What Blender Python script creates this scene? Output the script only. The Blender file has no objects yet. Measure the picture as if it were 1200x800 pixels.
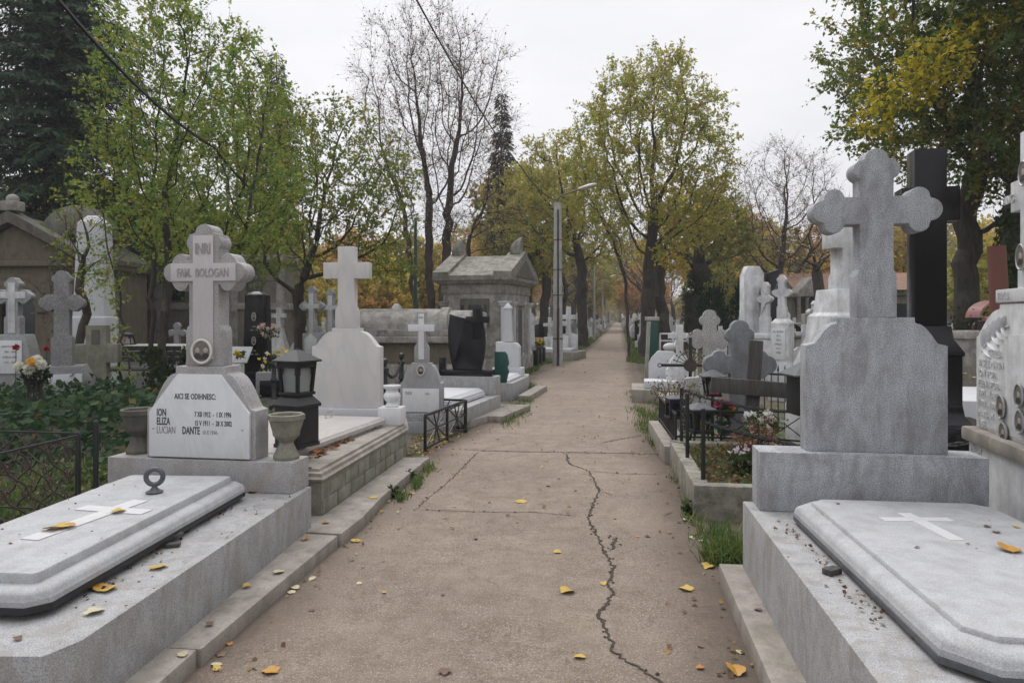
import bpy, bmesh, math, random
import numpy as np
from mathutils import Vector, Matrix
C = bpy.context.scene.collection
F, HC, CX, HY = 800.0, 1.6, 600.0, 372.0
RAD = math.radians
def gp(px, py, z=0.0):
    Y = F*(HC-z)/(py-HY); return Vector(((px-CX)*Y/F, Y, z))
def xat(px, Y): return (px-CX)*Y/F
def zat(py, Y): return HC-(py-HY)*Y/F

# ------------------------------------------------------------------ materials
def newmat(name):
    m = bpy.data.materials.new(name); m.use_nodes = True
    nt = m.node_tree
    return m, nt, nt.nodes['Principled BSDF']
def N(nt, t, **kw):
    n = nt.nodes.new(t)
    for k, v in kw.items():
        if k.startswith('i_'):
            k2 = k[2:].replace('_', ' ')
            n.inputs[k2].default_value = v
        else: setattr(n, k, v)
    return n
def L(nt, a, b): nt.links.new(a, b)
def ramp(nt, fac, stops, interp='LINEAR'):
    r = nt.nodes.new('ShaderNodeValToRGB'); r.color_ramp.interpolation = interp
    els = r.color_ramp.elements
    while len(els) < len(stops): els.new(0.5)
    for e, (p, c) in zip(els, stops):
        e.position = p; e.color = (*c, 1) if len(c) == 3 else c
    L(nt, fac, r.inputs[0]); return r.outputs[0]
def coords(nt, scale=(1,1,1), kind='Object'):
    tc = nt.nodes.new('ShaderNodeTexCoord'); mp = nt.nodes.new('ShaderNodeMapping')
    mp.inputs['Scale'].default_value = scale
    L(nt, tc.outputs[kind], mp.inputs[0]); return mp.outputs[0]
def noise(nt, vec, scale, detail=4, rough=.55, dist=0):
    n = N(nt, 'ShaderNodeTexNoise', i_Scale=scale, i_Detail=detail, i_Roughness=rough, i_Distortion=dist)
    L(nt, vec, n.inputs['Vector']); return n.outputs['Fac']
def mix(nt, fac, a, b, mode='MIX'):
    m = N(nt, 'ShaderNodeMix', data_type='RGBA', blend_type=mode)
    if isinstance(fac, (int, float)): m.inputs[0].default_value = fac
    else: L(nt, fac, m.inputs[0])
    for i, v in ((6, a), (7, b)):
        if isinstance(v, tuple): m.inputs[i].default_value = (*v, 1) if len(v) == 3 else v
        else: L(nt, v, m.inputs[i])
    return m.outputs[2]
def bump(nt, bsdf, h, strength=.3, dist=.01):
    b = N(nt, 'ShaderNodeBump', i_Strength=strength, i_Distance=dist)
    L(nt, h, b.inputs['Height']); L(nt, b.outputs[0], bsdf.inputs['Normal'])
G = lambda v: (v, v, v)
def mul(c, k): return tuple(min(1, x*k) for x in c)
def m_granite(name, base, speck=.55, scale=110, stain=(.5,.42,.36), stainamt=.35, light=1.45, rough=.75, streak=1.0):
    m, nt, b = newmat(name); v = coords(nt)
    n1 = noise(nt, v, scale, 2, .6); n2 = noise(nt, v, scale*2.1, 1, .5)
    c = ramp(nt, n1, [(0.0, mul(base, speck)), (.42, mul(base, speck*1.1)), (.5, base), (.6, mul(base, 1.06)), (.68, mul(base, light))])
    c2 = ramp(nt, n2, [(.3, G(.62)), (.47, G(1)), (.75, G(1.0)), (.82, G(1.2))])
    c = mix(nt, .8, c, c2, 'MULTIPLY')
    st = noise(nt, coords(nt, (2.2, 2.2, .7)), 4.2, 6, .7, .5)
    sf = ramp(nt, st, [(.44, G(0)), (.62, G(stainamt*streak))])
    c = mix(nt, sf, c, mul(stain, .55))
    st2 = noise(nt, v, 7, 6, .75)
    c = mix(nt, .5, c, ramp(nt, st2, [(.36, G(.68)), (.55, G(1.0)), (.7, G(1.1))]), 'MULTIPLY')
    L(nt, c, b.inputs['Base Color']); b.inputs['Roughness'].default_value = rough
    bump(nt, b, n1, .35, .004); return m
def m_stone(name, base, dark=.5, scale=6, rough=.85, mossc=None, mossamt=0, bumps=.4, fine=1.0):
    m, nt, b = newmat(name); v = coords(nt)
    n1 = noise(nt, v, scale, 8, .7); n2 = noise(nt, coords(nt, (3, 3, .5)), 2.5, 5, .65, .3); n3 = noise(nt, v, 90, 3, .7)
    c = ramp(nt, n1, [(.3, mul(base, dark)), (.52, base), (.75, mul(base, 1.2))])
    c = mix(nt, .75, c, ramp(nt, n2, [(.32, G(.6)), (.55, G(1)), (.8, G(1.08))]), 'MULTIPLY')
    c = mix(nt, .7*fine, c, ramp(nt, n3, [(.3, G(.7)), (.55, G(1)), (.75, G(1.15))]), 'MULTIPLY')
    if mossc:
        c = mix(nt, ramp(nt, noise(nt, v, 3.3, 6, .72), [(.46, G(0)), (.66, G(mossamt))]), c, mossc)
    L(nt, c, b.inputs['Base Color']); b.inputs['Roughness'].default_value = rough
    bump(nt, b, n1, bumps, .01); return m
def m_marble(name, base, vein=(.45,.45,.5), amt=.5, scale=3, rough=.45, stretch=(1,1,.45), dirt=.25):
    m, nt, b = newmat(name); v = coords(nt, stretch)
    w = noise(nt, v, scale, 7, .6, 1.8)
    vf = ramp(nt, w, [(.40, G(0)), (.485, G(amt)), (.51, G(amt*.5)), (.6, G(0)), (.75, G(amt*.35))])
    c = mix(nt, vf, base, vein)
    d = noise(nt, coords(nt), 5, 6, .7)
    c = mix(nt, ramp(nt, d, [(.5, G(0)), (.8, G(dirt))]), c, (.36, .33, .28))
    L(nt, c, b.inputs['Base Color']); b.inputs['Roughness'].default_value = rough
    bump(nt, b, noise(nt, coords(nt), 60, 3), .08, .003); return m
def m_plain(name, base, rough=.5, metal=0, var=.25, scale=25, spec=None, bumps=.1):
    m, nt, b = newmat(name); v = coords(nt)
    n1 = noise(nt, v, scale, 5, .65)
    c = ramp(nt, n1, [(.3, mul(base, 1-var)), (.6, base), (.8, mul(base, 1+var))])
    L(nt, c, b.inputs['Base Color']); b.inputs['Roughness'].default_value = rough; b.inputs['Metallic'].default_value = metal
    if bumps: bump(nt, b, n1, bumps, .003)
    return m
def m_rust(name, paint, rust=(.12,.055,.03), amt=.7):
    m, nt, b = newmat(name); v = coords(nt)
    f = ramp(nt, noise(nt, v, 14, 6, .7), [(.45, G(0)), (.62, G(amt))])
    c = mix(nt, f, paint, mix(nt, noise(nt, v, 60, 4), rust, mul(rust, .5)))
    L(nt, c, b.inputs['Base Color']); b.inputs['Roughness'].default_value = .7
    bump(nt, b, noise(nt, v, 60, 4), .3, .004); return m
def m_wood(name, base):
    m, nt, b = newmat(name); v = coords(nt, (14, 14, 1.2))
    n1 = noise(nt, v, 3, 6, .7, .4)
    L(nt, ramp(nt, n1, [(.3, mul(base, .45)), (.55, base), (.75, mul(base, 1.35))]), b.inputs['Base Color'])
    b.inputs['Roughness'].default_value = .85; bump(nt, b, n1, .6, .01); return m
def m_bark(name, base):
    m, nt, b = newmat(name); v = coords(nt, (9, 9, 1.6))
    n1 = noise(nt, v, 1.6, 7, .7, .5); n2 = noise(nt, coords(nt), 2.2, 5, .6)
    c = ramp(nt, n1, [(.3, mul(base, .35)), (.52, base), (.75, mul(base, 1.7))])
    c = mix(nt, ramp(nt, n2, [(.5, G(0)), (.75, G(.35))]), c, (.07, .085, .045))
    L(nt, c, b.inputs['Base Color']); b.inputs['Roughness'].default_value = .9
    bump(nt, b, n1, .9, .05); return m
def m_leaf(name, trans=.35, rough=.55, hue=0.0):
    m, nt, b = newmat(name)
    a = N(nt, 'ShaderNodeAttribute', attribute_name='Col'); col = a.outputs['Color']
    if hue:
        oi = N(nt, 'ShaderNodeObjectInfo')
        mr = N(nt, 'ShaderNodeMapRange'); mr.inputs[3].default_value = .5-hue; mr.inputs[4].default_value = .5+hue*.6
        L(nt, oi.outputs['Random'], mr.inputs[0])
        hs = N(nt, 'ShaderNodeHueSaturation'); L(nt, mr.outputs[0], hs.inputs['Hue']); L(nt, col, hs.inputs['Color']); col = hs.outputs[0]
    L(nt, col, b.inputs['Base Color']); b.inputs['Roughness'].default_value = rough; b.inputs['Specular IOR Level'].default_value = .18
    t = N(nt, 'ShaderNodeBsdfTranslucent'); L(nt, col, t.inputs[0])
    mx = N(nt, 'ShaderNodeMixShader'); mx.inputs[0].default_value = trans
    L(nt, b.outputs[0], mx.inputs[1]); L(nt, t.outputs[0], mx.inputs[2])
    L(nt, mx.outputs[0], nt.nodes['Material Output'].inputs[0]); return m

# ------------------------------------------------------------------ mesh helpers
def merge(bm, tmp, mtx=None):
    if mtx is not None: tmp.transform(mtx)
    me = bpy.data.meshes.new('tmp'); tmp.to_mesh(me); tmp.free(); bm.from_mesh(me); bpy.data.meshes.remove(me)
def dobevel(tmp, b, seg=2, ang=.5):
    if b <= 0: return
    tmp.normal_update()
    es = [e for e in tmp.edges if len(e.link_faces) == 2 and e.calc_face_angle(0) > ang]
    if es: bmesh.ops.bevel(tmp, geom=es, offset=b, segments=seg, affect='EDGES', profile=.6, clamp_overlap=True)
def box(bm, x, y, z, sx, sy, sz, bev=0, rz=0, rx=0, ry=0):
    """box centred in x,y with its bottom at z"""
    t = bmesh.new(); bmesh.ops.create_cube(t, size=1)
    t.transform(Matrix.Translation((0, 0, .5))); t.transform(Matrix.Diagonal((sx, sy, sz, 1)))
    dobevel(t, bev)
    M_ = Matrix.Translation((x, y, z)) @ Matrix.Rotation(rz, 4, 'Z') @ Matrix.Rotation(rx, 4, 'X') @ Matrix.Rotation(ry, 4, 'Y')
    merge(bm, t, M_)
def loft(bm, rings, caps=True, bev=0, closed=True):
    t = bmesh.new(); vs = [[t.verts.new(p) for p in r] for r in rings]; n = len(rings[0])
    for a, b in zip(vs, vs[1:]):
        for i in range(n if closed else n-1):
            j = (i+1) % n; t.faces.new((a[i], a[j], b[j], b[i]))
    if caps:
        t.faces.new(list(reversed(vs[0]))); t.faces.new(vs[-1])
    bmesh.ops.recalc_face_normals(t, faces=t.faces[:])
    dobevel(t, bev); merge(bm, t)
def prism(bm, outline, y0, y1, bev=0):
    loft(bm, [[(x, y0, z) for x, z in outline], [(x, y1, z) for x, z in outline]], bev=bev)
def slab(bm, poly, z0, z1, bev=0):
    loft(bm, [[(x, y, z0) for x, y in poly], [(x, y, z1) for x, y in poly]], bev=bev)
def inset(poly, d):
    n = len(poly); out = []
    P = [Vector(p) for p in poly]
    area = sum(P[i].x*P[(i+1) % n].y-P[(i+1) % n].x*P[i].y for i in range(n)); s = 1 if area > 0 else -1
    for i in range(n):
        a, b, c = P[i-1], P[i], P[(i+1) % n]
        e1 = (b-a).normalized(); e2 = (c-b).normalized()
        n1 = Vector((-e1.y, e1.x))*s; n2 = Vector((-e2.y, e2.x))*s
        k = n1+n2; k = k/max(1e-6, k.dot(n1)); out.append((b.x+k.x*d, b.y+k.y*d))
    return out
def profiled(bm, poly, prof, bev=0):
    """prof: list of (inset, z)"""
    loft(bm, [[(x, y, z) for x, y in inset(poly, d)] for d, z in prof], bev=bev)
def lathe(bm, prof, seg=16, at=(0, 0, 0), flat=False):
    rings = [[(at[0]+r*math.cos(2*math.pi*i/seg), at[1]+r*math.sin(2*math.pi*i/seg), at[2]+z) for i in range(seg)] for r, z in prof]
    loft(bm, rings)
def tube(bm, pts, r, k=6, r1=None, closed=False):
    P = [Vector(p) for p in pts]; n = len(P); rings = []
    ref = None
    for i, p in enumerate(P):
        if closed: d = (P[(i+1) % n]-P[i-1]).normalized()
        else: d = (P[min(i+1, n-1)]-P[max(i-1, 0)]).normalized()
        if ref is None: ref = Vector((0, 0, 1)) if abs(d.z) < .9 else Vector((1, 0, 0))
        u = d.cross(ref).normalized(); w = u.cross(d).normalized(); ref = w
        rr = r if r1 is None else r+(r1-r)*i/(n-1)
        rings.append([p+(u*math.cos(2*math.pi*j/k)+w*math.sin(2*math.pi*j/k))*rr for j in range(k)])
    if closed: loft(bm, rings+[rings[0]], caps=False)
    else: loft(bm, rings)
def ball(bm, c, r, sc=(1, 1, 1), sub=2):
    t = bmesh.new(); bmesh.ops.create_icosphere(t, subdivisions=sub, radius=r)
    merge(bm, t, Matrix.Translation(c) @ Matrix.Diagonal((*sc, 1)))
def torus(bm, c, R, r, n=10, k=5, mtx=None):
    t = bmesh.new()
    pts = [(R*math.cos(2*math.pi*i/n), R*math.sin(2*math.pi*i/n), 0) for i in range(n)]
    tube(t, pts, r, k, closed=True)
    merge(bm, t, Matrix.Translation(c) @ (mtx or Matrix.Identity(4)))
def chain(bm, a, b, sag, link=.05, r=.006):
    a, b = Vector(a), Vector(b); n = max(3, int((b-a).length*1.1/(link*.72)))
    for i in range(n):
        t0, t1 = i/n, (i+1)/n
        p0 = a.lerp(b, t0)-Vector((0, 0, sag*4*t0*(1-t0))); p1 = a.lerp(b, t1)-Vector((0, 0, sag*4*t1*(1-t1)))
        d = (p1-p0); q = d.to_track_quat('X', 'Z').to_matrix().to_4x4()
        M_ = q @ Matrix.Rotation((i % 2)*math.pi/2+.3, 4, 'X') @ Matrix.Diagonal((1.35, .75, 1, 1))
        torus(bm, (p0+p1)/2, link*.42, r, 8, 4, M_)
def text_bm(bm, s, size, at, mtx, sx=.75, ext=.0015, align='LEFT', bold=0.0):
    cu = bpy.data.curves.new('txt', 'FONT'); cu.body = s; cu.size = size; cu.extrude = ext; cu.align_x = align; cu.offset = bold; cu.resolution_u = 2
    o = bpy.data.objects.new('txt', cu); C.objects.link(o)
    dg = bpy.context.evaluated_depsgraph_get(); me = bpy.data.meshes.new_from_object(o.evaluated_get(dg))
    bpy.data.objects.remove(o); bpy.data.curves.remove(cu)
    t = bmesh.new(); t.from_mesh(me); bpy.data.meshes.remove(me)
    merge(bm, t, mtx @ Matrix.Translation(at) @ Matrix.Rotation(math.pi/2, 4, 'X') @ Matrix.Diagonal((sx, 1, 1, 1)))
def finish(bm):
    bm.normal_update()
    for f in bm.faces: f.smooth = True
    for e in bm.edges:
        e.smooth = not (len(e.link_faces) == 2 and e.calc_face_angle(0) > .6)
def mesh_obj(name, bm, mat):
    finish(bm); me = bpy.data.meshes.new(name); bm.to_mesh(me); bm.free()
    me.materials.append(mat); o = bpy.data.objects.new(name, me); C.objects.link(o); return o
def setp(o, label=None, cat=None, group=None, kind=None):
    if label: o['label'] = label
    if cat: o['category'] = cat
    if group: o['group'] = group
    if kind: o['kind'] = kind
    return o
def thing(name, label, cat, loc=(0, 0, 0), rz=0, group=None):
    o = bpy.data.objects.new(name, None); o.empty_display_size = .1; C.objects.link(o); o.location = loc; o.rotation_euler = (0, 0, rz)
    return setp(o, label, cat, group)
def part(name, bm, mat, parent, loc=(0, 0, 0), rz=0, label=None):
    o = mesh_obj(name, bm, mat); o.parent = parent; o.location = loc; o.rotation_euler = (0, 0, rz)
    if label: o['label'] = label
    return o
def solo(name, bm, mat, label, cat, loc=(0, 0, 0), rz=0, group=None):
    o = mesh_obj(name, bm, mat); o.location = loc; o.rotation_euler = (0, 0, rz); return setp(o, label, cat, group)
def struct(name, bm, mat, loc=(0, 0, 0), rz=0):
    o = mesh_obj(name, bm, mat); o.location = loc; o.rotation_euler = (0, 0, rz); o['kind'] = 'structure'; return o
_kids = {}
def dup(root, loc, rz=0, sc=1, label=None, group=None):
    r = root.copy(); C.objects.link(r); r.location = loc; r.rotation_euler = (0, 0, rz)
    r.scale = (sc, sc, sc) if not isinstance(sc, tuple) else sc
    if label: r['label'] = label
    if group: r['group'] = group
    for ch in list(root.children):
        c = ch.copy(); C.objects.link(c); c.parent = r
        for g in list(ch.children):
            d = g.copy(); C.objects.link(d); d.parent = c
    return r
def B(): return bmesh.new()
# outlines (x, z)
def end_lobes(c, d, a, re, rs, back, side, n=46):
    """points round a trefoil end: c = centre of the end lobe, d = outward direction, a = half width of the limb"""
    dx, dz = d; sx, sz = -dz, dx; out = []
    start = math.degrees(math.atan2(a, -(back+math.sqrt(max(0, rs*rs-(a-side)**2)))))
    circ = [(0, 0, re), (-back, side, rs), (-back, -side, rs)]
    for i in range(n+1):
        ph = RAD(start-2*start*i/n); ct, st = math.cos(ph), math.sin(ph); best = 0
        if abs(ph) > math.pi/2 and abs(st) > 1e-4: best = a/abs(st)
        for (cx, cy, r) in circ:
            bq = ct*cx+st*cy; cc = cx*cx+cy*cy-r*r; disc = bq*bq-cc
            if disc > 0: best = max(best, bq+math.sqrt(disc))
        t, s = best*ct, best*st
        out.append((c[0]+dx*t+sx*s, c[1]+dz*t+sz*s))
    return out
def trefoil(a, arm_z, arm_len, top, base_w=None, base_h=0, re=.075, rs=.062, back=.045, side=.06, ah=None, z0=0):
    ah = ah or a; base_w = base_w or a
    o = [(base_w, z0)]
    if base_h: o += [(base_w, z0+base_h), (base_w*.93, z0+base_h+.03), (a, z0+base_h+.045)]
    o += [(a, arm_z-ah)] + end_lobes((arm_len-re, arm_z), (1, 0), ah, re, rs, back, side)[::-1]
    o += [(a, arm_z+ah)] + end_lobes((0, top-re), (0, 1), a, re, rs, back, side)[::-1]
    o += [(-a, arm_z+ah)] + end_lobes((-arm_len+re, arm_z), (-1, 0), ah, re, rs, back, side)[::-1]
    o += [(-a, arm_z-ah)]
    if base_h: o += [(-a, z0+base_h+.045), (-base_w*.93, z0+base_h+.03), (-base_w, z0+base_h)]
    o += [(-base_w, z0)]
    return o
def latin(a, arm_z, arm_len, top, ah=None, base_w=None, base_h=0):
    ah = ah or a; h = [(a, arm_z-ah), (arm_len, arm_z-ah), (arm_len, arm_z+ah), (a, arm_z+ah), (a, top)]
    b = [(base_w, 0), (base_w, base_h), (a, base_h+.06)] if base_w else [(a, 0)]
    r = b+h; return r+[(-x, z) for x, z in reversed(r)]
def shoulder(hw, sh, top, tw, led=.045, n=10, cap=.05):
    """headstone body: half width hw to height sh, concave-convex sweep up to half width tw at top"""
    r = [(hw, 0), (hw, sh), (hw-led, sh+.012)]
    x0, x1, z0, z1 = hw-led-.005, tw+.012, sh+.02, top-cap
    for i in range(1, n+1):
        t = i/n; s = t*t*(3-2*t)
        r.append((x0+(x1-x0)*(t*.55+.45*(1-math.cos(t*math.pi/2))), z0+(z1-z0)*(s*.6+.4*math.sin(t*math.pi/2))))
    r += [(tw, top-cap+.008), (tw, top)]
    return r+[(-x, z) for x, z in reversed(r)]
# ------------------------------------------------------------------ foliage and trees
def np_mesh(name, V, Fc, mat, col=None, smooth=False):
    """V (n,3); Fc (m,k) faces all of k corners (or list of such arrays)"""
    if not isinstance(Fc, (list, tuple)): Fc = [Fc]
    Fc = [f for f in Fc if len(f)]
    me = bpy.data.meshes.new(name); V = np.asarray(V, np.float32)
    me.vertices.add(len(V)); me.vertices.foreach_set('co', V.ravel())
    idx = np.concatenate([f.ravel() for f in Fc]).astype(np.int32)
    tot = np.concatenate([np.full(len(f), f.shape[1], np.int32) for f in Fc])
    me.loops.add(len(idx)); me.loops.foreach_set('vertex_index', idx)
    me.polygons.add(len(tot)); st = np.zeros(len(tot), np.int32); st[1:] = np.cumsum(tot)[:-1]
    me.polygons.foreach_set('loop_start', st); me.polygons.foreach_set('loop_total', tot)
    if smooth: me.polygons.foreach_set('use_smooth', np.ones(len(tot), bool))
    if col is not None:
        a = me.color_attributes.new('Col', 'FLOAT_COLOR', 'POINT')
        c = np.ones((len(V), 4), np.float32); c[:, :3] = col; a.data.foreach_set('color', c.ravel())
    me.update(calc_edges=True); me.materials.append(mat)
    o = bpy.data.objects.new(name, me); C.objects.link(o); return o
def unit(a): return a/np.maximum(1e-9, np.linalg.norm(a, axis=-1, keepdims=True))
def leaf_geo(rng, c, d, n, s, asp=.62, fold=.25):
    """two-triangle folded leaves: base c, direction d, normal n, length s"""
    d = unit(d); u = unit(np.cross(d, n)); w = np.cross(u, d); s = s[:, None]
    V = np.stack([c, c+d*s*.42-u*s*asp*.5+w*s*fold*.35, c+d*s, c+d*s*.42+u*s*asp*.5+w*s*fold*.35], 1)
    i = np.arange(len(c))[:, None]*4
    Fc = np.concatenate([i+np.array([[0, 2, 1]]), i+np.array([[0, 3, 2]])])
    return V.reshape(-1, 3), Fc
def pick_cols(rng, n, pal, var=.18):
    """pal: list of (weight, rgb)"""
    w = np.array([p[0] for p in pal], float); w /= w.sum(); k = rng.choice(len(pal), n, p=w)
    c = np.array([p[1] for p in pal])[k]
    return np.clip(c*rng.uniform(1-var, 1+var, (n, 1))*rng.uniform(.93, 1.07, (n, 3)), 0, 1)
def in_ellipsoids(rng, ells, n, shell=.5):
    """random points in a union of ellipsoids (cx,cy,cz,rx,ry,rz[,w]); shell>0 pushes them outwards"""
    w = np.array([(e[6] if len(e) > 6 else e[3]*e[4]*e[5]) for e in ells], float); w /= w.sum()
    k = rng.choice(len(ells), n, p=w); e = np.array([x[:6] for x in ells])[k]
    d = unit(rng.normal(size=(n, 3))); r = rng.uniform(0, 1, (n, 1))**(1/3*(1-shell*.6))
    return e[:, :3]+d*r*e[:, 3:]
def colonize(rng, att, start, D, dk, iters=90, up=.12, jit=.18):
    pos = [np.array(p, float) for p in start[0]]; par = list(start[1]); kids = [0]*len(pos)
    A = np.array(att); nd = np.full(len(A), 1e9); ni = np.zeros(len(A), int); alive = np.ones(len(A), bool)
    def upd(i0):
        for i in range(i0, len(pos)):
            d = np.linalg.norm(A-pos[i], axis=1); m = d < nd; nd[m] = d[m]; ni[m] = i
            alive[d < dk] = False
    upd(0)
    for it in range(iters):
        if not alive.any(): break
        P = np.array(pos); v = np.zeros_like(P); idx = ni[alive]
        np.add.at(v, idx, unit(A[alive]-P[idx]))
        act = np.where(np.linalg.norm(v, axis=1) > 1e-6)[0]; i0 = len(pos)
        for j in act:
            if kids[j] >= 4: continue
            d = unit(v[j])+np.array([0, 0, up])+rng.normal(size=3)*jit
            if par[j] >= 0: d = d+unit(P[j]-P[par[j]])*.35
            q = P[j]+unit(d)*D*rng.uniform(.8, 1.15)
            pos.append(q); par.append(int(j)); kids.append(0); kids[j] += 1
        if len(pos) == i0: break
        upd(i0)
        # attractors that cannot be reached any closer are dropped
        stuck = alive & (np.array([kids[k] >= 4 for k in ni])); alive[stuck] = False
    return np.array(pos), np.array(par)
def radii(par, R, r0):
    n = len(par); kc = np.zeros(n, int)
    for i in range(n):
        if par[i] >= 0: kc[par[i]] += 1
    tips = max(2, (kc == 0).sum()); e = math.log(tips)/math.log(R/r0)
    a = np.where(kc == 0, r0**e, 0.0)
    for i in range(n-1, -1, -1):
        if par[i] >= 0: a[par[i]] += a[i]
    return a**(1/e), kc
def frame(d):
    ref = np.where(np.abs(d[:, 2:3]) < .95, np.array([[0, 0, 1.]]), np.array([[1., 0, 0]]))
    u = unit(np.cross(d, ref)); return u, np.cross(u, d)
def rings(p, d, r, k):
    u, w = frame(d); t = np.arange(k)*2*math.pi/k
    return p[:, None]+(u[:, None]*np.cos(t)[None, :, None]+w[:, None]*np.sin(t)[None, :, None])*r[:, None, None]
def tubes(p0, p1, d0, d1, r0, r1, k):
    n = len(p0); V = np.concatenate([rings(p0, d0, r0, k), rings(p1, d1, r1, k)], 1).reshape(-1, 3)
    b = (np.arange(n)*2*k)[:, None]; j = np.arange(k)[None]; j2 = (j+1) % k
    return V, np.stack([b+j, b+j2, b+k+j2, b+k+j], 2).reshape(-1, 4)
class Acc:
    def __init__(s): s.V = []; s.F = []; s.n = 0; s.C = []
    def add(s, V, Fc, col=None):
        s.V.append(V); s.F.append(Fc+s.n); s.n += len(V)
        if col is not None: s.C.append(col)
    def obj(s, name, mat, smooth=False):
        by = {}
        for f in s.F: by.setdefault(f.shape[1], []).append(f)
        return np_mesh(name, np.concatenate(s.V), [np.concatenate(v) for v in by.values()], mat, np.concatenate(s.C) if s.C else None, smooth)
def skeleton(acc, pos, par, rad):
    n = len(pos); main = -np.ones(n, int)
    for i in range(n):
        p = par[i]
        if p >= 0 and (main[p] < 0 or rad[i] > rad[main[p]]): main[p] = i
    nd = np.zeros((n, 3))
    for i in range(n):
        v = pos[i]-pos[par[i]] if par[i] >= 0 else np.array([0, 0, 1.])
        if main[i] >= 0: v = unit(v)+unit(pos[main[i]]-pos[i])
        nd[i] = v
    nd = unit(nd); ch = np.where(par >= 0)[0]; pa = par[ch]; ism = main[pa] == ch
    seg = unit(pos[ch]-pos[pa]); d0 = np.where(ism[:, None], nd[pa], seg)
    r0 = np.where(ism, rad[pa], np.minimum(rad[pa]*.9, rad[ch]*1.25)); r1 = rad[ch]
    for lo, hi, k in ((.07, 99, 10), (.018, .07, 6), (0, .018, 3)):
        m = (r0 >= lo) & (r0 < hi)
        if m.any(): acc.add(*tubes(pos[pa[m]], pos[ch[m]], d0[m], nd[ch[m]], r0[m], r1[m], k))
def twigs(rng, pos, par, sel, per, length, r, centre, out=.6, up=.25, droop=0):
    i = np.repeat(sel, per); p = pos[i]; n = len(i)
    gd = unit(pos[i]-pos[np.maximum(par[i], 0)]+1e-6)
    d = unit(gd*.5+rng.normal(size=(n, 3))*.75+unit(p-centre)*out+np.array([0, 0, up]))
    l = length*rng.uniform(.5, 1.2, n); mid = p+d*l[:, None]*.5
    d2 = unit(d+rng.normal(size=(n, 3))*.3+np.array([0, 0, -droop])); e = mid+d2*l[:, None]*.5
    V1, F1 = tubes(p, mid, d, d, np.full(n, r), np.full(n, r*.7), 3)
    V2, F2 = tubes(mid, e, d, d2, np.full(n, r*.7), np.full(n, r*.3), 3)
    return p, mid, e, (V1, F1), (V2, F2)
def leaves_on(rng, p, mid, e, per, size, spread, pal, flat=.6, asp=.62, keep=None):
    n = len(p)
    k = np.repeat(np.arange(n), per)
    if keep is not None: k = k[rng.uniform(size=len(k)) < keep[k]]
    t = rng.uniform(.15, 1, len(k))[:, None]
    q = np.where(t < .5, p[k]+(mid[k]-p[k])*t*2, mid[k]+(e[k]-mid[k])*(t-.5)*2)
    d = unit(rng.normal(size=(len(k), 3))+unit(e[k]-p[k])*.6+np.array([0, 0, -.35])); q = q+d*rng.uniform(0, spread, (len(k), 1))
    nn = unit(rng.normal(size=(len(k), 3))*(1-flat)+np.array([0, 0, flat]))
    s = size*rng.uniform(.45, 1.4, len(k))
    V, Fc = leaf_geo(rng, q, d, nn, s, asp)
    # colour: a pigment tone per twig with variation per leaf
    base = pick_cols(rng, n, pal, .12)[k]; own = pick_cols(rng, len(k), pal, .15); mixf = .35
    return V, Fc, np.repeat(base*(1-mixf)+own*mixf, 4, 0), q
MB = {}
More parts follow.
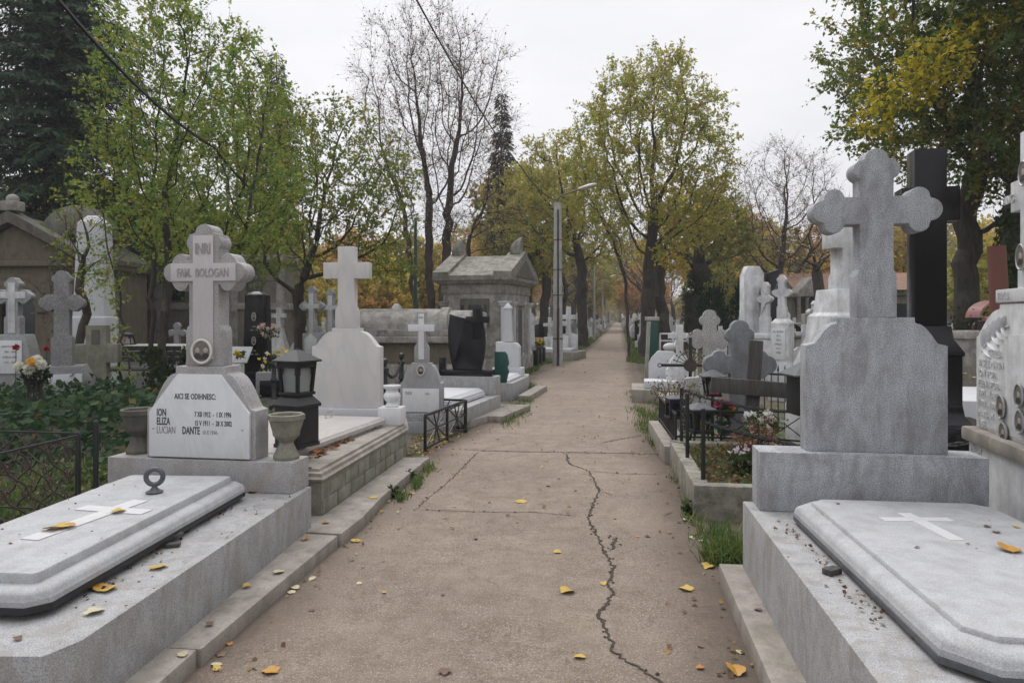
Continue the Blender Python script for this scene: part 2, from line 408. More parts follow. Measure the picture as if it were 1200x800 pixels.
def tree(name, label, base, ells, natt, D, dk, R, seed, pal, leaf=.1, per=6, tw=3, twl=.5, fork=None, r0=.008, trunk_h=2, lean=(0, 0),
         bark='bark', leafm='leaf', shell=.5, up=.12, keep=1.0, group='trees standing among the graves', cat='tree', clump=.0, tip_thr=.02, out=.5, droop=.15, stems=None, ivy=None, flat=.5, spread=.05, jit=.18, extra=None):
    """ells are given relative to the base"""
    rng = np.random.default_rng(seed); root = thing(name, label, cat, base, 0, group)
    att = in_ellipsoids(rng, ells, natt, shell)
    P, Q = [], []
    for (sx, sy, dx, dy, hh) in (stems or [(0, 0, lean[0], lean[1], trunk_h)]):
        n = max(3, int(hh/(D*.9))); prev = -1 if not P else 0
        first = True
        for i in range(n+1):
            t = i/n
            P.append(np.array([sx+dx*t+rng.normal()*.04*(i > 0), sy+dy*t+rng.normal()*.04*(i > 0), -.15+(hh+.15)*t]))
            Q.append(-1 if first else len(P)-2); first = False
    pos, par = colonize(rng, att, (P, Q), D, dk, up=up, jit=jit)
    rad, kc = radii(par, R, r0)
    low = pos[:, 2]
    flare = 1+.45*np.exp(-np.maximum(low, 0)/.35); rad = np.where(rad > R*.35, rad*flare, rad)
    acc = Acc(); skeleton(acc, pos, par, rad)
    cen = np.array([np.average([e[i] for e in ells], weights=[e[3]*e[4]*e[5] for e in ells]) for i in range(3)]); cen[2] -= ells[0][5]*.3
    sel = np.where((rad < tip_thr) & (par >= 0))[0]
    lf = Acc()
    if len(sel) and tw:
        p, mid, e, A, B_ = twigs(rng, pos, par, sel, tw, twl, max(r0*.6, .004), cen, out=out, droop=droop)
        acc.add(*A); acc.add(*B_)
        if per:
            kf = np.full(len(p), keep)
            if clump:
                f = np.sin(p[:, 0]*1.9+seed)*np.sin(p[:, 1]*1.7+2*seed)*np.sin(p[:, 2]*2.3+seed*.7)
                kf = np.clip(keep+f*clump*1.8, 0, 1)
            V, Fc, col, _ = leaves_on(rng, p, mid, e, per, leaf, spread, pal, flat=flat, keep=kf)
            lf.add(V, Fc, col)
    if extra: extra(rng, lf, acc)
    o = acc.obj('trunk', MB[bark], smooth=True); o.parent = root
    if lf.n: o = lf.obj('crown', MB[leafm]); o.parent = root
    if ivy:
        ia = Acc()
        big = np.where((rad > R*.25) & (par >= 0) & (pos[:, 2] < ivy[0]))[0]
        k = rng.choice(big, ivy[1]); t = rng.uniform(size=(len(k), 1)); q = pos[k]*t+pos[par[k]]*(1-t)
        d = unit(rng.normal(size=(len(k), 3))*np.array([1, 1, .15])); q = q+d*(rad[k][:, None]+rng.uniform(0, .12, (len(k), 1)))
        V, Fc = leaf_geo(rng, q, unit(rng.normal(size=(len(k), 3))+np.array([0, 0, -.8])), d, rng.uniform(.07, .13, len(k)), .9)
        ia.add(V, Fc, np.repeat(pick_cols(rng, len(k), [(3, (.03, .055, .02)), (1, (.06, .09, .025))]), 4, 0))
        o = ia.obj('ivy_cover', MB['leaf']); o.parent = root
    return root
def spruce(name, label, base, h, rmax, seed, z0=1.5, whorls=40, per=7, pal=None, R=.25, needle=.16, dens=1.0, droop=.35, group='trees standing among the graves', leafm='needle'):
    rng = np.random.default_rng(seed); root = thing(name, label, 'tree', base, 0, group); acc = Acc(); lf = Acc()
    zs = np.linspace(-.1, h, 16); P = np.stack([rng.normal(size=16)*.03, rng.normal(size=16)*.03, zs], 1); P[0, :2] = 0
    rr = R*(1-zs/h*.95); dd = np.tile([0, 0, 1.], (15, 1)); acc.add(*tubes(P[:-1], P[1:], dd, dd, rr[:-1], rr[1:], 9))
    p0s, p1s, r0s, r1s = [], [], [], []
    for i in range(whorls):
        z = z0+(h-z0)*((i+rng.uniform())/whorls); f = 1-(z-z0)/(h-z0)
        for j in range(per):
            a = rng.uniform(0, 2*math.pi); ln = rmax*(f**.75*.9+.06)*rng.uniform(.55, 1.1)
            d = np.array([math.cos(a), math.sin(a), .1]); pts = [np.array([0, 0, z])]; m = 6
            for s in range(m):
                d2 = unit(d+np.array([0, 0, .25-droop*2.2*(s/m)**.7])+rng.normal(size=3)*.08); pts.append(pts[-1]+d2*ln/m)
            for s in range(m):
                p0s.append(pts[s]); p1s.append(pts[s+1]); r0s.append(.03*f*(1-s/m)+.006); r1s.append(.03*f*(1-(s+1)/m)+.005)
    p0, p1 = np.array(p0s), np.array(p1s); d = unit(p1-p0); acc.add(*tubes(p0, p1, d, d, np.array(r0s), np.array(r1s), 3))
    seglen = np.linalg.norm(p1-p0, axis=1); cnt = np.maximum(1, (seglen*42*dens)).astype(int); cnt[::6] = cnt[::6]//3
    k = np.repeat(np.arange(len(p0)), cnt); t = rng.uniform(size=(len(k), 1)); q = p0[k]+(p1[k]-p0[k])*t
    side = unit(np.cross(d[k], np.array([0, 0, 1.])))*np.sign(rng.normal(size=(len(k), 1)))
    off = rng.uniform(0, .28, (len(k), 1)); q = q+side*off+np.array([0, 0, -1])*off*.5*rng.uniform(0, 1.2, (len(k), 1))
    dr = unit(d[k]*.7+side*.8+np.array([0, 0, -.55])+rng.normal(size=(len(k), 3))*.35)
    V, Fc = leaf_geo(rng, q, dr, unit(rng.normal(size=(len(k), 3))+np.array([0, 0, 1])), needle*rng.uniform(.6, 1.3, len(k)), .22, .1)
    lf.add(V, Fc, np.repeat(pick_cols(rng, len(k), pal), 4, 0))
    o = acc.obj('trunk', MB['bark'], smooth=True); o.parent = root
    o = lf.obj('crown', MB[leafm]); o.parent = root
    return root
def scatter_leaves(rng, n, sampler, size, pal, asp=.8, upn=.7, hz=(0, .15), tilt=.5):
    xy = sampler(n); q = np.concatenate([xy, rng.uniform(hz[0], hz[1], (len(xy), 1))], 1)
    d = unit(rng.normal(size=(len(q), 3))*np.array([1, 1, tilt])); nn = unit(rng.normal(size=(len(q), 3))*(1-upn)+np.array([0, 0, upn]))
    V, Fc = leaf_geo(rng, q, d, nn, size*rng.uniform(.55, 1.3, len(q)), asp)
    return V, Fc, np.repeat(pick_cols(rng, len(q), pal), 4, 0)
def grass_blades(rng, xy, h, pal, z=0, w=.006):
    n = len(xy); p = np.concatenate([xy, np.full((n, 1), z)], 1); d = unit(rng.normal(size=(n, 3))*np.array([.45, .45, 0])+np.array([0, 0, 1]))
    hh = h*rng.uniform(.5, 1.2, (n, 1)); s = unit(np.cross(d, rng.normal(size=(n, 3))))*w
    m = p+d*hh*.55; e = m+unit(d+rng.normal(size=(n, 3))*.5+np.array([0, 0, -.3]))*hh*.5
    V = np.stack([p-s, p+s, m+s*.8, m-s*.8, e], 1).reshape(-1, 3); i = np.arange(n)[:, None]*5
    return V, [i+np.array([[0, 1, 2, 3]]), i+np.array([[3, 2, 4]])], np.repeat(pick_cols(rng, n, pal), 5, 0)
def grass_obj(name, rng, xy, h, pal, mat, z=0, w=.006):
    V, Fs, col = grass_blades(rng, xy, h, pal, z, w); return np_mesh(name, V, Fs, mat, col)
# ------------------------------------------------------------------ palette of materials
GR_L = m_granite('granite_pinkish', (.40, .393, .40), .55, 150, stainamt=.4, light=1.3)
GR_R = m_granite('granite_bluish', (.415, .43, .465), .55, 160, stain=(.28, .25, .25), stainamt=.5, light=1.3)
GR_S = m_granite('granite_slab', (.425, .435, .455), .78, 190, stainamt=.25, light=1.15)
GR_K = m_granite('granite_kerb', (.385, .388, .40), .66, 170, stain=(.36, .32, .25), stainamt=.5, light=1.2)
GR_M = m_granite('granite_grey', (.36, .37, .39), .55, 100, stainamt=.4)
GR_D = m_granite('granite_dark', (.235, .24, .25), .55, 90, stainamt=.3)
GR_G = m_granite('gravel_grey', (.40, .40, .40), .45, 60, stainamt=.5)
MARB = m_marble('marble_white', (.66, .67, .69), (.50, .52, .55), .35, 3)
MARP = m_marble('marble_pink', (.53, .50, .52), (.43, .40, .42), .35, 5)
MARV = m_marble('marble_veined', (.56, .54, .53), (.41, .42, .45), .42, 1.5, dirt=.25)
MARO = m_marble('marble_old', (.52, .53, .56), (.48, .49, .52), .5, 4, rough=.6, dirt=.45)
PAINT = m_stone('white_painted_stone', (.64, .65, .67), .66, 3, rough=.7, mossc=(.36, .35, .33), mossamt=.5, bumps=.2, fine=.35)
CONC = m_stone('concrete', (.31, .28, .25), .72, 5, mossc=(.16, .15, .11), mossamt=.5)
CONM = m_stone('concrete_mossy', (.25, .24, .20), .6, 5, mossc=(.12, .135, .075), mossamt=.75)
OLD = m_stone('old_limestone', (.335, .318, .295), .36, 4, mossc=(.16, .16, .12), mossamt=.6)
OLDD = m_stone('old_dark_stone', (.13, .12, .105), .5, 4, mossc=(.10, .11, .07), mossamt=.6)
SAND = m_stone('sandstone', (.15, .125, .09), .65, 5, mossc=(.15, .13, .10), mossamt=.5)
PLASTER = m_stone('cream_plaster', (.18, .165, .135), .75, 2.5, mossc=(.25, .22, .18), mossamt=.5, bumps=.15)
TILE = m_stone('roof_tiles', (.30, .165, .11), .5, 10, mossc=(.14, .12, .09), mossamt=.7)
BLK = m_plain('polished_black_granite', (.012, .012, .015), .2, var=.4, scale=120, bumps=0); BLK.node_tree.nodes['Principled BSDF'].inputs['Specular IOR Level'].default_value = .32
BMET = m_plain('black_painted_metal', (.014, .015, .017), .45, 0, .4, 30)
DMET = m_plain('grey_metal', (.10, .105, .115), .5, .2, .4, 20)
CHROME = m_plain('brushed_steel', (.55, .55, .56), .3, .9, .1)
RUST = m_rust('rusty_iron', (.035, .03, .028))
RUSTP = m_rust('rusty_pipe', (.13, .045, .035), (.17, .07, .04), .8)
WOODG = m_wood('weathered_wood', (.075, .070, .066))
CRUMB = m_stone('crumbling_concrete', (.27, .255, .215), .5, 7, mossc=(.075, .065, .05), mossamt=.85, bumps=.9)
MARW = m_marble('marble_weathered_slab', (.40, .375, .36), (.28, .27, .27), .5, 3, rough=.6, dirt=.6)
ROOFS = m_stone('old_roof_stone', (.27, .255, .23), .35, 5, mossc=(.10, .11, .06), mossamt=.85, bumps=.9)
INLAY = m_marble('inlay_marble', (.58, .585, .60), (.48, .48, .5), .4, 4, dirt=.4)
WOODD = m_wood('dark_wood', (.035, .035, .033))
WOODW = m_wood('pale_post_wood', (.34, .33, .31))
GREENP = m_plain('green_paint', (.012, .075, .06), .5, var=.3)
LETTER = m_plain('dark_lettering', (.06, .06, .065), .6, var=.5, scale=90, bumps=0)
LETTR = m_plain('raised_pink_lettering', (.37, .335, .345), .7, var=.35, scale=60)
LETTP = m_plain('faded_lettering', (.23, .20, .21), .7, var=.3, scale=90, bumps=0)
LETTW = m_plain('pale_lettering', (.45, .45, .45), .6, var=.2, bumps=0)
GLASS = m_plain('frosted_lantern_glass', (.30, .32, .32), .25, var=.2, scale=8)
DGLASS = m_plain('dark_glass', (.02, .025, .03), .12, var=.3)
PORC = m_plain('porcelain', (.62, .60, .56), .25, var=.06)
PHOTO = m_plain('portrait_photo', (.19, .175, .16), .3, var=.35, scale=40, bumps=0)
PHOTOD = m_plain('portrait_dark', (.05, .045, .045), .3, var=.3, scale=60, bumps=0)
SKINP = m_plain('portrait_face', (.40, .34, .30), .35, var=.12, bumps=0)
REDC = m_plain('red_candle', (.42, .02, .02), .35, var=.1)
YELC = m_plain('yellow_candle', (.65, .42, .04), .4, var=.1)
REDP = m_plain('faded_red_paint', (.30, .14, .13), .45, var=.2)
SOILM = m_plain('soil', (.055, .042, .03), .95, var=.5, scale=18, bumps=.8)
WHITEF = m_plain('white_petals', (.78, .76, .70), .6, var=.1)
CONCP = m_stone('pole_concrete', (.42, .415, .41), .8, 3, mossc=(.25, .22, .19), mossamt=.4, bumps=.15)
MB['bark'] = m_bark('bark', (.06, .05, .042)); MB['barkr'] = m_bark('bark_reddish', (.058, .044, .038))
MB['leaf'] = m_leaf('leaf', .45); MB['leafbg'] = m_leaf('leaf_far', .45, hue=.03); MB['needle'] = m_leaf('needle', .12, .6); MB['dry'] = m_leaf('dry_leaf', .15, .7)
MB['grass'] = m_leaf('grass_blade', .3, .6)

# ground
def ground_mat():
    m, nt, b = newmat('ground_soil'); v = coords(nt)
    n1 = noise(nt, v, 1.1, 8, .7); n2 = noise(nt, v, 14, 6, .75); n3 = noise(nt, v, .25, 4, .6)
    soil = ramp(nt, n2, [(.3, (.055, .043, .032)), (.55, (.115, .092, .072)), (.75, (.19, .155, .12))])
    green = ramp(nt, n2, [(.3, (.025, .036, .012)), (.6, (.06, .085, .025)), (.8, (.12, .12, .05))])
    f = ramp(nt, mix(nt, .5, n1, n3), [(.44, G(0)), (.56, G(.9))])
    L(nt, mix(nt, f, soil, green), b.inputs['Base Color']); b.inputs['Roughness'].default_value = .95
    bump(nt, b, n2, .8, .03); return m
def path_mat():
    m, nt, b = newmat('path_trodden_concrete'); v = coords(nt)
    n0 = noise(nt, v, .8, 5, .6); n1 = noise(nt, v, 5, 9, .78, .2); n2 = noise(nt, v, 60, 4, .8); n3 = noise(nt, v, 220, 2, .6); n4 = noise(nt, coords(nt, (1.6, .75, 1)), 6, 4, .6, .6)
    n5 = noise(nt, v, 24, 7, .88); n6 = noise(nt, v, 95, 2, .7); n7 = noise(nt, v, 150, 2, .7)
    c = ramp(nt, n1, [(.36, (.182, .138, .104)), (.5, (.228, .181, .143)), (.64, (.27, .222, .18))])
    c = mix(nt, .8, c, ramp(nt, n0, [(.36, G(.82)), (.5, G(.98)), (.64, G(1.14))]), 'MULTIPLY')
    smooth = ramp(nt, noise(nt, v, 1.7, 5, .65, .4), [(.45, G(.95)), (.58, G(.3))])
    c = mix(nt, smooth, c, mix(nt, 1.0, c, ramp(nt, n5, [(.36, G(.55)), (.46, G(.95)), (.56, G(1.05)), (.66, G(1.35))]), 'MULTIPLY'))
    c = mix(nt, smooth, c, mix(nt, .85, c, ramp(nt, n2, [(.34, G(.45)), (.45, G(.9)), (.55, G(1.1)), (.66, G(1.6))]), 'MULTIPLY'))
    c = mix(nt, ramp(nt, n6, [(.60, G(0)), (.64, G(.8))]), c, (.46, .41, .36))
    c = mix(nt, ramp(nt, n7, [(.60, G(0)), (.64, G(.7))]), c, (.07, .05, .04))
    c = mix(nt, .6, c, ramp(nt, n3, [(.3, G(.7)), (.5, G(1)), (.72, G(1.2))]), 'MULTIPLY')
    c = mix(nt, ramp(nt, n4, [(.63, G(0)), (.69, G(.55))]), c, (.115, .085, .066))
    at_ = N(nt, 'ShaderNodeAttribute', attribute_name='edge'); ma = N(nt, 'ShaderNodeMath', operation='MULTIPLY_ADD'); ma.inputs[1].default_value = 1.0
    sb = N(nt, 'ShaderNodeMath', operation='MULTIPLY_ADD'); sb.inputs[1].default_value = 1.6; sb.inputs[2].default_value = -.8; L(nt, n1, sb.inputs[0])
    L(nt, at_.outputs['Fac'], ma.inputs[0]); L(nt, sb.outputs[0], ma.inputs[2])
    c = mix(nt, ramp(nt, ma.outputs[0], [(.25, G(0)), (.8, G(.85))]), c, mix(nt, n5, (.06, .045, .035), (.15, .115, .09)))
    L(nt, c, b.inputs['Base Color']); b.inputs['Roughness'].default_value = .95
    h = mix(nt, .5, n5, mix(nt, .5, n2, n4)); bump(nt, b, h, .8, .018); return m
GROUND, PATH = ground_mat(), path_mat()
CRACK = m_plain('crack_shade_soil', (.06, .044, .034), .95, var=.5, scale=40, bumps=.5)
g = B(); bmesh.ops.create_grid(g, x_segments=24, y_segments=24, size=450)
struct('ground', g, GROUND, (0, 200, -.006))
PL = [(-3, -1.9), (.5, -1.65), (2.99, -1.39), (4.9, -1.2), (7.4, -.93), (8.3, -.85), (9.5, -.45), (11.3, .02), (13.4, .12), (15.2, .3), (17, .25), (19, .42), (21.5, 1.1), (25, 2.2), (30, 3.05), (45.7, 5.66), (80, 11.1), (230, 34.6)]
PR = [(-3, .3), (.5, .78), (2.99, 1.13), (4.2, 1.3), (5.45, 1.5), (7.4, 1.74), (9.26, 1.95), (11.85, 2.44), (16.4, 3.14), (26.7, 4.73), (45.7, 7.54), (80, 13), (230, 36.7)]
pl = lambda y: float(np.interp(y, [p[0] for p in PL], [p[1] for p in PL]))
pr = lambda y: float(np.interp(y, [p[0] for p in PR], [p[1] for p in PR]))
rs = np.random.default_rng(5)
ys = np.concatenate([np.arange(-3, 30, .12), np.arange(30, 230, 2.0)])
lo = [(pl(y)-.04-.16*(y < 12)+.05*math.sin(y*3.1)*math.sin(y*1.3)+rs.normal()*.012, y) for y in ys]; hi = [(pr(y)+.04+.05*math.sin(y*2.7+1)*math.sin(y*1.1)+rs.normal()*.012, y) for y in ys]
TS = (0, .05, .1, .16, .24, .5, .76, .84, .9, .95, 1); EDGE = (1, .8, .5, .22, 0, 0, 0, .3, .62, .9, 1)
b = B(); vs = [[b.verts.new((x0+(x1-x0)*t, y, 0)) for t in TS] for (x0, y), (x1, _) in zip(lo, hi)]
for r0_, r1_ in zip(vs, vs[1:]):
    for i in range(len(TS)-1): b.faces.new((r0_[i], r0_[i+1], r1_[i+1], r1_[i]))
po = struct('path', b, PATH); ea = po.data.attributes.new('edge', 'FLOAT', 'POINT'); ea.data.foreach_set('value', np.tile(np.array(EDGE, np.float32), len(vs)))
# side path leaving to the left past the small mausoleum
b = B(); vv = [b.verts.new(p) for p in ((.6, 16.0, -.003), (1.4, 19.4, -.003), (-1.5, 17.7, -.003), (-1.2, 16.9, -.003))]; b.faces.new(vv)
struct('side_path', b, PATH)
# cracks: flat dark ribbons painting the shade in the path's breaks, plus earthy crumbs
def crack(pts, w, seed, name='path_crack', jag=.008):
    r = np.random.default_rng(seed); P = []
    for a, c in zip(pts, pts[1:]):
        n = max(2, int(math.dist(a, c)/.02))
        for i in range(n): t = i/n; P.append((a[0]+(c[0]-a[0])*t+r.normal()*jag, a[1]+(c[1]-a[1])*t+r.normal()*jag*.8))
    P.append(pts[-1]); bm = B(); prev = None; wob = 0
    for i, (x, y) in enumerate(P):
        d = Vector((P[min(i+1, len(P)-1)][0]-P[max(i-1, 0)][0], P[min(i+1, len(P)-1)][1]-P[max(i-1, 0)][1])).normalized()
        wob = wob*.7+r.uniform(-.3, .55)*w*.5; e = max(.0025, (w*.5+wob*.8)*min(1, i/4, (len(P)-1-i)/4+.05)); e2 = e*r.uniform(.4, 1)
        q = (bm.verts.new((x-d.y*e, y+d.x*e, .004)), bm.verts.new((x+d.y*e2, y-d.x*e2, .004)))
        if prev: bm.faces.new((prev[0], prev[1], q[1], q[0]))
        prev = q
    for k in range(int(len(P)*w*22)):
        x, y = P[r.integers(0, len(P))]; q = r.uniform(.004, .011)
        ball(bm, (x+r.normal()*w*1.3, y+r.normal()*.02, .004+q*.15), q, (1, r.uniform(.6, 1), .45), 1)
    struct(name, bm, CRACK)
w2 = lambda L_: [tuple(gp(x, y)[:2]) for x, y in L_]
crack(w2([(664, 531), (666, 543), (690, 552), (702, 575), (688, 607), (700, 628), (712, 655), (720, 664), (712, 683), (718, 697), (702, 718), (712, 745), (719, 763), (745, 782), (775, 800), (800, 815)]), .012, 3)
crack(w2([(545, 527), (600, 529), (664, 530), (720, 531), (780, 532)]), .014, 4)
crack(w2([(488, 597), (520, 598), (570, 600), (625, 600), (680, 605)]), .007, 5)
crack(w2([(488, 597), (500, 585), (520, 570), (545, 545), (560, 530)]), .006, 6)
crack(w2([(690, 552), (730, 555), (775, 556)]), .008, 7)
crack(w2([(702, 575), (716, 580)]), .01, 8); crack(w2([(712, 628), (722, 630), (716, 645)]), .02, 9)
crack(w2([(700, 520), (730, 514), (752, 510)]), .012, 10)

# ------------------------------------------------------------------ sky, sun, camera
sc = bpy.context.scene
wd = bpy.data.worlds.new('World'); sc.world = wd; wd.use_nodes = True; nt = wd.node_tree; bg = nt.nodes['Background']
SUN_EL, SUN_AZ = RAD(58), RAD(-25)     # azimuth from +Y, towards +X
sky = N(nt, 'ShaderNodeTexSky', sky_type='NISHITA'); sky.sun_disc = False; sky.sun_elevation = SUN_EL; sky.sun_rotation = SUN_AZ; sky.dust_density = 4; sky.air_density = 1
hs = N(nt, 'ShaderNodeHueSaturation'); hs.inputs['Saturation'].default_value = .25; L(nt, sky.outputs[0], hs.inputs['Color'])
tc = N(nt, 'ShaderNodeTexCoord'); sp = N(nt, 'ShaderNodeSeparateXYZ'); L(nt, tc.outputs['Generated'], sp.inputs[0])
cl = N(nt, 'ShaderNodeTexNoise', i_Scale=2.2, i_Detail=6, i_Roughness=.55, i_Distortion=.4); mp = N(nt, 'ShaderNodeMapping'); mp.inputs['Scale'].default_value = (1, 1, 2.5)
L(nt, tc.outputs['Generated'], mp.inputs[0]); L(nt, mp.outputs[0], cl.inputs['Vector'])
cloud = ramp(nt, cl.outputs['Fac'], [(.3, (6.5, 6.55, 6.9)), (.68, (7.9, 7.85, 8.0))])
zen = ramp(nt, sp.outputs[2], [(0, G(1.0)), (.42, G(1.0)), (1, G(2.0))])
zc = mix(nt, 1.0, cloud, zen, 'MULTIPLY')
L(nt, mix(nt, .86, hs.outputs[0], zc), bg.inputs['Color']); bg.inputs['Strength'].default_value = .1
sd = bpy.data.lights.new('sun', 'SUN'); sd.energy = 1.1; sd.angle = RAD(35); sd.color = (1, .96, .9)
so = bpy.data.objects.new('sun', sd); C.objects.link(so)
dirv = Vector((math.sin(SUN_AZ)*math.cos(SUN_EL), math.cos(SUN_AZ)*math.cos(SUN_EL), math.sin(SUN_EL)))
so.rotation_euler = dirv.to_track_quat('Z', 'Y').to_euler()
cd = bpy.data.cameras.new('camera'); cd.sensor_width = 36; cd.lens = 24; cd.shift_y = -28/1200; cd.clip_end = 2000; cd.clip_start = .05
co = bpy.data.objects.new('camera', cd); C.objects.link(co); co.location = (0, 0, HC); co.rotation_euler = (math.pi/2, 0, 0); sc.camera = co
sc.view_settings.view_transform = 'Standard'; sc.view_settings.look = 'None'; sc.view_settings.exposure = .47; sc.view_settings.gamma = 1
sc.cycles.max_bounces = 6; sc.cycles.transmission_bounces = 3; sc.cycles.transparent_max_bounces = 4; sc.cycles.use_denoising = True

hz = B(); box(hz, 0, 200, -1.1, 940, 940, 62)
hm = bpy.data.materials.new('haze'); hm.use_nodes = True; hn = hm.node_tree; hn.nodes.clear()
ho = hn.nodes.new('ShaderNodeOutputMaterial'); hv = hn.nodes.new('ShaderNodeVolumePrincipled'); hv.inputs['Color'].default_value = (.95, .95, 1, 1); hv.inputs['Density'].default_value = .0011
hn.links.new(hv.outputs[0], ho.inputs['Volume']); me_h = mesh_obj('haze', hz, hm); me_h['kind'] = 'stuff'
# ------------------------------------------------------------------ foreground graves
def frame_T(T, o): return Vector(o)-Vector(T)
def ogee_slab(parent, T, poly, z, h, mat, trim_mat=BMET, trim=.028):
    b = B(); profiled(b, poly, [(.0, z), (0, z+trim)], .003)
    if trim_mat: part('trim', b, trim_mat, parent, frame_T(T, (0, 0, 0)))
    else: b.free()
    z += trim+.001
    prof = [(.004, z), (.003, z+.022), (.006, z+.026), (.009, z+.040), (.018, z+.052), (.034, z+.060), (.056, z+.064), (.078, z+.066), (.0815, z+.067), (.083, z+h-.008), (.088, z+h-.001), (.094, z+h)]
    b = B(); profiled(b, poly, prof); return part('ledger_slab', b, mat, parent, frame_T(T, (0, 0, 0)))
def cut(poly, d):
    out = []; n = len(poly)
    for i in range(n):
        a, p, c = Vector(poly[i-1]), Vector(poly[i]), Vector(poly[(i+1) % n])
        out += [tuple(p+(a-p).normalized()*d), tuple(p+(c-p).normalized()*d)]
    return out
def medallion(parent, loc, rx, rzz, rot, n=1, frame=PORC, label=None):
    """oval porcelain portrait, facing local -y"""
    b = B(); ring = [(rx*math.cos(t*math.pi/12), -.012, rzz*math.sin(t*math.pi/12)) for t in range(24)]
    tube(b, ring, rx*.13, 6, closed=True); p = part('portrait', b, frame, parent, loc, rot)
    if label: p['label'] = label
    b = B(); prism(b, [(rx*.95*math.cos(t*math.pi/12), rzz*.95*math.sin(t*math.pi/12)) for t in range(24)], -.012, 0); q = part('photo', b, PHOTO, p)
    b = B(); c = B()
    for i in range(n):
        ox = (i-(n-1)/2)*rx*.85; s = rzz*(.32 if n == 1 else .27)
        ball(b, (ox, -.012, rzz*.12), s, (.8, .12, 1)); ball(c, (ox, -.0115, rzz*.12+s*.55), s*.9, (.9, .1, .62))
        wq = rx*(.62 if n == 1 else .40); zb = -rzz*(.62 if n == 1 else .68)
        prism(c, [(ox-wq, zb), (ox+wq, zb), (ox+wq, -rzz*.38), (ox+wq*.35, -rzz*.14), (ox-wq*.35, -rzz*.14), (ox-wq, -rzz*.38)], -.0145, -.0121)
    part('face', b, SKINP, p); part('figure', c, PHOTOD, p); return p

# --- left foreground grave
T = (-2.2, 4.0, 0)
HL = thing('family_grave', 'pinkish granite family grave in the left foreground, trefoil cross and white plaque listing three people', 'grave', T)
b = B(); poly = [(-1.448, 4.93), (-1.625, 2.58), (-1.69, 2.455), (-3.02, 2.47), (-2.98, 5.12)]
slab(b, poly, .06, .383, .008); part('kerb_base', b, GR_K, HL, frame_T(T, (0, 0, 0)))
# inscription recess between base and slab
ogee_slab(HL, T, cut([(-1.772, 4.617), (-1.875, 2.713), (-2.73, 2.78), (-2.63, 4.66)], .07), .412, .108, GR_S)
b = B(); slab(b, inset([(-1.772, 4.617), (-1.875, 2.713), (-2.73, 2.78), (-2.63, 4.66)], .1), .38, .413); part('packing', b, SOILM, HL, frame_T(T, (0, 0, 0)))
P_ = lambda x, y: tuple(gp(x, y, .552)[:2])
a0, a1 = Vector(gp(165, 586, .551)), Vector(gp(34, 632, .551)); ax = (a0-a1).normalized(); pxv = Vector((ax.y, -ax.x, 0))
b = B(); q = [a1-pxv*.05, a1+pxv*.05, a0+pxv*.05, a0-pxv*.05]; slab(b, [p[:2] for p in q], .5505, .5535)
cm = a1.lerp(a0, .72); q = [cm-pxv*.21-ax*.045, cm-pxv*.0502-ax*.045, cm-pxv*.0502+ax*.045, cm-pxv*.21+ax*.045]; slab(b, [p[:2] for p in q], .5505, .5535)
q = [cm+pxv*.0502-ax*.045, cm+pxv*.21-ax*.045, cm+pxv*.21+ax*.045, cm+pxv*.0502+ax*.045]; slab(b, [p[:2] for p in q], .5505, .5535)
part('inlaid_cross', b, INLAY, HL, frame_T(T, (0, 0, 0)))
rp = gp(181, 577, .551); b = B()
lathe(b, [(.045, 0), (.05, .008), (.028, .018), (.014, .035), (.016, .05)], 14)
torus(b, (0, 0, .095), .046, .015, 18, 8, Matrix.Rotation(math.pi/2, 4, 'X')); part('lifting_ring', b, DMET, HL, frame_T(T, rp), .3)
rzl = RAD(-8.8); FO = Vector((-2.215, 4.81, 0)); RM = Matrix.Rotation(rzl, 4, 'Z')
fl = lambda x, y, z: frame_T(T, FO+(RM @ Vector((x, y, z))))
b = B(); box(b, 0, .13, .384, 1.417, .26, .214, .008); part('plinth', b, GR_L, HL, fl(0, 0, 0), rzl)
b = B(); prism(b, shoulder(.42, .345, .655, .195, .04, 12, .055), 0, .18, .008); body = part('headstone', b, GR_L, HL, fl(.0, .035, .599), rzl)
b = B(); prism(b, [(-.385, .012), (.385, .012), (.385, .33), (.165, .60), (-.165, .60), (-.385, .33)], -.026, -.001, .004); plq = part('plaque', b, MARB, HL, fl(.0, .035, .599), rzl)
b = B(); I4 = Matrix.Identity(4); yy = -.0262
text_bm(b, 'AICI SE ODIHNESC:', .056, (-.185, yy, .425), I4, .66, bold=.001)
for i, (n_, d_) in enumerate((('ION', '7 XII 1912  -  1 IX 1996'), ('ELIZA', '15 V 1911  -  28 X 2002'))):
    text_bm(b, n_, .074, (-.325, yy, .302-.062*i), I4, .56, bold=.0016); text_bm(b, d_, .050, (-.03, yy, .302-.062*i), I4, .58, bold=.001)
text_bm(b, 'DANTE', .074, (-.125, yy, .178), I4, .56, bold=.0016)
part('inscription', b, LETTER, plq)
b = B(); text_bm(b, 'LUCIAN', .074, (-.325, yy, .178), I4, .56); text_bm(b, '10 X 1934 -', .042, (.03, yy, .178), I4, .62); part('faded_inscription', b, LETTP, plq)
b = B()
for x in (-.35, .335): ball(b, (x, -.026, .215 if x < 0 else .22), .011, (1, .5, 1), 2)
part('fixing_studs', b, MARP, plq)
cr = trefoil(.114, .668, .315, 1.012, .138, .245, re=.068, rs=.056, back=.066, side=.078, ah=.088)
b = B(); prism(b, cr, 0, .14, .007); crs = part('cross', b, GR_L, HL, fl(.01, .055, 1.2545), rzl)
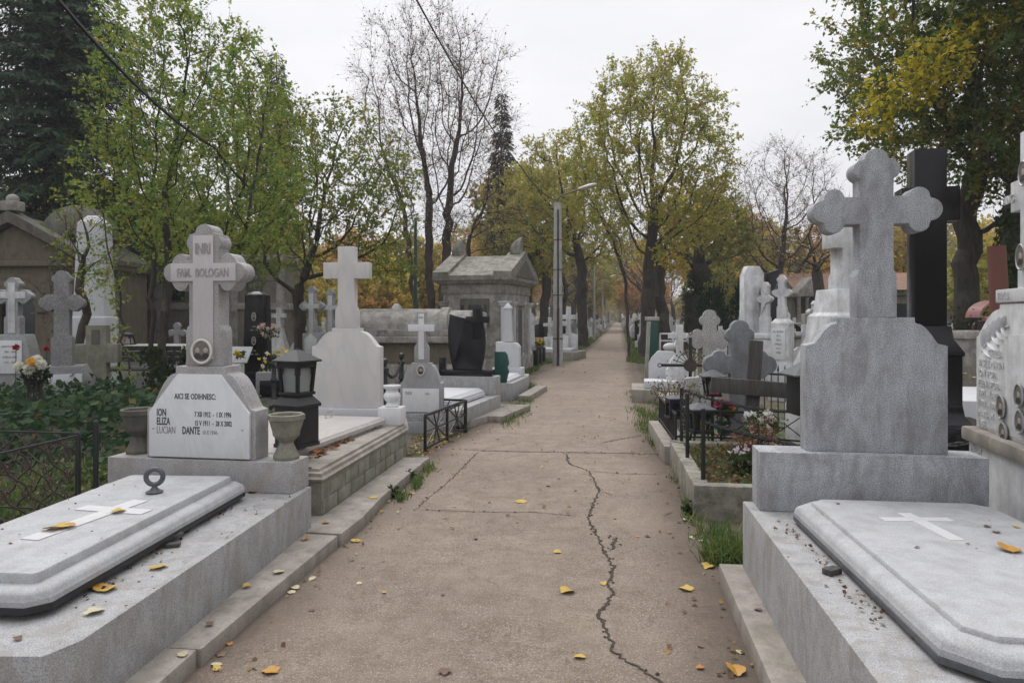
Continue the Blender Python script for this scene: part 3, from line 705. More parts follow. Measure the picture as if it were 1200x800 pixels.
b = B(); prism(b, [(-.078, .05), (.078, .05), (.078, .605), (.25, .605), (.25, .732), (.078, .732), (.078, .93), (-.078, .93), (-.078, .732), (-.25, .732), (-.25, .605), (-.078, .605)], -.010, -.001, .002); inl = part('marble_inlay', b, MARP, HL, fl(.01, .055, 1.2545), rzl)
b = B(); text_bm(b, 'FAM.  BOLOGAN', .086, (0, -.0102, .636), I4, .62, .004, 'CENTER', .0012); text_bm(b, 'INRI', .105, (0, -.0102, .80), I4, .62, .004, 'CENTER', .003); part('raised_lettering', b, LETTR, inl)
medallion(HL, fl(.01, .042, 1.36), .075, .082, rzl, 2)

def urn(name, label, loc, mat, sc_=1.0, seg=12, group=None):
    b = B(); pr_ = [(.092, 0), (.095, .022), (.088, .034), (.056, .105), (.052, .122), (.058, .135), (.092, .165), (.098, .18), (.098, .195), (.122, .275), (.124, .282), (.133, .288), (.134, .322), (.125, .327), (.112, .32), (.10, .27), (0, .26)]
    t = thing(name, label, 'urn', loc, .1, group)
    lathe(b, [(r*sc_, z*sc_) for r, z in pr_], seg); part('bowl', b, mat, t)
    b = B(); lathe(b, [(.1*sc_, .262*sc_), (.097*sc_, .285*sc_), (0, .295*sc_)], seg); part('soil', b, SOILM, t); return t
wl = lambda x, y, z: tuple(FO+(RM @ Vector((x, y, z))))
urn('stone_urn', 'weathered octagonal stone urn right of the white plaque, beside the black lantern', wl(.60, .13, .598), CONM, .98, 8, 'stone urns on the granite plinth')
u2 = urn('stone_urn', 'darker stone urn half hidden left of the white plaque', wl(-.585, .17, .598), OLDD, 1.0, 8, 'stone urns on the granite plinth')

def lantern(name, label, loc, rz, w=.2, h=.3, roof=.1, ped=None, taper=.8, candle=None, roofm=BMET, glass=GLASS, cat='lantern', finial=False):
    t = thing(name, label, cat, loc, rz); z = 0
    if ped:
        pw, ph = ped; b = B(); box(b, 0, 0, 0, pw*1.06, pw*1.06, .03, .004); box(b, 0, 0, .0305, pw, pw, ph-.06, .004)
        loft(b, [[(sx*pw*k/2, sy*pw*k/2, zz) for sx, sy in ((-1, -1), (1, -1), (1, 1), (-1, 1))] for k, zz in ((1.12, ph-.029), (1.12, ph-.005), (.75, ph+.055), (.7, ph+.07))])
        part('pedestal', b, BMET, t)
        b = B(); prism(b, [(-.06, .08), (.06, .08), (.06, .2), (.035, .25), (0, .265), (-.035, .25), (-.06, .2)], -pw/2-.008, -pw/2-.001, .003); part('door', b, BMET, t, (0, 0, 0))
        z = ph+.07
    b = B(); wb = w*taper
    cs = [(-1, -1), (1, -1), (1, 1), (-1, 1)]
    for sx, sy in cs:
        loft(b, [[(sx*wb/2+dx, sy*wb/2+dy, z) for dx, dy in ((-.012, -.012), (.012, -.012), (.012, .012), (-.012, .012))], [(sx*w/2+dx, sy*w/2+dy, z+h) for dx, dy in ((-.012, -.012), (.012, -.012), (.012, .012), (-.012, .012))]])
    box(b, 0, 0, z-.001, wb+.05, wb+.05, .025, .003); 
    for s in (-1, 1):
        box(b, s*w/2, 0, z+h-.045, .02, w-.03, .046); box(b, 0, s*w/2, z+h-.045, w-.03, .02, .046)
        for q in (-1, 1):
            for (ax_, ay_, sx_, sy_) in ((q*w*.41, s*w*.47, .03, .012), (s*w*.47, q*w*.41, .012, .03)): box(b, ax_, ay_, z+h*.62, sx_, sy_, h*.36)
    part('frame', b, BMET, t)
    b = B(); loft(b, [[(sx*(wb/2-.014), sy*(wb/2-.014), z+.026) for sx, sy in cs], [(sx*(w/2-.018), sy*(w/2-.018), z+h-.012) for sx, sy in cs]]); 
    part('glass', b, glass, t)
    if candle:
        b = B(); lathe(b, [(.028, z+.03), (.028, z+h*.55), (.02, z+h*.6)], 12, (0, -w*.47, 0)); part('candle', b, candle, t)
    b = B(); ro = w*.70
    loft(b, [[(sx*ro*k, sy*ro*k, z+h+zz) for sx, sy in cs] for k, zz in ((1, 0), (1, .014), (.12, roof), (.1, roof+.012))]); rf = part('roof', b, roofm, t)
    if finial:
        b = B(); box(b, 0, 0, z+h+roof+.012, .008, .008, .055); box(b, 0, 0, z+h+roof+.042, .034, .009, .009); part('cross_finial', b, BMET, t)
    return t

# --- concrete steps along the path edge
def kerb_piece(poly, h):
    b = B(); slab(b, poly, -.02, h, .014); struct('kerb', b, CONC)
kerb_piece([(-.89, 7.40), (-1.0, 6.6), (-1.10, 5.75), (-1.13, 5.2), (-1.195, 4.78), (-1.9, 4.90), (-1.9, 7.42)], .09)
kerb_piece([(-1.215, 4.768), (-1.33, 3.9), (-1.425, 3.13), (-2.1, 3.2), (-1.9, 4.888)], .083)
kerb_piece([(-1.437, 3.118), (-1.50, 2.4), (-1.68, 1.2), (-2.3, 1.2), (-2.1, 3.188)], .089)
kerb_piece([(1.257, 4.156), (1.47, 4.13), (1.33, 2.64), (1.045, 2.70)], .108); kerb_piece([(1.038, 2.688), (1.32, 2.63), (1.2, 1.0), (.82, 1.0)], .113)

# --- right foreground grave
T = (2.0, 3.4, 0)
HR = thing('granite_grave', 'speckled blue-grey granite grave in the right foreground with blank headstone and trefoil cross', 'grave', T)
b = B(); slab(b, [(1.385, 4.10), (.985, 1.2), (2.75, 1.0), (3.0, 3.9)], .0, .5, .008); part('kerb_base', b, GR_K, HR, frame_T(T, (0, 0, 0)))
ps = [(2.565, 3.655), (2.37, 1.90), (1.322, 2.019), (1.517, 3.77)]
ogee_slab(HR, T, cut(ps, .12), .518, .085, GR_S, DMET, .022)
b = B(); slab(b, inset(ps, .09), .497, .519); part('packing', b, SOILM, HR, frame_T(T, (0, 0, 0)))
ztop = .518+.022+.001+.085
a0, a1 = gp(1059, 601, ztop), gp(1122, 633, ztop); ax = (a0-a1).normalized(); pv = Vector((ax.y, -ax.x, 0)); cm = a1.lerp(a0, .74)
b = B()
for q in ([a1-pv*.033, a1+pv*.033, a0+pv*.033, a0-pv*.033], [cm-pv*.165-ax*.03, cm-pv*.0332-ax*.03, cm-pv*.0332+ax*.03, cm-pv*.165+ax*.03], [cm+pv*.0332-ax*.03, cm+pv*.165-ax*.03, cm+pv*.165+ax*.03, cm+pv*.0332+ax*.03]): slab(b, [p[:2] for p in q], ztop-.0005, ztop+.0025)
part('inlaid_cross', b, INLAY, HR, frame_T(T, (0, 0, 0)))
rzr = RAD(-9.0); FR = Vector((2.0, 3.797, 0)); RR = Matrix.Rotation(rzr, 4, 'Z'); fr = lambda x, y, z: frame_T(T, FR+(RR @ Vector((x, y, z))))
b = B(); box(b, 0, .11, .501, 1.195, .22, .335, .006); part('plinth', b, GR_R, HR, fr(0, 0, 0), rzr)
b = B(); prism(b, shoulder(.375, .605, .764, .205, .05, 12, .035), 0, .13, .006); part('headstone', b, GR_R, HR, fr(.045, .065, .8365), rzr)
b = B(); prism(b, trefoil(.09, .605, .345, .955, .106, .225, re=.064, rs=.056, back=.056, side=.07, ah=.078), 0, .13, .008); part('cross', b, GR_R, HR, fr(.05, .065, 1.601), rzr)
# wooden wedges that hold the slabs up
for k, (x, y, z, rz, l_) in enumerate(((975, 672, .5, .5, .075), (203, 640, .385, .3, .07), (207, 633, .385, 1.0, .06))):
    b = B(); box(b, 0, 0, 0, l_, .045, .02 if k else .026, .004); p = gp(x, y, z)
    solo('wooden_wedge', b, WOODG, ['small wooden wedge under the right granite slab', 'lower wedge under the left granite slab', 'upper wedge under the left granite slab'][k], 'wedge', (p[0], p[1], z+(.021 if k == 2 else 0)), rz)

# --- second grave on the left: veined marble headstone
T = (-2.0, 6.6, 0)
L2 = thing('marble_grave', 'veined white marble headstone with plain cross on a mossy block base behind the black lantern', 'grave', T)
o0 = frame_T(T, (0, 0, 0))
b = B(); py = [(-1.16, 7.52), (-1.45, 5.2), (-2.95, 5.42), (-2.72, 8.3), (-1.3, 8.3)]
slab(b, py, .07, .35, .006)
for k in range(7):
    for j in range(2):
        a = Vector((-1.45, 5.2)).lerp(Vector((-1.16, 7.52)), (k+.04+.5*j)/7.5); c = Vector((-1.45, 5.2)).lerp(Vector((-1.16, 7.52)), (k+.96+.5*j)/7.5)
        n_ = Vector((.992, -.124)); e = [a-n_*.02, c-n_*.02, c+n_*.009, a+n_*.009]; slab(b, [tuple(p) for p in e], .10+.115*j, .205+.115*j, .006)
part('block_base', b, CONM, L2, o0)
b = B(); profiled(b, py, [(-.012, .351), (-.02, .37), (.0, .385), (.005, .41), (.03, .42), (.034, .44)], 0); part('coping', b, CONC, L2, o0)
sp_ = [(-1.35, 7.3), (-1.80, 5.36), (-2.75, 5.5), (-2.5, 7.5)]
b = B(); profiled(b, sp_, [(.03, .441), (.03, .47), (0, .475), (0, .51), (.015, .52), (.025, .535), (.06, .545)]); part('ledger_slab', b, MARW, L2, o0)
b = B()
for (x, y) in ((385, 489),):
    p = gp(x, y, .546)
    for s in (-.045, .045): tube(b, [p+Vector((s*.4, s, 0)), p+Vector((s*.4, s, .055))], .007, 6)
    box(b, p[0], p[1], .60, .014, .13, .012, .003, RAD(-20))
part('slab_handle', b, CHROME, L2, o0)
b = B(); p = gp(345, 552, .44); tube(b, [p+Vector((.12, .03, .02)), p+Vector((.0, 0, .02)), p+Vector((.0, 0, .05))], .006, 5); p = gp(470, 497, .44)
tube(b, [p+Vector((.0, 0, .0)), p+Vector((0, 0, .035)), p+Vector((-.05, 0, .035))], .006, 5); part('iron_hook', b, RUST, L2, o0)
rz2 = RAD(-7); m2 = Vector((-1.93, 7.9, 0))
b = B(); box(b, 0, .1, .44, 1.0, .3, .11, .006); part('plinth', b, MARO, L2, frame_T(T, m2), rz2)
b = B(); prism(b, shoulder(.41, .71, .925, .17, .045, 12, .04), 0, .14, .006); part('headstone', b, MARV, L2, frame_T(T, m2+Vector((0, 0.02, .551))), rz2)
b = B(); prism(b, latin(.1, .67, .275, .95, .095, .13, .2), 0, .12, .005); part('cross', b, MARV, L2, frame_T(T, m2+Vector((0, 0.03, 1.477))), rz2)
vb = gp(457.5, 498, .44)
b = B(); box(b, 0, 0, 0, .25, .22, .185, .005); part('vase_block', b, MARB, L2, frame_T(T, (vb[0], vb[1]+.1, .441)), rz2)
t = thing('marble_vase', 'small round white marble vase on the block right of the veined marble headstone', 'vase', (vb[0], vb[1]+.1, .6265))
b = B(); lathe(b, [(.07, 0), (.075, .015), (.06, .035), (.055, .05), (.08, .075), (.094, .11), (.088, .14), (.066, .165), (.064, .185), (.09, .205), (.096, .215), (.096, .235), (.08, .238), (.06, .2), (0, .19)], 24); part('body', b, MARB, t)
b = B(); lathe(b, [(.062, .19), (.07, .21), (0, .212)], 16); part('soil', b, SOILM, t)
p = Vector((xat(348, 5.62), 5.62, .546)); lantern('grave_lantern', 'large black metal lantern with arched frosted windows on a pedestal beside the stone urn', p, RAD(-25), .20, .27, .10, (.245, .35), .8)
# ------------------------------------------------------------------ graves further along
def at(px, py, Y): return Vector((xat(px, Y), Y, zat(py, Y)))
def flat_grave(name, label, T, rz, mats, kerb=None, slabs=None, cat='grave', group=None): pass
# --- iron railing beside the left step
def rail_panel(parent, a, b_, h, z0, kind, mat=BMET, bar=.022, n=2, post_h=0):
    a, b_ = Vector((*a, 0)), Vector((*b_, 0)); d = (b_-a); ln = d.length; u = d.normalized(); nrm = Vector((-u.y, u.x, 0))
    def bx(bm, p, q, w):
        t = bmesh.new(); v = q-p; bmesh.ops.create_cube(t, size=1); t.transform(Matrix.Diagonal((v.length, w, w, 1)))
        M_ = v.to_track_quat('X', 'Z').to_matrix().to_4x4(); M_.translation = (p+q)/2; merge(bm, t, M_)
    Z = lambda z: Vector((0, 0, z)); bm = B()
    if kind == 'lattice': bar = .010
    bx(bm, a+Z(z0+h), b_+Z(z0+h), bar*1.3); bx(bm, a+Z(z0+.05), b_+Z(z0+.05), bar)
    part('rail', bm, mat, parent); 
    for i in range(n+1):
        p = a.lerp(b_, i/n); bm = B(); box(bm, p.x, p.y, z0-.08, bar*1.4, bar*1.4, h+.08+post_h, .003, math.atan2(u.y, u.x)); part('post', bm, mat, parent)
    bm = B(); w = bar*.6; seg = ln/n
    if kind == 'star':
        for i in range(n):
            p = a.lerp(b_, (i+.02)/n); q = a.lerp(b_, (i+.98)/n); mid = (p+q)/2; zc = z0+.05+(h-.05)*.5
            bx(bm, p+Z(zc), q+Z(zc), w)
            for (s, e) in ((p+Z(z0+.06), q+Z(z0+h-.01)), (p+Z(z0+h-.01), q+Z(z0+.06))): bx(bm, s, e, w)
            for f in (.36, .64): bx(bm, p.lerp(q, f)+Z(z0+.05), p.lerp(q, 1-f)+Z(z0+h), w)
    elif kind == 'bars':
        m = max(2, int(ln/.11))
        for i in range(1, m): p = a.lerp(b_, i/m); bx(bm, p+Z(z0), p+Z(z0+h), w)
    elif kind == 'spikes':
        m = max(2, int(ln/.085))
        for i in range(1, m):
            p = a.lerp(b_, i/m); bx(bm, p+Z(z0), p+Z(z0+h+.06), w); tube(bm, [p+Z(z0+h+.05), p+Z(z0+h+.13)], .016, 4, .001)
    elif kind == 'lattice':
        m = int(ln/.16); zz = [z0+.05+(h-.06)*k/3 for k in range(4)]
        for i in range(-3, m+1):
            for s in (1, -1):
                pts = []
                for k in range(13):
                    f = k/12*3; xx = (i*.16+(f if s > 0 else 3-f)*.16+.018*math.sin(k*math.pi/2*1.0))
                    if 0 <= xx <= ln: pts.append(a+u*xx+Z(z0+.05+(h-.06)*k/12)+nrm*(.006*s))
                if len(pts) > 1: tube(bm, pts, .0065, 4)
        for i in range(m):
            for k in range(3): 
                torus(bm, a+u*(i+.5)*.16+Z((zz[k]+zz[k+1])/2), .036, .005, 10, 4, u.to_track_quat('X', 'Z').to_matrix().to_4x4() @ Matrix.Rotation(math.pi/2, 4, 'X'))
    elif kind == 'x':
        for i in range(n):
            p = a.lerp(b_, (i+.03)/n); q = a.lerp(b_, (i+.97)/n); bx(bm, p+Z(z0+.05), q+Z(z0+h), w); bx(bm, q+Z(z0+.05), p+Z(z0+h), w)
    part('infill', bm, RUST if kind == 'lattice' else mat, parent)
t = thing('iron_railing', 'low black iron railing with star bars beside the concrete step left of the path', 'railing')
rail_panel(t, (-1.03, 8.1), (-.645, 9.55), .44, .0, 'star', n=2); 
rail_panel(t, (-.66, 9.58), (-1.25, 9.72), .44, .0, 'star', n=1)
t = thing('lattice_fence', 'rusty lattice iron fence with a corner and black top bar in front of the ivy', 'fence')
rail_panel(t, (-2.87, 4.5), (-3.05, 2.9), .56, .26, 'lattice', BMET, n=1); rail_panel(t, (-2.87, 4.53), (-5.6, 4.95), .56, .27, 'lattice', BMET, n=1)
b = B(); lathe(b, [(.018, 0), (.018, .62), (.01, .63)], 8); solo('iron_post', b, BMET, 'black upright iron post at the corner of the rusty lattice fence', 'post', (-2.84, 4.66, .27))

# --- grey stone with small white cross and blank white plaque
Y = 9.5; T = Vector((-1.28, Y, 0)); t = thing('cross_headstone', 'small grey headstone with white cross face and white plaque behind the black railing', 'headstone', T, RAD(-6))
b = B(); box(b, 0, .14, -.02, .66, .34, .17, .006); box(b, 0, .14, .151, .60, .27, .11, .005); part('plinth', b, GR_M, t)
b = B(); prism(b, shoulder(.30, .42, .70, .14, .03, 12, .03), 0, .16, .005); part('headstone', b, GR_M, t, (0, .05, .262))
b = B(); prism(b, [(-.26, .02), (.26, .02), (.26, .345), (-.26, .345)], -.014, -.001, .003); q = part('plaque', b, MARB, t, (0, .05, .262))
b = B(); text_bm(b, 'DIDI', .06, (-.22, -.0142, .26), I4, .8); text_bm(b, '1955 -', .04, (.06, -.0142, .26), I4, .8); part('inscription', b, LETTER, q)
b = B(); prism(b, latin(.065, .50, .22, .71, .062, .10, .22), 0, .1, .004); part('cross', b, GR_M, t, (0, .07, .963))
b = B(); prism(b, [(x*.78 if abs(x) > .1 else x*.68, max(.05, z*.985-.0)) for x, z in latin(.058, .50, .24, .70, .05)], -.009, -.001, .002); q = part('cross_face', b, MARB, t, (0, .07, .963))
b = B(); text_bm(b, 'INRI', .05, (0, -.0092, .62), I4, .7, .001, 'CENTER'); part('inscription', b, LETTER, q)
medallion(t, (0, .045, .86), .052, .07, 0, 1)

# --- black shield headstone
T = Vector((-.75, 11.5, 0)); rz = RAD(-11); t = thing('black_headstone', 'polished black shield-shaped headstone with a cross at its top corner on a grey plinth', 'headstone', T, rz)
b = B(); slab(b, [(.63, -.95), (.86, -.93), (.98, .5), (-.9, .5), (-.9, -1.9), (.35, -2.05)], -.02, .10, .01); part('step', b, CONC, t, (0, .0, 0), RAD(-3))
b = B(); slab(b, [(.55, .1), (.40, -1.95), (-.85, -1.9), (-.72, .1)], .09, .30, .006); part('kerb_base', b, GR_K, t)
b = B(); q = [(.35, -.2), (.22, -1.75), (-.72, -1.7), (-.6, -.2)]
profiled(b, q, [(0, .315), (0, .36), (.01, .365), (.015, .40), (.06, .43), (.07, .445)]); part('ledger_slab', b, MARO, t)
b = B(); box(b, -.02, .14, .301, 1.04, .36, .31, .006); part('plinth', b, GR_K, t)
b = B(); box(b, -.02, .12, .612, .88, .22, .10, .004); part('black_base', b, BLK, t)
o = [(-.26, 0), (.24, 0)]
for i in range(11): s = i/10; o.append((.24+.075*math.sin(s*math.pi*.8)*(1 if s < .6 else 1)-.02*s, s*.80))
o += [(.315, .83), (.12, .855)]
for i in range(7): s = i/6; o.append((.10-.42*s, .86+.085*s**1.7))
for i in range(11): s = 1-i/10; o.append((-.26-.09*math.sin(s*math.pi*.75)+.01*s, .02+s*.88))
b = B(); prism(b, o, 0, .09, .005); part('headstone', b, BLK, t, (-.02, .07, .713))
b = B(); prism(b, [(x+.17, z+.52) for x, z in latin(.075, .33, .2, .53, .055)], -.012, .101, .004); part('cross', b, BLK, t, (-.02, .07, .713))
b = B(); box(b, -.46, .1, .612, .11, .11, .31, .004); part('side_block', b, BLK, t)
b = B(); prism(b, [(-.11, 0), (.1, 0), (.13, .14), (.15, .2), (.12, .28), (.15, .34), (.12, .5), (.08, .55), (-.11, .55)], 0, .04, .004)
solo('green_metal_plate', b, GREENP, 'dark green painted metal plate leaning behind the black shield headstone', 'plate', (-.2, 12.0, .45), RAD(-11))

# --- grave beyond, with a narrow grey obelisk on pedestal
T = Vector((-.1, 14.6, 0)); t = thing('pillar_grave', 'grey slab grave with a slender worn pillar on a stepped pedestal before the small mausoleum', 'grave', T, RAD(-9))
b = B(); slab(b, [(.42, .2), (.33, -1.35), (-.8, -1.3), (-.7, .9), (.35, .9)], -.02, .33, .008); part('kerb_base', b, GR_K, t)
b = B(); profiled(b, [(.3, -.05), (.24, -1.25), (-.55, -1.2), (-.5, -.05)], [(0, .335), (0, .375), (.02, .39), (.06, .43)]); part('ledger_slab', b, MARO, t)
b = B(); box(b, -.03, .35, .331, .66, .4, .18, .01); part('plinth', b, MARO, t)
b = B(); prism(b, [(-.27, 0), (.25, 0), (.25, .45), (.19, .53), (-.1, .56), (-.27, .56)], 0, .26, .008); part('pedestal', b, MARO, t, (-.02, .2, .512))
b = B(); loft(b, [[(sx*k-.04, .33+sy*k, z) for sx, sy in ((-1, -1), (1, -1), (1, 1), (-1, 1))] for k, z in ((.11, 1.073), (.075, 1.78), (.095, 1.79), (.085, 1.83), (.0, 1.93))], bev=.006); part('pillar', b, MARO, t)
b = B(); slab(b, [(.55, .5), (.45, -1.5), (.68, -1.5), (.8, .5)], -.02, .11, .01); part('step', b, CONC, t)

# --- small mausoleum
T = Vector((-.14, 18.8, 0)); rz = RAD(-15.6); t = thing('small_mausoleum', 'small weathered stone mausoleum with horned gable roof beside the path', 'mausoleum', T, rz)
W_, D_, Hh = 1.95, 2.75, 2.28
b = B(); box(b, -W_/2, D_/2, -.1, W_+.12, D_+.12, .55, .015); part('plinth', b, OLD, t)
b = B(); box(b, -W_/2, D_/2, .451, W_-.1, D_-.1, Hh-.45, .01); part('wall', b, OLD, t)
for x, y in ((-.08, .08), (-W_+.08, .08), (-.08, .95), (-.08, D_-.95), (-.08, D_-.08)):
    b = B(); box(b, x, y, .452, .24, .24, .10, .008); box(b, x, y, .553, .19, .19, 1.38, .008); box(b, x, y, 1.934, .25, .25, .07, .008); box(b, x, y, 2.005, .3, .3, .05, .006); part('pilaster', b, MARO if x > -.1 else OLD, t)
b = B(); box(b, -.035, D_/2, .50, .06, .72, 1.32); part('door', b, DMET, t)
b = B(); box(b, -.005, D_/2-.42, .452, .12, .10, 1.5); box(b, -.005, D_/2+.42, .452, .12, .10, 1.5); box(b, 0, D_/2, 1.953, .14, 1.0, .10); part('door_frame', b, OLD, t)
b = B(); box(b, -.95, .03, 1.35, .85, .07, .78, .01); part('window_frame', b, OLDD, t)
b = B(); box(b, -.93, -.012, 1.45, .36, .03, .5); box(b, -.62, -.012, 1.45, .08, .03, .5); box(b, -1.3, -.012, 1.45, .08, .03, .5); wn = part('window', b, DGLASS, t)
b = B()
for k in range(4): tube(b, [(-1.08+.1*k, -.035, 1.45), (-1.08+.1*k, -.035, 1.95)], .008, 5)
part('window_bars', b, BMET, t)
b = B(); rc = [(.06, -.06), (.06, D_+.06), (-W_-.06, D_+.06), (-W_-.06, -.06)]
profiled(b, rc, [(.1, Hh-.02), (.07, Hh+.03), (.07, Hh+.24), (-.02, Hh+.27), (-.05, Hh+.31), (-.12, Hh+.36), (-.14, Hh+.43)]); part('cornice', b, OLD, t)
zr = Hh+.432; hw = D_/2+.16
b = B()
for x0, x1, e in ((-W_-.18, -W_+.28, .1), (-.34, .18, .1), (-W_+.281, -.341, .0)):
    yy0, yy1 = -.16-e*.2, D_+.16+e*.2
    loft(b, [[(x, yy0, zr), (x, yy1, zr), (x, yy1, zr+.06+e), (x, D_/2, zr+.72+e), (x, yy0, zr+.06+e)] for x in (x0, x1)])
part('roof', b, ROOFS, t)
b = B(); loft(b, [[(x, .25, zr+.04), (x, D_-.25, zr+.04), (x, D_/2, zr+.58)] for x in (.183, .2)]); part('tympanum', b, OLDD, t)
for x in (-.08, -W_+.05):
    b = B(); loft(b, [[(x+.15*sx*k+off, D_/2+.22*sy*k, zr+.74+z) for sx, sy in ((-1, -1), (1, -1), (1, 1), (-1, 1))] for k, z, off in ((1, 0, 0), (.95, .15, -.02), (.8, .3, 0), (.55, .42, .06), (.25, .5, .14), (.1, .51, .2))], bev=.02); part('horn', b, ROOFS, t)
# --- sarcophagus
T = Vector((-2.3, 16.3, 0)); t = thing('sarcophagus', 'long weathered stone sarcophagus with rounded barrel lid left of the small mausoleum', 'tomb', T, RAD(-3))
b = B(); box(b, 0, .6, -.05, 3.1, 1.7, .55, .02); part('plinth', b, OLD, t)
b = B(); box(b, 0, .6, .501, 2.85, 1.45, .50, .015); part('chest', b, SAND, t)
b = B(); box(b, 0, .6, 1.002, 3.15, 1.75, .15, .02); box(b, 0, .6, 1.153, 2.9, 1.5, .16, .02); part('ledge', b, OLD, t)
b = B(); loft(b, [[(x, .6-.62*math.cos(i*math.pi/16)*k, 1.314+.50*math.sin(i*math.pi/16)*k) for i in range(17)] for x, k in ((-1.5, 1), (.55, 1), (.56, 1.08), (.75, 1.08), (.76, .93), (1.3, .93))]); part('lid', b, OLD, t)
b = B(); prism(b, [(.86, 1.34), (1.08, 1.34), (1.08, 1.53)]+[(.97+.11*math.cos(a), 1.53+.11*math.sin(a)) for a in np.linspace(0, math.pi, 9)[1:]], -.02, .1); part('niche', b, DGLASS, t)
b = B(); box(b, 1.42, .6, 1.315, .42, .6, .42, .06); part('knob', b, OLD, t)

# --- concrete lamp pole
def pole_at(loc, h, arm, label, r=.15, head=True, group='lamp poles along the path', armdir=(1, -.15)):
    t = thing('lamp_pole', label, 'lamp pole', loc, 0, group)
    b = B(); lathe(b, [(r, -.2), (r*.72, h), (0, h+.02)], 14); part('pole', b, CONCP, t)
    b = B(); u = Vector((armdir[0], armdir[1], 0)).normalized()
    pts = [Vector((0, 0, h-.25)), Vector((0, 0, h+.12)), u*.15+Vector((0, 0, h+.25)), u*arm+Vector((0, 0, h+.42))]; tube(b, pts, .028, 7); part('bracket', b, DMET, t)
    b = B(); e = pts[-1]; q = (u+Vector((0, 0, .25))).to_track_quat('X', 'Z').to_matrix().to_4x4(); q.translation = e
    tb = bmesh.new(); loft(tb, [[(x, y*w, z*w*.55+.03) for y, z in [(math.cos(a), math.sin(a)) for a in np.linspace(0, 2*math.pi, 10)[:-1]]] for x, w in ((-.06, .05), (.0, .09), (.3, .13), (.52, .10), (.58, .03))]); merge(b, tb, q); part('lamp_head', b, PORC, t)
    return t
pt = pole_at((1.535, 22.9, 0), 5.45, .75, 'tall grey concrete lamp pole with black cable near the small mausoleum', .175)
b = B(); tube(b, [(.0, -.19+.012*z, z) if True else 0 for z in (.4, 1.2, 2, 2.8, 3.6, 4.4, 5.2)], .028, 6)
for z in (.9, 2.35, 3.2, 4.2): torus(b, (0, 0, z), .172-.009*z+.01, .014, 16, 5)
part('cable', b, BMET, pt)
b = B(); tube(b, [(.0, -.2, -.05), (0, -.19, 1.9)], .04, 8); part('conduit', b, RUST, pt)
for i, Yp in enumerate((48, 71, 95, 122)): pole_at((pl(Yp)-.25, Yp, 0), 5.4, .8, ['second', 'third', 'fourth', 'fifth'][i]+' lamp pole along the left edge of the path, counted from the nearest', .1)
b = B(); lathe(b, [(.09, -.1), (.06, 3.2), (.05, 5.2)], 8); solo('green_pole', b, m_plain('dull_green_paint', (.03, .07, .05), .7), 'slim dark green pole in front of the bare brown tree', 'pole', (xat(487, 24), 24, -.1))

# --- white double cross grave with yellow flowers by the pole
T = Vector((1.75, 26.8, 0)); t = thing('white_cross_grave', 'grave with two white stone crosses on a grey kerb just past the lamp pole', 'grave', T, RAD(-12))
b = B(); slab(b, [(.85, -1.2), (1.1, .6), (-.9, .6), (-.9, -1.2)], -.05, .30, .02); part('kerb_base', b, CONC, t)
b = B(); slab(b, [(.7, -1.0), (.8, .4), (-.5, .4), (-.5, -1.0)], .301, .42, .02); part('ledger_slab', b, MARO, t)
b = B(); prism(b, latin(.09, .95, .30, 1.25, .09, .34, .45), 0, .2, .01); part('front_cross', b, PAINT, t, (.15, -.2, .421))
b = B(); prism(b, latin(.09, 1.2, .28, 1.6, .09, .36, .5), 0, .2, .01); part('rear_cross', b, PAINT, t, (.45, .1, .421))
def potted(name, label, loc, pal, r=.16, n=40, h=.25, pot=True, seed=1, potm=None, blob=.05, cat='flowers'):
    t = thing(name, label, cat, loc); rng = np.random.default_rng(seed)
    if pot: b = B(); lathe(b, [(r*.55, 0), (r*.8, h*.6), (r*.85, h*.62), (r*.7, h*.6), (0, h*.55)], 12); part('pot', b, potm or DMET, t)
    q = in_ellipsoids(rng, [(0, 0, h, r, r, r*.6)], n*4, .8); V, Fc = leaf_geo(rng, q, rng.normal(size=q.shape)+np.array([0, 0, .3]), rng.normal(size=q.shape), np.full(len(q), .09), .5)
    o = np_mesh('foliage', V, Fc, MB['leaf'], np.repeat(pick_cols(rng, len(q), [(1, (.05, .08, .025))]), 4, 0)); o.parent = t
    q = in_ellipsoids(rng, [(0, 0, h+r*.25, r*1.05, r*1.05, r*.75)], n, 1.0); k = 9; q2 = np.repeat(q, k, 0); d = rng.normal(size=q2.shape)+np.array([0, 0, .5])
    V, Fc = leaf_geo(rng, q2, d, rng.normal(size=q2.shape), np.full(len(q2), blob), .7); o = np_mesh('blossoms', V, Fc, MB['leaf'], np.repeat(np.repeat(pick_cols(rng, n, pal), k, 0), 4, 0)); o.parent = t
    return t
potted('yellow_flowers', 'pot of bright yellow flowers on the grave with two white crosses', (1.05, 25.9, .305), [(1, (.75, .55, .02))], .18, 40, .3)

# --- left middle ground: monuments behind the veined marble headstone
def obelisk(name, label, loc, rz, w, h, mat, top=.75, tip=True, base=None):
    t = thing(name, label, 'headstone', loc, rz); b = B(); z = 0
    for bw, bh in (base or ((1.9, .18), (1.5, .2))): box(b, 0, 0, z, w*bw, w*bw*.8, bh, .01); z += bh+.001
    part('plinth', b, mat, t); b = B(); cs = ((-1, -.7), (1, -.7), (1, .7), (-1, .7))
    loft(b, [[(sx*w/2*k, sy*w/2*k, zz) for sx, sy in cs] for k, zz in ((1, z), (top, z+h))+(((.3, z+h+.08),) if tip else ())], bev=.006); part('shaft', b, mat, t); return t, z
Y = 15.5; t, z = obelisk('black_obelisk', 'polished black upright headstone with two oval portraits left of the small white crosses', (xat(302, Y), Y, 0), RAD(-10), .52, 1.72, BLK, .85, True, ((2.0, .25), (1.5, .14)))
medallion(t, (.02, -.185, 1.62), .05, .09, 0, 1); medallion(t, (.02, -.19, 1.08), .05, .09, 0, 1)
b = B()
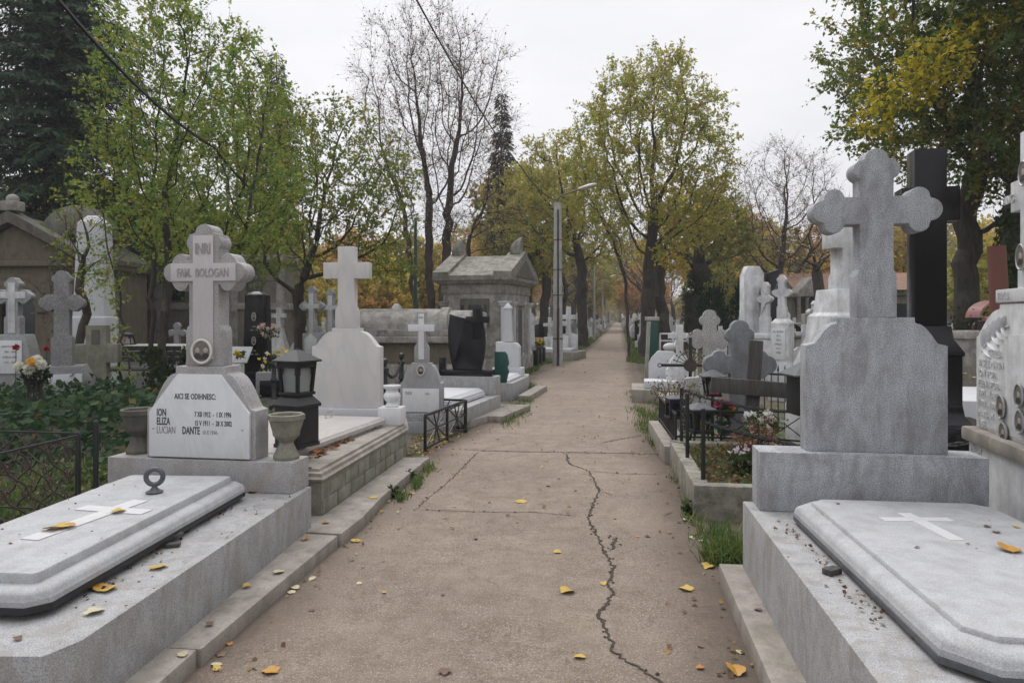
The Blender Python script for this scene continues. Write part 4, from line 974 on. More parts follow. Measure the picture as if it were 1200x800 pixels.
for zz in (1.38, 1.3, .84, .76): text_bm(b, ['ANA', '1904 - 1981', 'ION', '1899 - 1975'][[1.38, 1.3, .84, .76].index(zz)], .055, (.02, -.186, zz), I4, .8, .0015, 'CENTER')
part('inscription', b, LETTW, t)
def white_monument(name, label, loc, rz, s=1.0, mat=PAINT, taper=True, tre=False, group=None, ph=.62, cat='headstone', hw=.28):
    t = thing(name, label, cat, loc, rz, group); b = B(); box(b, 0, 0, -.05, .8*s, .5*s, .2*s, .01); part('plinth', b, mat, t)
    b = B(); cs = ((-1, -.7), (1, -.7), (1, .7), (-1, .7))
    loft(b, [[(sx*hw*s*k, sy*hw*s*k, z*s) for sx, sy in cs] for k, z in ((1, .151), (.86, .15+ph), (.5, .15+ph*1.65), (.42, .15+ph*1.9))] if taper else [[(sx*hw*s, sy*hw*s, z*s) for sx, sy in cs] for z in (.151, .15+ph)], bev=.008); part('pedestal', b, mat, t)
    z0 = (.15+ph*(1.9 if taper else 1))*s+.001
    o = trefoil(.07*s, .42*s, .25*s, .72*s, .09*s, .12*s, .055*s, .045*s, .035*s, .045*s) if tre else latin(.065*s, .36*s, .2*s, .58*s, .06*s, .08*s, .08*s)
    b = B(); prism(b, o, -.06*s, .06*s, .005); part('cross', b, mat, t, (0, 0, z0)); return t
Y = 19; t = white_monument('white_cross_monument', 'white painted tapering monument with small cross right of the black portrait obelisk', (xat(327, Y), Y, 0), RAD(-5), .98, ph=.62)
b = B(); text_bm(b, 'VASILE', .09, (0, -.188, .62), I4, .8, .001, 'CENTER'); text_bm(b, '1912 - 1979', .065, (0, -.185, .52), I4, .8, .001, 'CENTER'); part('inscription', b, LETTER, t)
for i, (px, Y, s) in enumerate(((364, 16.5, 1.02), (386, 17.2, .98))):
    T = Vector((xat(px, Y), Y, 0)); t = thing('trefoil_cross_grave', ['left of two white-faced grey trefoil crosses behind the veined marble headstone', 'right of two white-faced grey trefoil crosses, beside the veined marble cross'][i], 'headstone', T, RAD(-8), 'white-faced trefoil crosses behind the marble headstone')
    b = B(); box(b, 0, .12, -.05, .8, .45, .75, .01); part('plinth', b, CONC, t)
    b = B(); prism(b, [(-.21, 0), (.21, 0), (.21, .52), (-.21, .52)], 0, .24, .01); part('pedestal', b, GR_M, t, (0, 0, .701))
    b = B(); prism(b, trefoil(.085, .64*s, .31, 1.12*s, .11, .25, .07, .055, .04, .055), .03, .17, .006); part('cross', b, GR_M, t, (0, 0, 1.222))
    b = B(); prism(b, latin(.055, .64*s, .2, .95*s, .055), .018, .029, .002); prism(b, [(-.15, -.5), (.15, -.5), (.15, -.14), (0, .0), (-.15, -.14)], -.012, -.001, .003); part('white_face', b, PAINT, t, (0, 0, 1.222))
# bollards with chain
for i, (px, py, Y) in enumerate(((321, 462, 12.2), (470.5, 472, 12.6), (451, 470, 10.9))):
    t = thing('iron_bollard', ['black iron bollard behind the lantern, left of the veined marble headstone', 'farther black iron bollard carrying a chain, left of the grey cross headstone', 'nearer black iron bollard carrying a chain, right of the veined marble headstone'][i], 'bollard', (xat(px, Y), Y, 0), 0, 'black iron chain bollards')
    b = B(); lathe(b, [(.07, 0), (.07, .12), (.045, .16), (.04, .45), (.06, .47), (.06, .5), (.042, .53), (.04, .72), (.062, .75), (.062, .79), (.03, .82), (.03, .85), (.05, .88), (.045, .93), (0, .96)], 12); part('post', b, BMET, t)
b = B(); chain(b, (xat(451, 10.9), 10.9, .8), (xat(470.5, 12.6), 12.6, .8), .22, .075, .011); solo('iron_chain', b, BMET, 'black chain hanging between two bollards beside the grey cross headstone', 'chain')
b = B(); chain(b, (xat(321, 12.2), 12.2, .8), (xat(372, 9.2), 9.2, .95), .2, .075, .011); solo('iron_chain', b, BMET, 'black chain from the bollard behind the lantern towards the veined marble headstone', 'chain')
Y = 12.5; b = B(); box(b, 0, .1, -.02, .55, .2, .62, .02); t = thing('dark_plaque_stone', 'low grey block with a dark plaque below the black portrait obelisk', 'headstone', (xat(318, Y), Y, 0), .2); part('block', b, GR_D, t); b = B(); box(b, 0, -.015, .15, .4, .02, .3, .003); part('plaque', b, BLK, t)
Y = 14.5; t = thing('lectern_plaque', 'pale open-book plaque on a stand left of the black obelisk', 'plaque', (xat(276, Y), Y, 0), -.2); b = B(); box(b, 0, 0, 0, .3, .2, .62, .01); part('stand', b, PORC, t); b = B(); box(b, 0, -.02, .64, .55, .03, .4, .005, 0, -.6); part('plaque', b, MARO, t)
potted('yellow_rose', 'single yellow rose blooming left of the black obelisk', (xat(281, 12.8), 12.8, .55), [(1, (.8, .62, .05))], .08, 7, .35, False, 7, blob=.07)
potted('yellow_white_flowers', 'bush of yellow and white flowers at the foot of the white tapering monument', (xat(328, 14), 14, .05), [(1, (.75, .6, .08)), (1.5, (.7, .68, .6))], .42, 40, .5, False, 8, blob=.06)
potted('pale_pink_flowers', 'pale pink flowers right of the black portrait obelisk', (xat(315, 15.2), 15.2, .75), [(1, (.7, .55, .52))], .22, 22, .5, False, 9, blob=.07)

# --- far left group
def gray_trefoil(t, h, w, mat, face, dpt=.2, base=(.75, .4, .42), sk=.09, plaque=None, lobes=.075):
    bw, bd, bh = base
    b = B(); prism(b, [(-bw/2, -.05), (bw/2, -.05), (bw/2, bh*.62), (bw*.36, bh), (-bw*.36, bh), (-bw/2, bh*.62)], -bd/2, bd/2, .01); part('pedestal', b, mat, t)
    b = B(); prism(b, trefoil(sk, h*.66, w/2, h, sk*1.35, h*.28, lobes, lobes*.8, lobes*.6, lobes*.8), -dpt/2, dpt/2, .01); part('cross', b, mat, t, (0, 0, bh+.001))
    if face: b = B(); prism(b, latin(sk*.62, h*.66, w*.36, h*.88, sk*.62), -dpt/2-.012, -dpt/2-.001, .002); part('cross_face', b, face, t, (0, 0, bh+.03))
Y = 11; T = Vector((xat(74, Y), Y, .25)); t = thing('grey_cross_headstone', 'dark grey trefoil cross on a broad base with white plaque, in the ivy', 'headstone', T, RAD(24))
gray_trefoil(t, 1.52, .62, GR_D, None, .3, (.82, .62, .58), .105, lobes=.085)
b = B(); box(b, .08, -.325, .13, .46, .022, .33, .003); q = part('plaque', b, MARO, t); b = B(); text_bm(b, 'CORNELIA', .085, (.08, -.337, .27), I4, .75, .001, 'CENTER'); text_bm(b, '1902 - 1977', .06, (.08, -.337, .17), I4, .75, .001, 'CENTER'); part('inscription', b, LETTP, q)
Y = 12.4; T = Vector((xat(115, Y), Y, 0)); t = thing('mossy_cross', 'squat mossy stone cross standing right of the dark grey trefoil cross', 'headstone', T, RAD(12))
b = B(); prism(b, latin(.17, .95, .36, 1.46, .17, .2, .1), -.11, .11, .012); part('cross', b, CONM, t); b = B(); prism(b, [(-.07, 1.12), (.07, 1.12), (.07, 1.38), (-.07, 1.38)], -.118, -.105); part('recess', b, OLDD, t)
Y = 13; T = Vector((xat(17, Y), Y, .3)); t = thing('white_faced_cross', 'grey trefoil cross with white cross face at the far left edge above a white plaque', 'headstone', T, RAD(10))
gray_trefoil(t, 1.08, .66, GR_M, PAINT, .2, (.72, .4, .98), .10, lobes=.085)
b = B(); box(b, .03, -.215, .25, .40, .022, .62, .003); q = part('plaque', b, MARB, t); b = B()
for k, s in enumerate(('CALIN DUMITRU', '1900 - 1969', 'AURELIA ANA', '1910 - 1978')): text_bm(b, s, .055, (.03, -.227, .74-.1*k), I4, .72, .001, 'CENTER')
part('inscription', b, LETTER, q)
Y = 16.5; T = Vector((xat(111, Y), Y, .0)); t = thing('white_obelisk', 'tall tapering white marble obelisk left of the multi-stemmed green tree', 'obelisk', T, RAD(5))
b = B(); box(b, 0, 0, 0, 1.25, 1.0, .55, .02); box(b, 0, 0, .551, 1.1, .85, .35, .04); part('plinth', b, MARO, t)
b = B(); loft(b, [[(sx*k, sy*k*.8, z) for sx, sy in ((-1, -1), (1, -1), (1, 1), (-1, 1))] for k, z in ((.42, .902), (.40, 1.6), (.36, 1.63), (.29, 3.85), (.12, 4.05))], bev=.012); part('shaft', b, MARO, t)
Y = 15; T = Vector((xat(165, Y), Y, .0)); t = thing('park_bench', 'dark green wooden bench beside the multi-stemmed tree', 'bench', T, RAD(-4))
b = B(); [box(b, 0, .2+.02*k, .62+.12*k, 1.55, .035, .105, .006) for k in range(3)]; part('backrest', b, WOODD, t)
b = B(); [box(b, 0, -.25+.12*k, .45, 1.55, .10, .04, .006) for k in range(4)]; part('seat', b, WOODD, t)
for s in (-1, 1):
    b = B(); x = s*.62; tube(b, [(x, -.28, 0), (x, -.2, .44)], .03, 6); tube(b, [(x, .34, 0), (x, .16, .5), (x, .27, .95)], .03, 6); box(b, x, 0, .405, .06, .5, .044); part('leg', b, BMET, t)
Y = 16.2; b = B(); box(b, 0, 0, 0, 2.2, .9, .85, .02); t = thing('low_tomb', 'low pale tomb behind the dark bench', 'tomb', (xat(175, Y+.3), Y+.3, 0), .05); part('chest', b, MARO, t); b = B(); box(b, 0, 0, .851, 2.35, 1.05, .1, .02); part('lid', b, PORC, t)
lantern('small_lantern', 'small black candle lantern standing on the low tomb behind the bench', (xat(148, 16.3), 16.3, .952), .2, .22, .24, .06, None, 1.35, REDC, BMET, GLASS)
Y = 9.6; T = Vector((xat(41, Y), Y, .3)); t = thing('chrysanthemum_vase', 'white and yellow chrysanthemums in a dark iron vase among the ivy', 'flowers', T); rng = np.random.default_rng(3)
b = B()
for k in range(8): a = k*math.pi/4; tube(b, [(.11*math.cos(a), .11*math.sin(a), 0), (.08*math.cos(a), .08*math.sin(a), .3), (.13*math.cos(a), .13*math.sin(a), .52)], .009, 5)
for z, r in ((.05, .11), (.3, .08), (.5, .13)): torus(b, (0, 0, z), r, .009, 14, 5)
part('vase', b, RUST, t)
acc = Acc(); accw = Acc()
for c, r, col in (((-.14, -.12, .62), .075, (.74, .73, .62)), ((.02, -.15, .58), .082, (.74, .74, .64)), ((.14, -.08, .64), .08, (.76, .75, .68)), ((.0, .04, .7), .08, (.78, .76, .7)), ((-.02, -.06, .69), .06, (.75, .5, .1)), ((.06, -.14, .66), .05, (.75, .42, .06))):
    d = unit(rng.normal(size=(130, 3))); V, Fc = leaf_geo(rng, np.array(c)+d*r*.45, d+rng.normal(size=d.shape)*.25+np.array([0, 0, .15]), unit(rng.normal(size=d.shape)), np.full(130, r*.62), .5, .6); accw.add(V, Fc, np.repeat(pick_cols(rng, 130, [(1, col)], .08), 4, 0))
o = accw.obj('blossoms', MB['leaf']); o.parent = t
q = in_ellipsoids(rng, [(0, 0, .48, .2, .2, .16)], 160, .5); V, Fc = leaf_geo(rng, q, rng.normal(size=q.shape), rng.normal(size=q.shape), np.full(160, .09), .5); o = np_mesh('foliage', V, Fc, MB['leaf'], np.repeat(pick_cols(rng, 160, [(1, (.025, .045, .02))]), 4, 0)); o.parent = t
for i, (px, py, Y) in enumerate(((18, 407, 9.9), (54, 409, 11.8))):
    t = thing('red_carnation', ['red carnation standing left of the white chrysanthemums', 'red carnation standing behind the white chrysanthemums'][i], 'flower', (xat(px, Y), Y, .3)); z = zat(py, Y)-.3
    b = B(); tube(b, [(0, 0, 0), (.01, 0, z)], .006, 5); part('stem', b, GREENP, t); d = unit(rng.normal(size=(40, 3))); V, Fc = leaf_geo(rng, d*.01+np.array([0.01, 0, z]), d+np.array([0, 0, .5]), rng.normal(size=d.shape), np.full(40, .05), .7); o = np_mesh('blossom', V, Fc, MB['leaf'], np.repeat(pick_cols(rng, 40, [(1, (.4, .015, .02))]), 4, 0)); o.parent = t
# chapel at the far left
Y = 20.5; T = Vector((xat(18, Y), Y, 0)); t = thing('stone_chapel', 'old sandstone chapel with arched doorway and weathered gable at the far left', 'chapel', T, RAD(-3))
w, e = 1.9, 3.15
arch = [(-.62, 0), (-.62, 1.75)]+[(-.62*math.cos(a), 1.75+.62*math.sin(a)) for a in np.linspace(0, math.pi, 13)[1:-1]]+[(.62, 1.75), (.62, 0)]
b = B(); prism(b, [(-w, 0)]+arch+[(w, 0), (w, e), (-w, e)], 0, .35); prism(b, [(-w, 0), (w, 0), (w, e), (-w, e)], 3.3, 3.6); box(b, w-.15, 1.85, 0, .3, 2.88, e); box(b, -w+.15, 1.85, 0, .3, 2.88, e); part('wall', b, SAND, t)
b = B(); ra = [(1.0*math.cos(a), 1.75+1.0*math.sin(a)) for a in np.linspace(0, math.pi, 17)]; rb = [(.7*math.cos(a), 1.75+.7*math.sin(a)) for a in np.linspace(math.pi, 0, 17)]; prism(b, ra+rb, -.08, -.001, .01); part('arch_moulding', b, SAND, t)
b = B(); prism(b, arch, .25, .3); part('door', b, DGLASS, t)
b = B(); box(b, 0, 1.8, e-.02, 2*w+.3, 3.9, .16, .02); prism(b, [(-w-.1, e+.14), (w+.1, e+.14), (0, e+1.2)], -.05, .3); part('pediment', b, SAND, t)
b = B()
for s in (-1, 1): loft(b, [[(s*(w+.35), y, e+.12), (s*(w+.35), y, e+.36), (0, y, e+1.62), (0, y, e+1.28)] for y in (-.3, .25)])
part('gable_cornice', b, OLDD, t)
b = B(); loft(b, [[(-w-.2, y, e+.145), (w+.2, y, e+.145), (w+.2, y, e+.3), (0, y, e+1.5), (-w-.2, y, e+.3)] for y in (.251, 3.7)]); part('roof', b, OLDD, t)
b = B(); loft(b, [[(.55*k*math.cos(a)+.9, 1.6+.55*k*math.sin(a), e+1.0+z) for a in np.linspace(0, 2*math.pi, 13)[:-1]] for k, z in ((1.9, 0), (1.8, .5), (1.3, .85), (.6, 1.02), (.1, 1.06))]); part('dome', b, OLDD, t)
b = B(); box(b, 0, -.1, e+1.62, .5, .4, .3, .05); ball(b, (0, -.1, e+1.98), .2, (1, .7, .8)); part('acroterion', b, OLD, t)

Y = 27; T = Vector((xat(235, Y), Y, 0)); t = thing('cream_building', 'long cream stone building with a cornice band behind the multi-stemmed tree', 'building', T, RAD(4))
b = B(); box(b, 0, 1.5, -.1, 6.6, 3, 3.9, .02); part('wall', b, PLASTER, t)
b = B(); box(b, 0, 1.5, 1.9, 6.8, 3.15, .28, .04); box(b, 0, 1.5, 3.8, 6.9, 3.4, .3, .05); part('cornice', b, OLD, t)
for x in (-2.3, -.9, .5, 2.1):
    b = B(); box(b, x, -.02, 2.3, .6, .12, 1.3); f = part('window', b, GREENP if x == .5 else DGLASS, t)
for x in (-3.1, -1.6, -.2, 1.3, 3.1): b = B(); box(b, x, -.03, -.1, .3, .14, 3.9, .01); part('pilaster', b, OLD, t)
b = B(); box(b, 0, 0, 0, 1.5, .4, .75, .03); solo('stone_block', b, MARO, 'low pale stone block below the dark bench', 'stone', (xat(185, 15.6), 15.6, 0))

# ------------------------------------------------------------------ right side
# planted bed behind the granite grave
T = Vector((1.9, 6.2, 0)); t = thing('planted_bed', 'low rough concrete flower bed filled with soil and ground plants behind the granite grave', 'flower bed', T); o0 = frame_T(T, (0, 0, 0))
A, Bq, Cq, Dq = (1.445, 5.42), (1.70, 7.35), (3.6, 7.1), (3.5, 5.1)
ring_o = [A, Bq, Cq, Dq]; ri = inset(ring_o, .13)
b = B()
for i in range(4):
    j = (i+1) % 4; slab(b, [ring_o[i], ring_o[j], ri[j], ri[i]], -.05, .27 if i != 1 else .285, .012)
part('bed_wall', b, CRUMB, t, o0)
b = B(); slab(b, inset(ring_o, .12), 0, .23); part('soil', b, SOILM, t, o0)
rng = np.random.default_rng(21)
def samp(poly):
    P = [Vector(p) for p in poly]
    def f(n):
        u = rng.uniform(0, 1, (n, 2)); a, b_, c, d = [np.array(p) for p in P]
        return (a*(1-u[:, :1])+b_*u[:, :1])*(1-u[:, 1:])+(d*(1-u[:, :1])+c*u[:, :1])*u[:, 1:]
    return f
V, Fc, col = scatter_leaves(rng, 5200, samp(ri), .04, [(3, (.06, .085, .03)), (2, (.10, .115, .035)), (1.3, (.26, .15, .05)), (.8, (.20, .09, .04))], .8, .6, (.225, .275))
o = np_mesh('ground_plants', V, Fc, MB['leaf'], col); o.parent = t; o.location = o0
b = B(); slab(b, [(1.66, 7.45), (1.86, 9.3), (2.15, 9.25), (1.95, 7.42)], -.03, .2, .012); struct('kerb', b, CONC)
t = thing('iron_railing', 'thin black iron railing on the kerb behind the chained posts', 'railing'); rail_panel(t, (1.80, 7.5), (1.98, 9.15), .34, .2, 'bars', n=1, bar=.018); rail_panel(t, (1.86, 7.75), (2.85, 7.62), .34, .2, 'x', n=2, bar=.018); rail_panel(t, (2.85, 7.62), (3.6, 7.25), .36, .2, 'x', n=2, bar=.018)
posts = [(798.7, 7.28, .85), (805.5, 6.5, .877), (824, 5.62, .85)]
for i, (px, Y, h) in enumerate(posts):
    b = B(); lathe(b, [(.019, .2), (.019, h), (.012, h+.006)], 10); solo('black_post', b, BMET, ['farthest', 'middle', 'nearest'][i]+' of three slim black posts along the flower bed wall', 'post', (xat(px, Y), Y, 0), 0, 'slim black posts on the flower bed wall')
b = B(); chain(b, (xat(798.7, 7.28), 7.28, .82), (xat(805.5, 6.5), 6.5, .82), .34, .05, .007); solo('iron_chain', b, BMET, 'black chain looping down between the two farther slim posts', 'chain')
b = B(); chain(b, (xat(799, 7.28), 7.28, .83), (3.05, 7.1, .62), .06, .05, .007); solo('iron_chain', b, BMET, 'upper black chain running right from the farthest slim post', 'chain')
b = B(); chain(b, (xat(824, 5.62), 5.62, .74), (3.0, 5.75, .42), .03, .05, .007); solo('iron_chain', b, BMET, 'lower black chain running right from the nearest slim post', 'chain')
b = B(); lathe(b, [(.018, 0), (.018, .62)], 8); solo('black_post', b, BMET, 'slim black post at the right end of the chains beside the shrub', 'post', (3.05, 7.1, .2))
# lanterns
Y = 7.45; lantern('grave_lantern', 'black candle lantern with cross finial and yellow candle behind the chained posts', (xat(820, Y), Y, .36), .12, .2, .24, .075, None, .9, YELC, DMET, DGLASS, finial=True)
b = B(); [tube(b, [(x*.09, y*.09, 0), (x*.07, y*.07, .17)], .012, 5) for x in (-1, 1) for y in (-1, 1)]; box(b, 0, 0, .165, .2, .2, .015); solo('lantern_stand', b, BMET, 'small black stand under the lantern with a yellow candle', 'stand', (xat(820, Y), Y, .18))
Y = 8.2; lantern('grave_lantern', 'black candle lantern with a red candle on a post left of the wooden cross', (xat(835, Y), Y, .66), -.05, .2, .23, .09, None, .68, REDC, DMET, GLASS)
b = B(); lathe(b, [(.02, 0), (.02, .655), (.06, .659)], 8); solo('lantern_post', b, BMET, 'thin black post that carries the lantern with a red candle', 'post', (xat(835, Y), Y, .0))
Y = 7.9; lantern('grave_lantern', 'small dark box lantern half hidden behind the farthest slim black post', (xat(791, Y), Y, .44), .1, .15, .22, .05, None, 1.0, None, DMET, DGLASS)
b = B(); lathe(b, [(.03, 0), (.02, .02), (.02, .235), (.05, .239)], 8); solo('lantern_post', b, BMET, 'short black post under the small dark box lantern', 'post', (xat(791, Y), Y, .2))
Y = 6.0; t = thing('mailbox_lantern', 'large black box lantern with a grey pyramid roof left of the granite headstone', 'lantern', (xat(944, Y), Y, .0), .05)
b = B(); box(b, 0, 0, .2, .06, .06, .55, .004); part('post', b, BMET, t); b = B(); box(b, 0, 0, .751, .24, .24, .34, .006); part('box', b, BMET, t); b = B(); box(b, 0, -.121, .80, .15, .008, .24, .003); part('door', b, DGLASS, t)
b = B(); loft(b, [[(sx*k, sy*k, z) for sx, sy in ((-1, -1), (1, -1), (1, 1), (-1, 1))] for k, z in ((.175, 1.092), (.175, 1.105), (.02, 1.215))]); part('roof', b, DMET, t)
# crosses in the bed group
Y = 8.3; T = Vector((xat(866, Y), Y, .05)); t = thing('stone_cross', 'dark grey stone trefoil cross standing behind the leaning wooden cross', 'headstone', T, RAD(-6))
b = B(); prism(b, trefoil(.115, .98, .43, 1.52, .125, .3, .11, .085, .075, .085, ah=.11), -.07, .07, .01); part('cross', b, m_stone('blue_grey_stone', (.22, .23, .25), .6, 4, mossc=(.14, .14, .12), mossamt=.5), t)
b = B(); box(b, 0, 0, -.1, .5, .3, .22, .02); part('plinth', b, CONC, t)
Y = 7.55; T = Vector((xat(877, Y), Y, .15)); t = thing('wooden_cross', 'weathered wooden cross leaning before the dark grey stone cross', 'cross', T, RAD(-8))
b = B(); box(b, 0, 0, -.1, .15, .08, 1.30, .01, 0, 0, RAD(3.5)); part('upright', b, WOODG, t); b = B(); box(b, 0, -.075, .60, .84, .06, .17, .01, 0, 0, RAD(4)); part('crossbar', b, WOODG, t)
Y = 10.5; T = Vector((xat(822, Y), Y, 0)); t = thing('speckled_headstone', 'pale speckled low headstone behind the black lantern with a cross', 'headstone', T, RAD(-6)); b = B(); prism(b, [(-.24, 0), (.24, 0), (.24, .72), (.0, .72), (-.06, .68), (-.24, .66)], 0, .2, .01); part('block', b, GR_G, t)
Y = 12; T = Vector((xat(832, Y), Y, 0)); t = thing('gravel_cross', 'light grey pebbled trefoil cross behind the stone and wooden crosses', 'headstone', T, RAD(-10))
b = B(); prism(b, trefoil(.115, 1.22, .40, 1.74, .14, .35, .115, .09, .08, .085), 0, .16, .01); part('cross', b, GR_G, t); b = B(); box(b, 0, .08, -.05, .7, .4, .4, .02); part('plinth', b, CONC, t)
Y = 13.2; T = Vector((xat(797, Y), Y, 0)); t = thing('white_cross_headstone', 'white headstone with plain white cross behind the iron wheel cross', 'headstone', T, RAD(-8))
b = B(); prism(b, shoulder(.26, .60, .86, .12, .03, 10, .04), 0, .16, .008); part('headstone', b, PAINT, t); b = B(); prism(b, latin(.065, .38, .22, .60, .05), .02, .14, .005); part('cross', b, PAINT, t, (0, 0, .861))
Y = 13.6; T = Vector((xat(776, Y), Y, 0)); t = thing('rounded_headstone', 'pale headstone with cut top corners and a small slab, by the path edge', 'headstone', T, RAD(-10))
b = B(); prism(b, [(-.26, 0), (.3, 0), (.3, .78), (.22, .86), (-.08, .87), (-.2, .74), (-.26, .62)], 0, .12, .01); part('headstone', b, MARO, t, (0, .1, .06)); b = B(); box(b, -.05, -.35, .25, .62, .6, .14, .02); part('ledger_slab', b, MARO, t); b = B(); box(b, -.1, -.2, -.03, 1.0, 1.3, .275, .015); part('kerb_base', b, CONC, t)
b = B(); slab(b, [(2.3, 10.2), (2.7, 12.6), (3.4, 12.5), (3.0, 10.1)], -.03, .22, .015); struct('kerb', b, CONC)
Y = 11; T = Vector((xat(809, Y), Y, 0)); t = thing('iron_wheel_cross', 'black iron cross with a disc at its centre and radiating spikes', 'cross', T, RAD(-5)); zc = zat(428, Y)
b = B(); box(b, 0, 0, -.05, .05, .03, zc+.5, .003); box(b, 0, -.003, zc-.022, .92, .036, .045, .003); part('bars', b, BMET, t)
b = B(); lathe(b, [(0, -.03), (.105, -.03), (.105, .03), (0, .03)], 20); bmesh.ops.rotate(b, verts=b.verts[:], cent=(0, 0, 0), matrix=Matrix.Rotation(math.pi/2, 3, 'X')); part('disc', b, RUST, t, (0, 0, zc))
b = B()
for q in range(2):
    for k in (1, 2, 3, 4):
        a = q*math.pi/2+k*math.pi/10; c, s = math.cos(a), math.sin(a); tube(b, [(.1*c, 0, .1*s), (.26*c, 0, .26*s)], .006, 4); ball(b, (.27*c, 0, .27*s), .016, (1, .6, 1), 1)
    tube(b, [(.22*math.cos(q*math.pi/2+k*math.pi/20), 0, .22*math.sin(q*math.pi/2+k*math.pi/20)) for k in range(1, 10)], .006, 4)
for x, z in ((-.46, 0), (.46, 0), (0, .5)): torus(b, (x*1.06, 0, z*1.05), .03, .008, 8, 4, Matrix.Rotation(math.pi/2, 4, 'X'))
part('rays', b, BMET, t, (0, 0, zc))
# green cabinet and post
Y = 21; T = Vector((xat(764.5, Y), Y, 0)); t = thing('green_cabinet', 'narrow dark green metal cabinet with a pale top beside the large tree trunk', 'cabinet', T, RAD(-8)); b = B(); box(b, 0, .15, .1, .36, .36, 1.4, .01); part('body', b, GREENP, t); b = B(); box(b, 0, .15, 1.502, .42, .42, .12, .02); part('top', b, CONCP, t); b = B(); box(b, 0, -.035, .2, .30, .012, 1.2, .004); part('door', b, GREENP, t)
Y = 18; b = B(); box(b, 0, 0, -.1, .09, .09, 1.6, .01, 0, RAD(-1), RAD(3)); solo('pale_post', b, WOODW, 'weathered pale wooden post in front of the green cabinet', 'post', (xat(757, Y), Y, 0))
Y = 19; t = thing('pipe_frame', 'white painted pipe frame of a grave enclosure right of the green cabinet', 'railing', (xat(795, Y), Y, 0), -.1)
b = B()
for z in (.95, 1.15): tube(b, [(-.5, 0, z), (.5, 0, z)], .025, 6)
for x in (-.5, -.15, .5): tube(b, [(x, 0, 0), (x, 0, 1.15)], .025, 6)
part('frame', b, PAINT, t)
Y = 17; t = thing('bird_figure', 'small pale stone bird figure on a block right of the green cabinet', 'statue', (xat(785, Y), Y, 0), .3); b = B(); box(b, 0, 0, 0, .3, .3, .72, .02); part('block', b, OLD, t)
b = B(); ball(b, (0, 0, .86), .15, (1.25, .75, .75), 3); tube(b, [(.12, 0, .9), (.2, 0, 1.02), (.16, 0, 1.1), (.24, 0, 1.1)], .045, 8, .02); part('body', b, MARO, t)
# flowers and shrubs by the bed
potted('pink_flowers', 'magenta and orange flowers in a green pot below the red-candle lantern', (xat(848, 8.0), 8.0, .22), [(2, (.42, .05, .18)), (1, (.6, .25, .04))], .12, 30, .28, True, 11, GREENP, .05)
potted('white_pink_chrysanthemums', 'clump of white and pale pink chrysanthemums in the flower bed', (xat(872, 6.0), 6.0, .22), [(2, (.70, .60, .64)), (1, (.62, .38, .50))], .13, 34, .12, False, 12, blob=.035)
potted('white_flowers', 'white flowers behind the reddish shrub in the flower bed', (xat(893, 7.0), 7.0, .25), [(1, (.6, .58, .58))], .18, 15, .22, False, 13, blob=.05)
def shrub(name, label, loc, r, h, n, pal, seed, size=.05, stems=14, cat='shrub', ground=0, leafm='leaf'):
    rng = np.random.default_rng(seed); t = thing(name, label, cat, loc); acc = Acc(); lf = Acc(); ps = []
    for i in range(stems):
        a = rng.uniform(0, 2*math.pi); rr = r*math.sqrt(rng.uniform()); e = np.array([rr*math.cos(a), rr*math.sin(a), h*rng.uniform(.7, 1.05)*(1-.35*(rr/r)**2)]); p = np.array([e[0]*.15, e[1]*.15, 0]); m = (p+e)/2+rng.normal(size=3)*r*.1
        P = np.array([p, m, e]); d = unit(P[1:]-P[:-1]); acc.add(*tubes(P[:-1], P[1:], d, d, np.full(2, .008), np.full(2, .005), 4)); k = max(4, n//stems); tt = rng.uniform(.15, 1, (k, 1))
        q = np.where(tt < .5, p+(m-p)*tt*2, m+(e-m)*(tt-.5)*2)+rng.normal(size=(k, 3))*r*.22; q[:, 2] = np.maximum(q[:, 2], .02); ps.append(q)
    q = np.concatenate(ps); V, Fc = leaf_geo(rng, q, rng.normal(size=q.shape)+np.array([0, 0, .2]), unit(rng.normal(size=q.shape)+np.array([0, 0, .6])), size*rng.uniform(.6, 1.3, len(q)), .6); lf.add(V, Fc, np.repeat(pick_cols(rng, len(q), pal), 4, 0))
    o = acc.obj('stem', MB['bark']); o.parent = t; o = lf.obj('foliage', MB[leafm]); o.parent = t; return t
REDSH = [(2, (.10, .10, .04)), (1.2, (.22, .07, .05)), (1, (.32, .14, .06)), (.6, (.16, .05, .06))]
shrub('reddish_shrub', 'autumn shrub with reddish and green leaves in the flower bed left of the granite headstone', (xat(897, 6.25), 6.25, .22), .34, .42, 900, REDSH, 31, .036)
shrub('mixed_shrub', 'loose shrub with dry yellowish sprigs left of the iron railing by the path', (xat(789, 10.4), 10.4, .1), .42, .62, 900, [(2, (.10, .11, .05)), (1, (.26, .21, .08)), (1, (.16, .10, .06))], 32, .045)
shrub('dark_green_shrub', 'dark green shrub behind the right side of the black granite cross', (xat(1104, 13), 13, 0), .75, 1.55, 2600, [(2, (.02, .042, .02)), (1, (.04, .065, .025))], 33, .085, 26)
# black pointed fence behind
t = thing('pointed_fence', 'black iron fence with pointed bars behind the wooden cross', 'fence'); rail_panel(t, (xat(888, 9.2), 9.2), (xat(945, 8.8), 8.8), .75, .1, 'spikes', n=1, bar=.02)
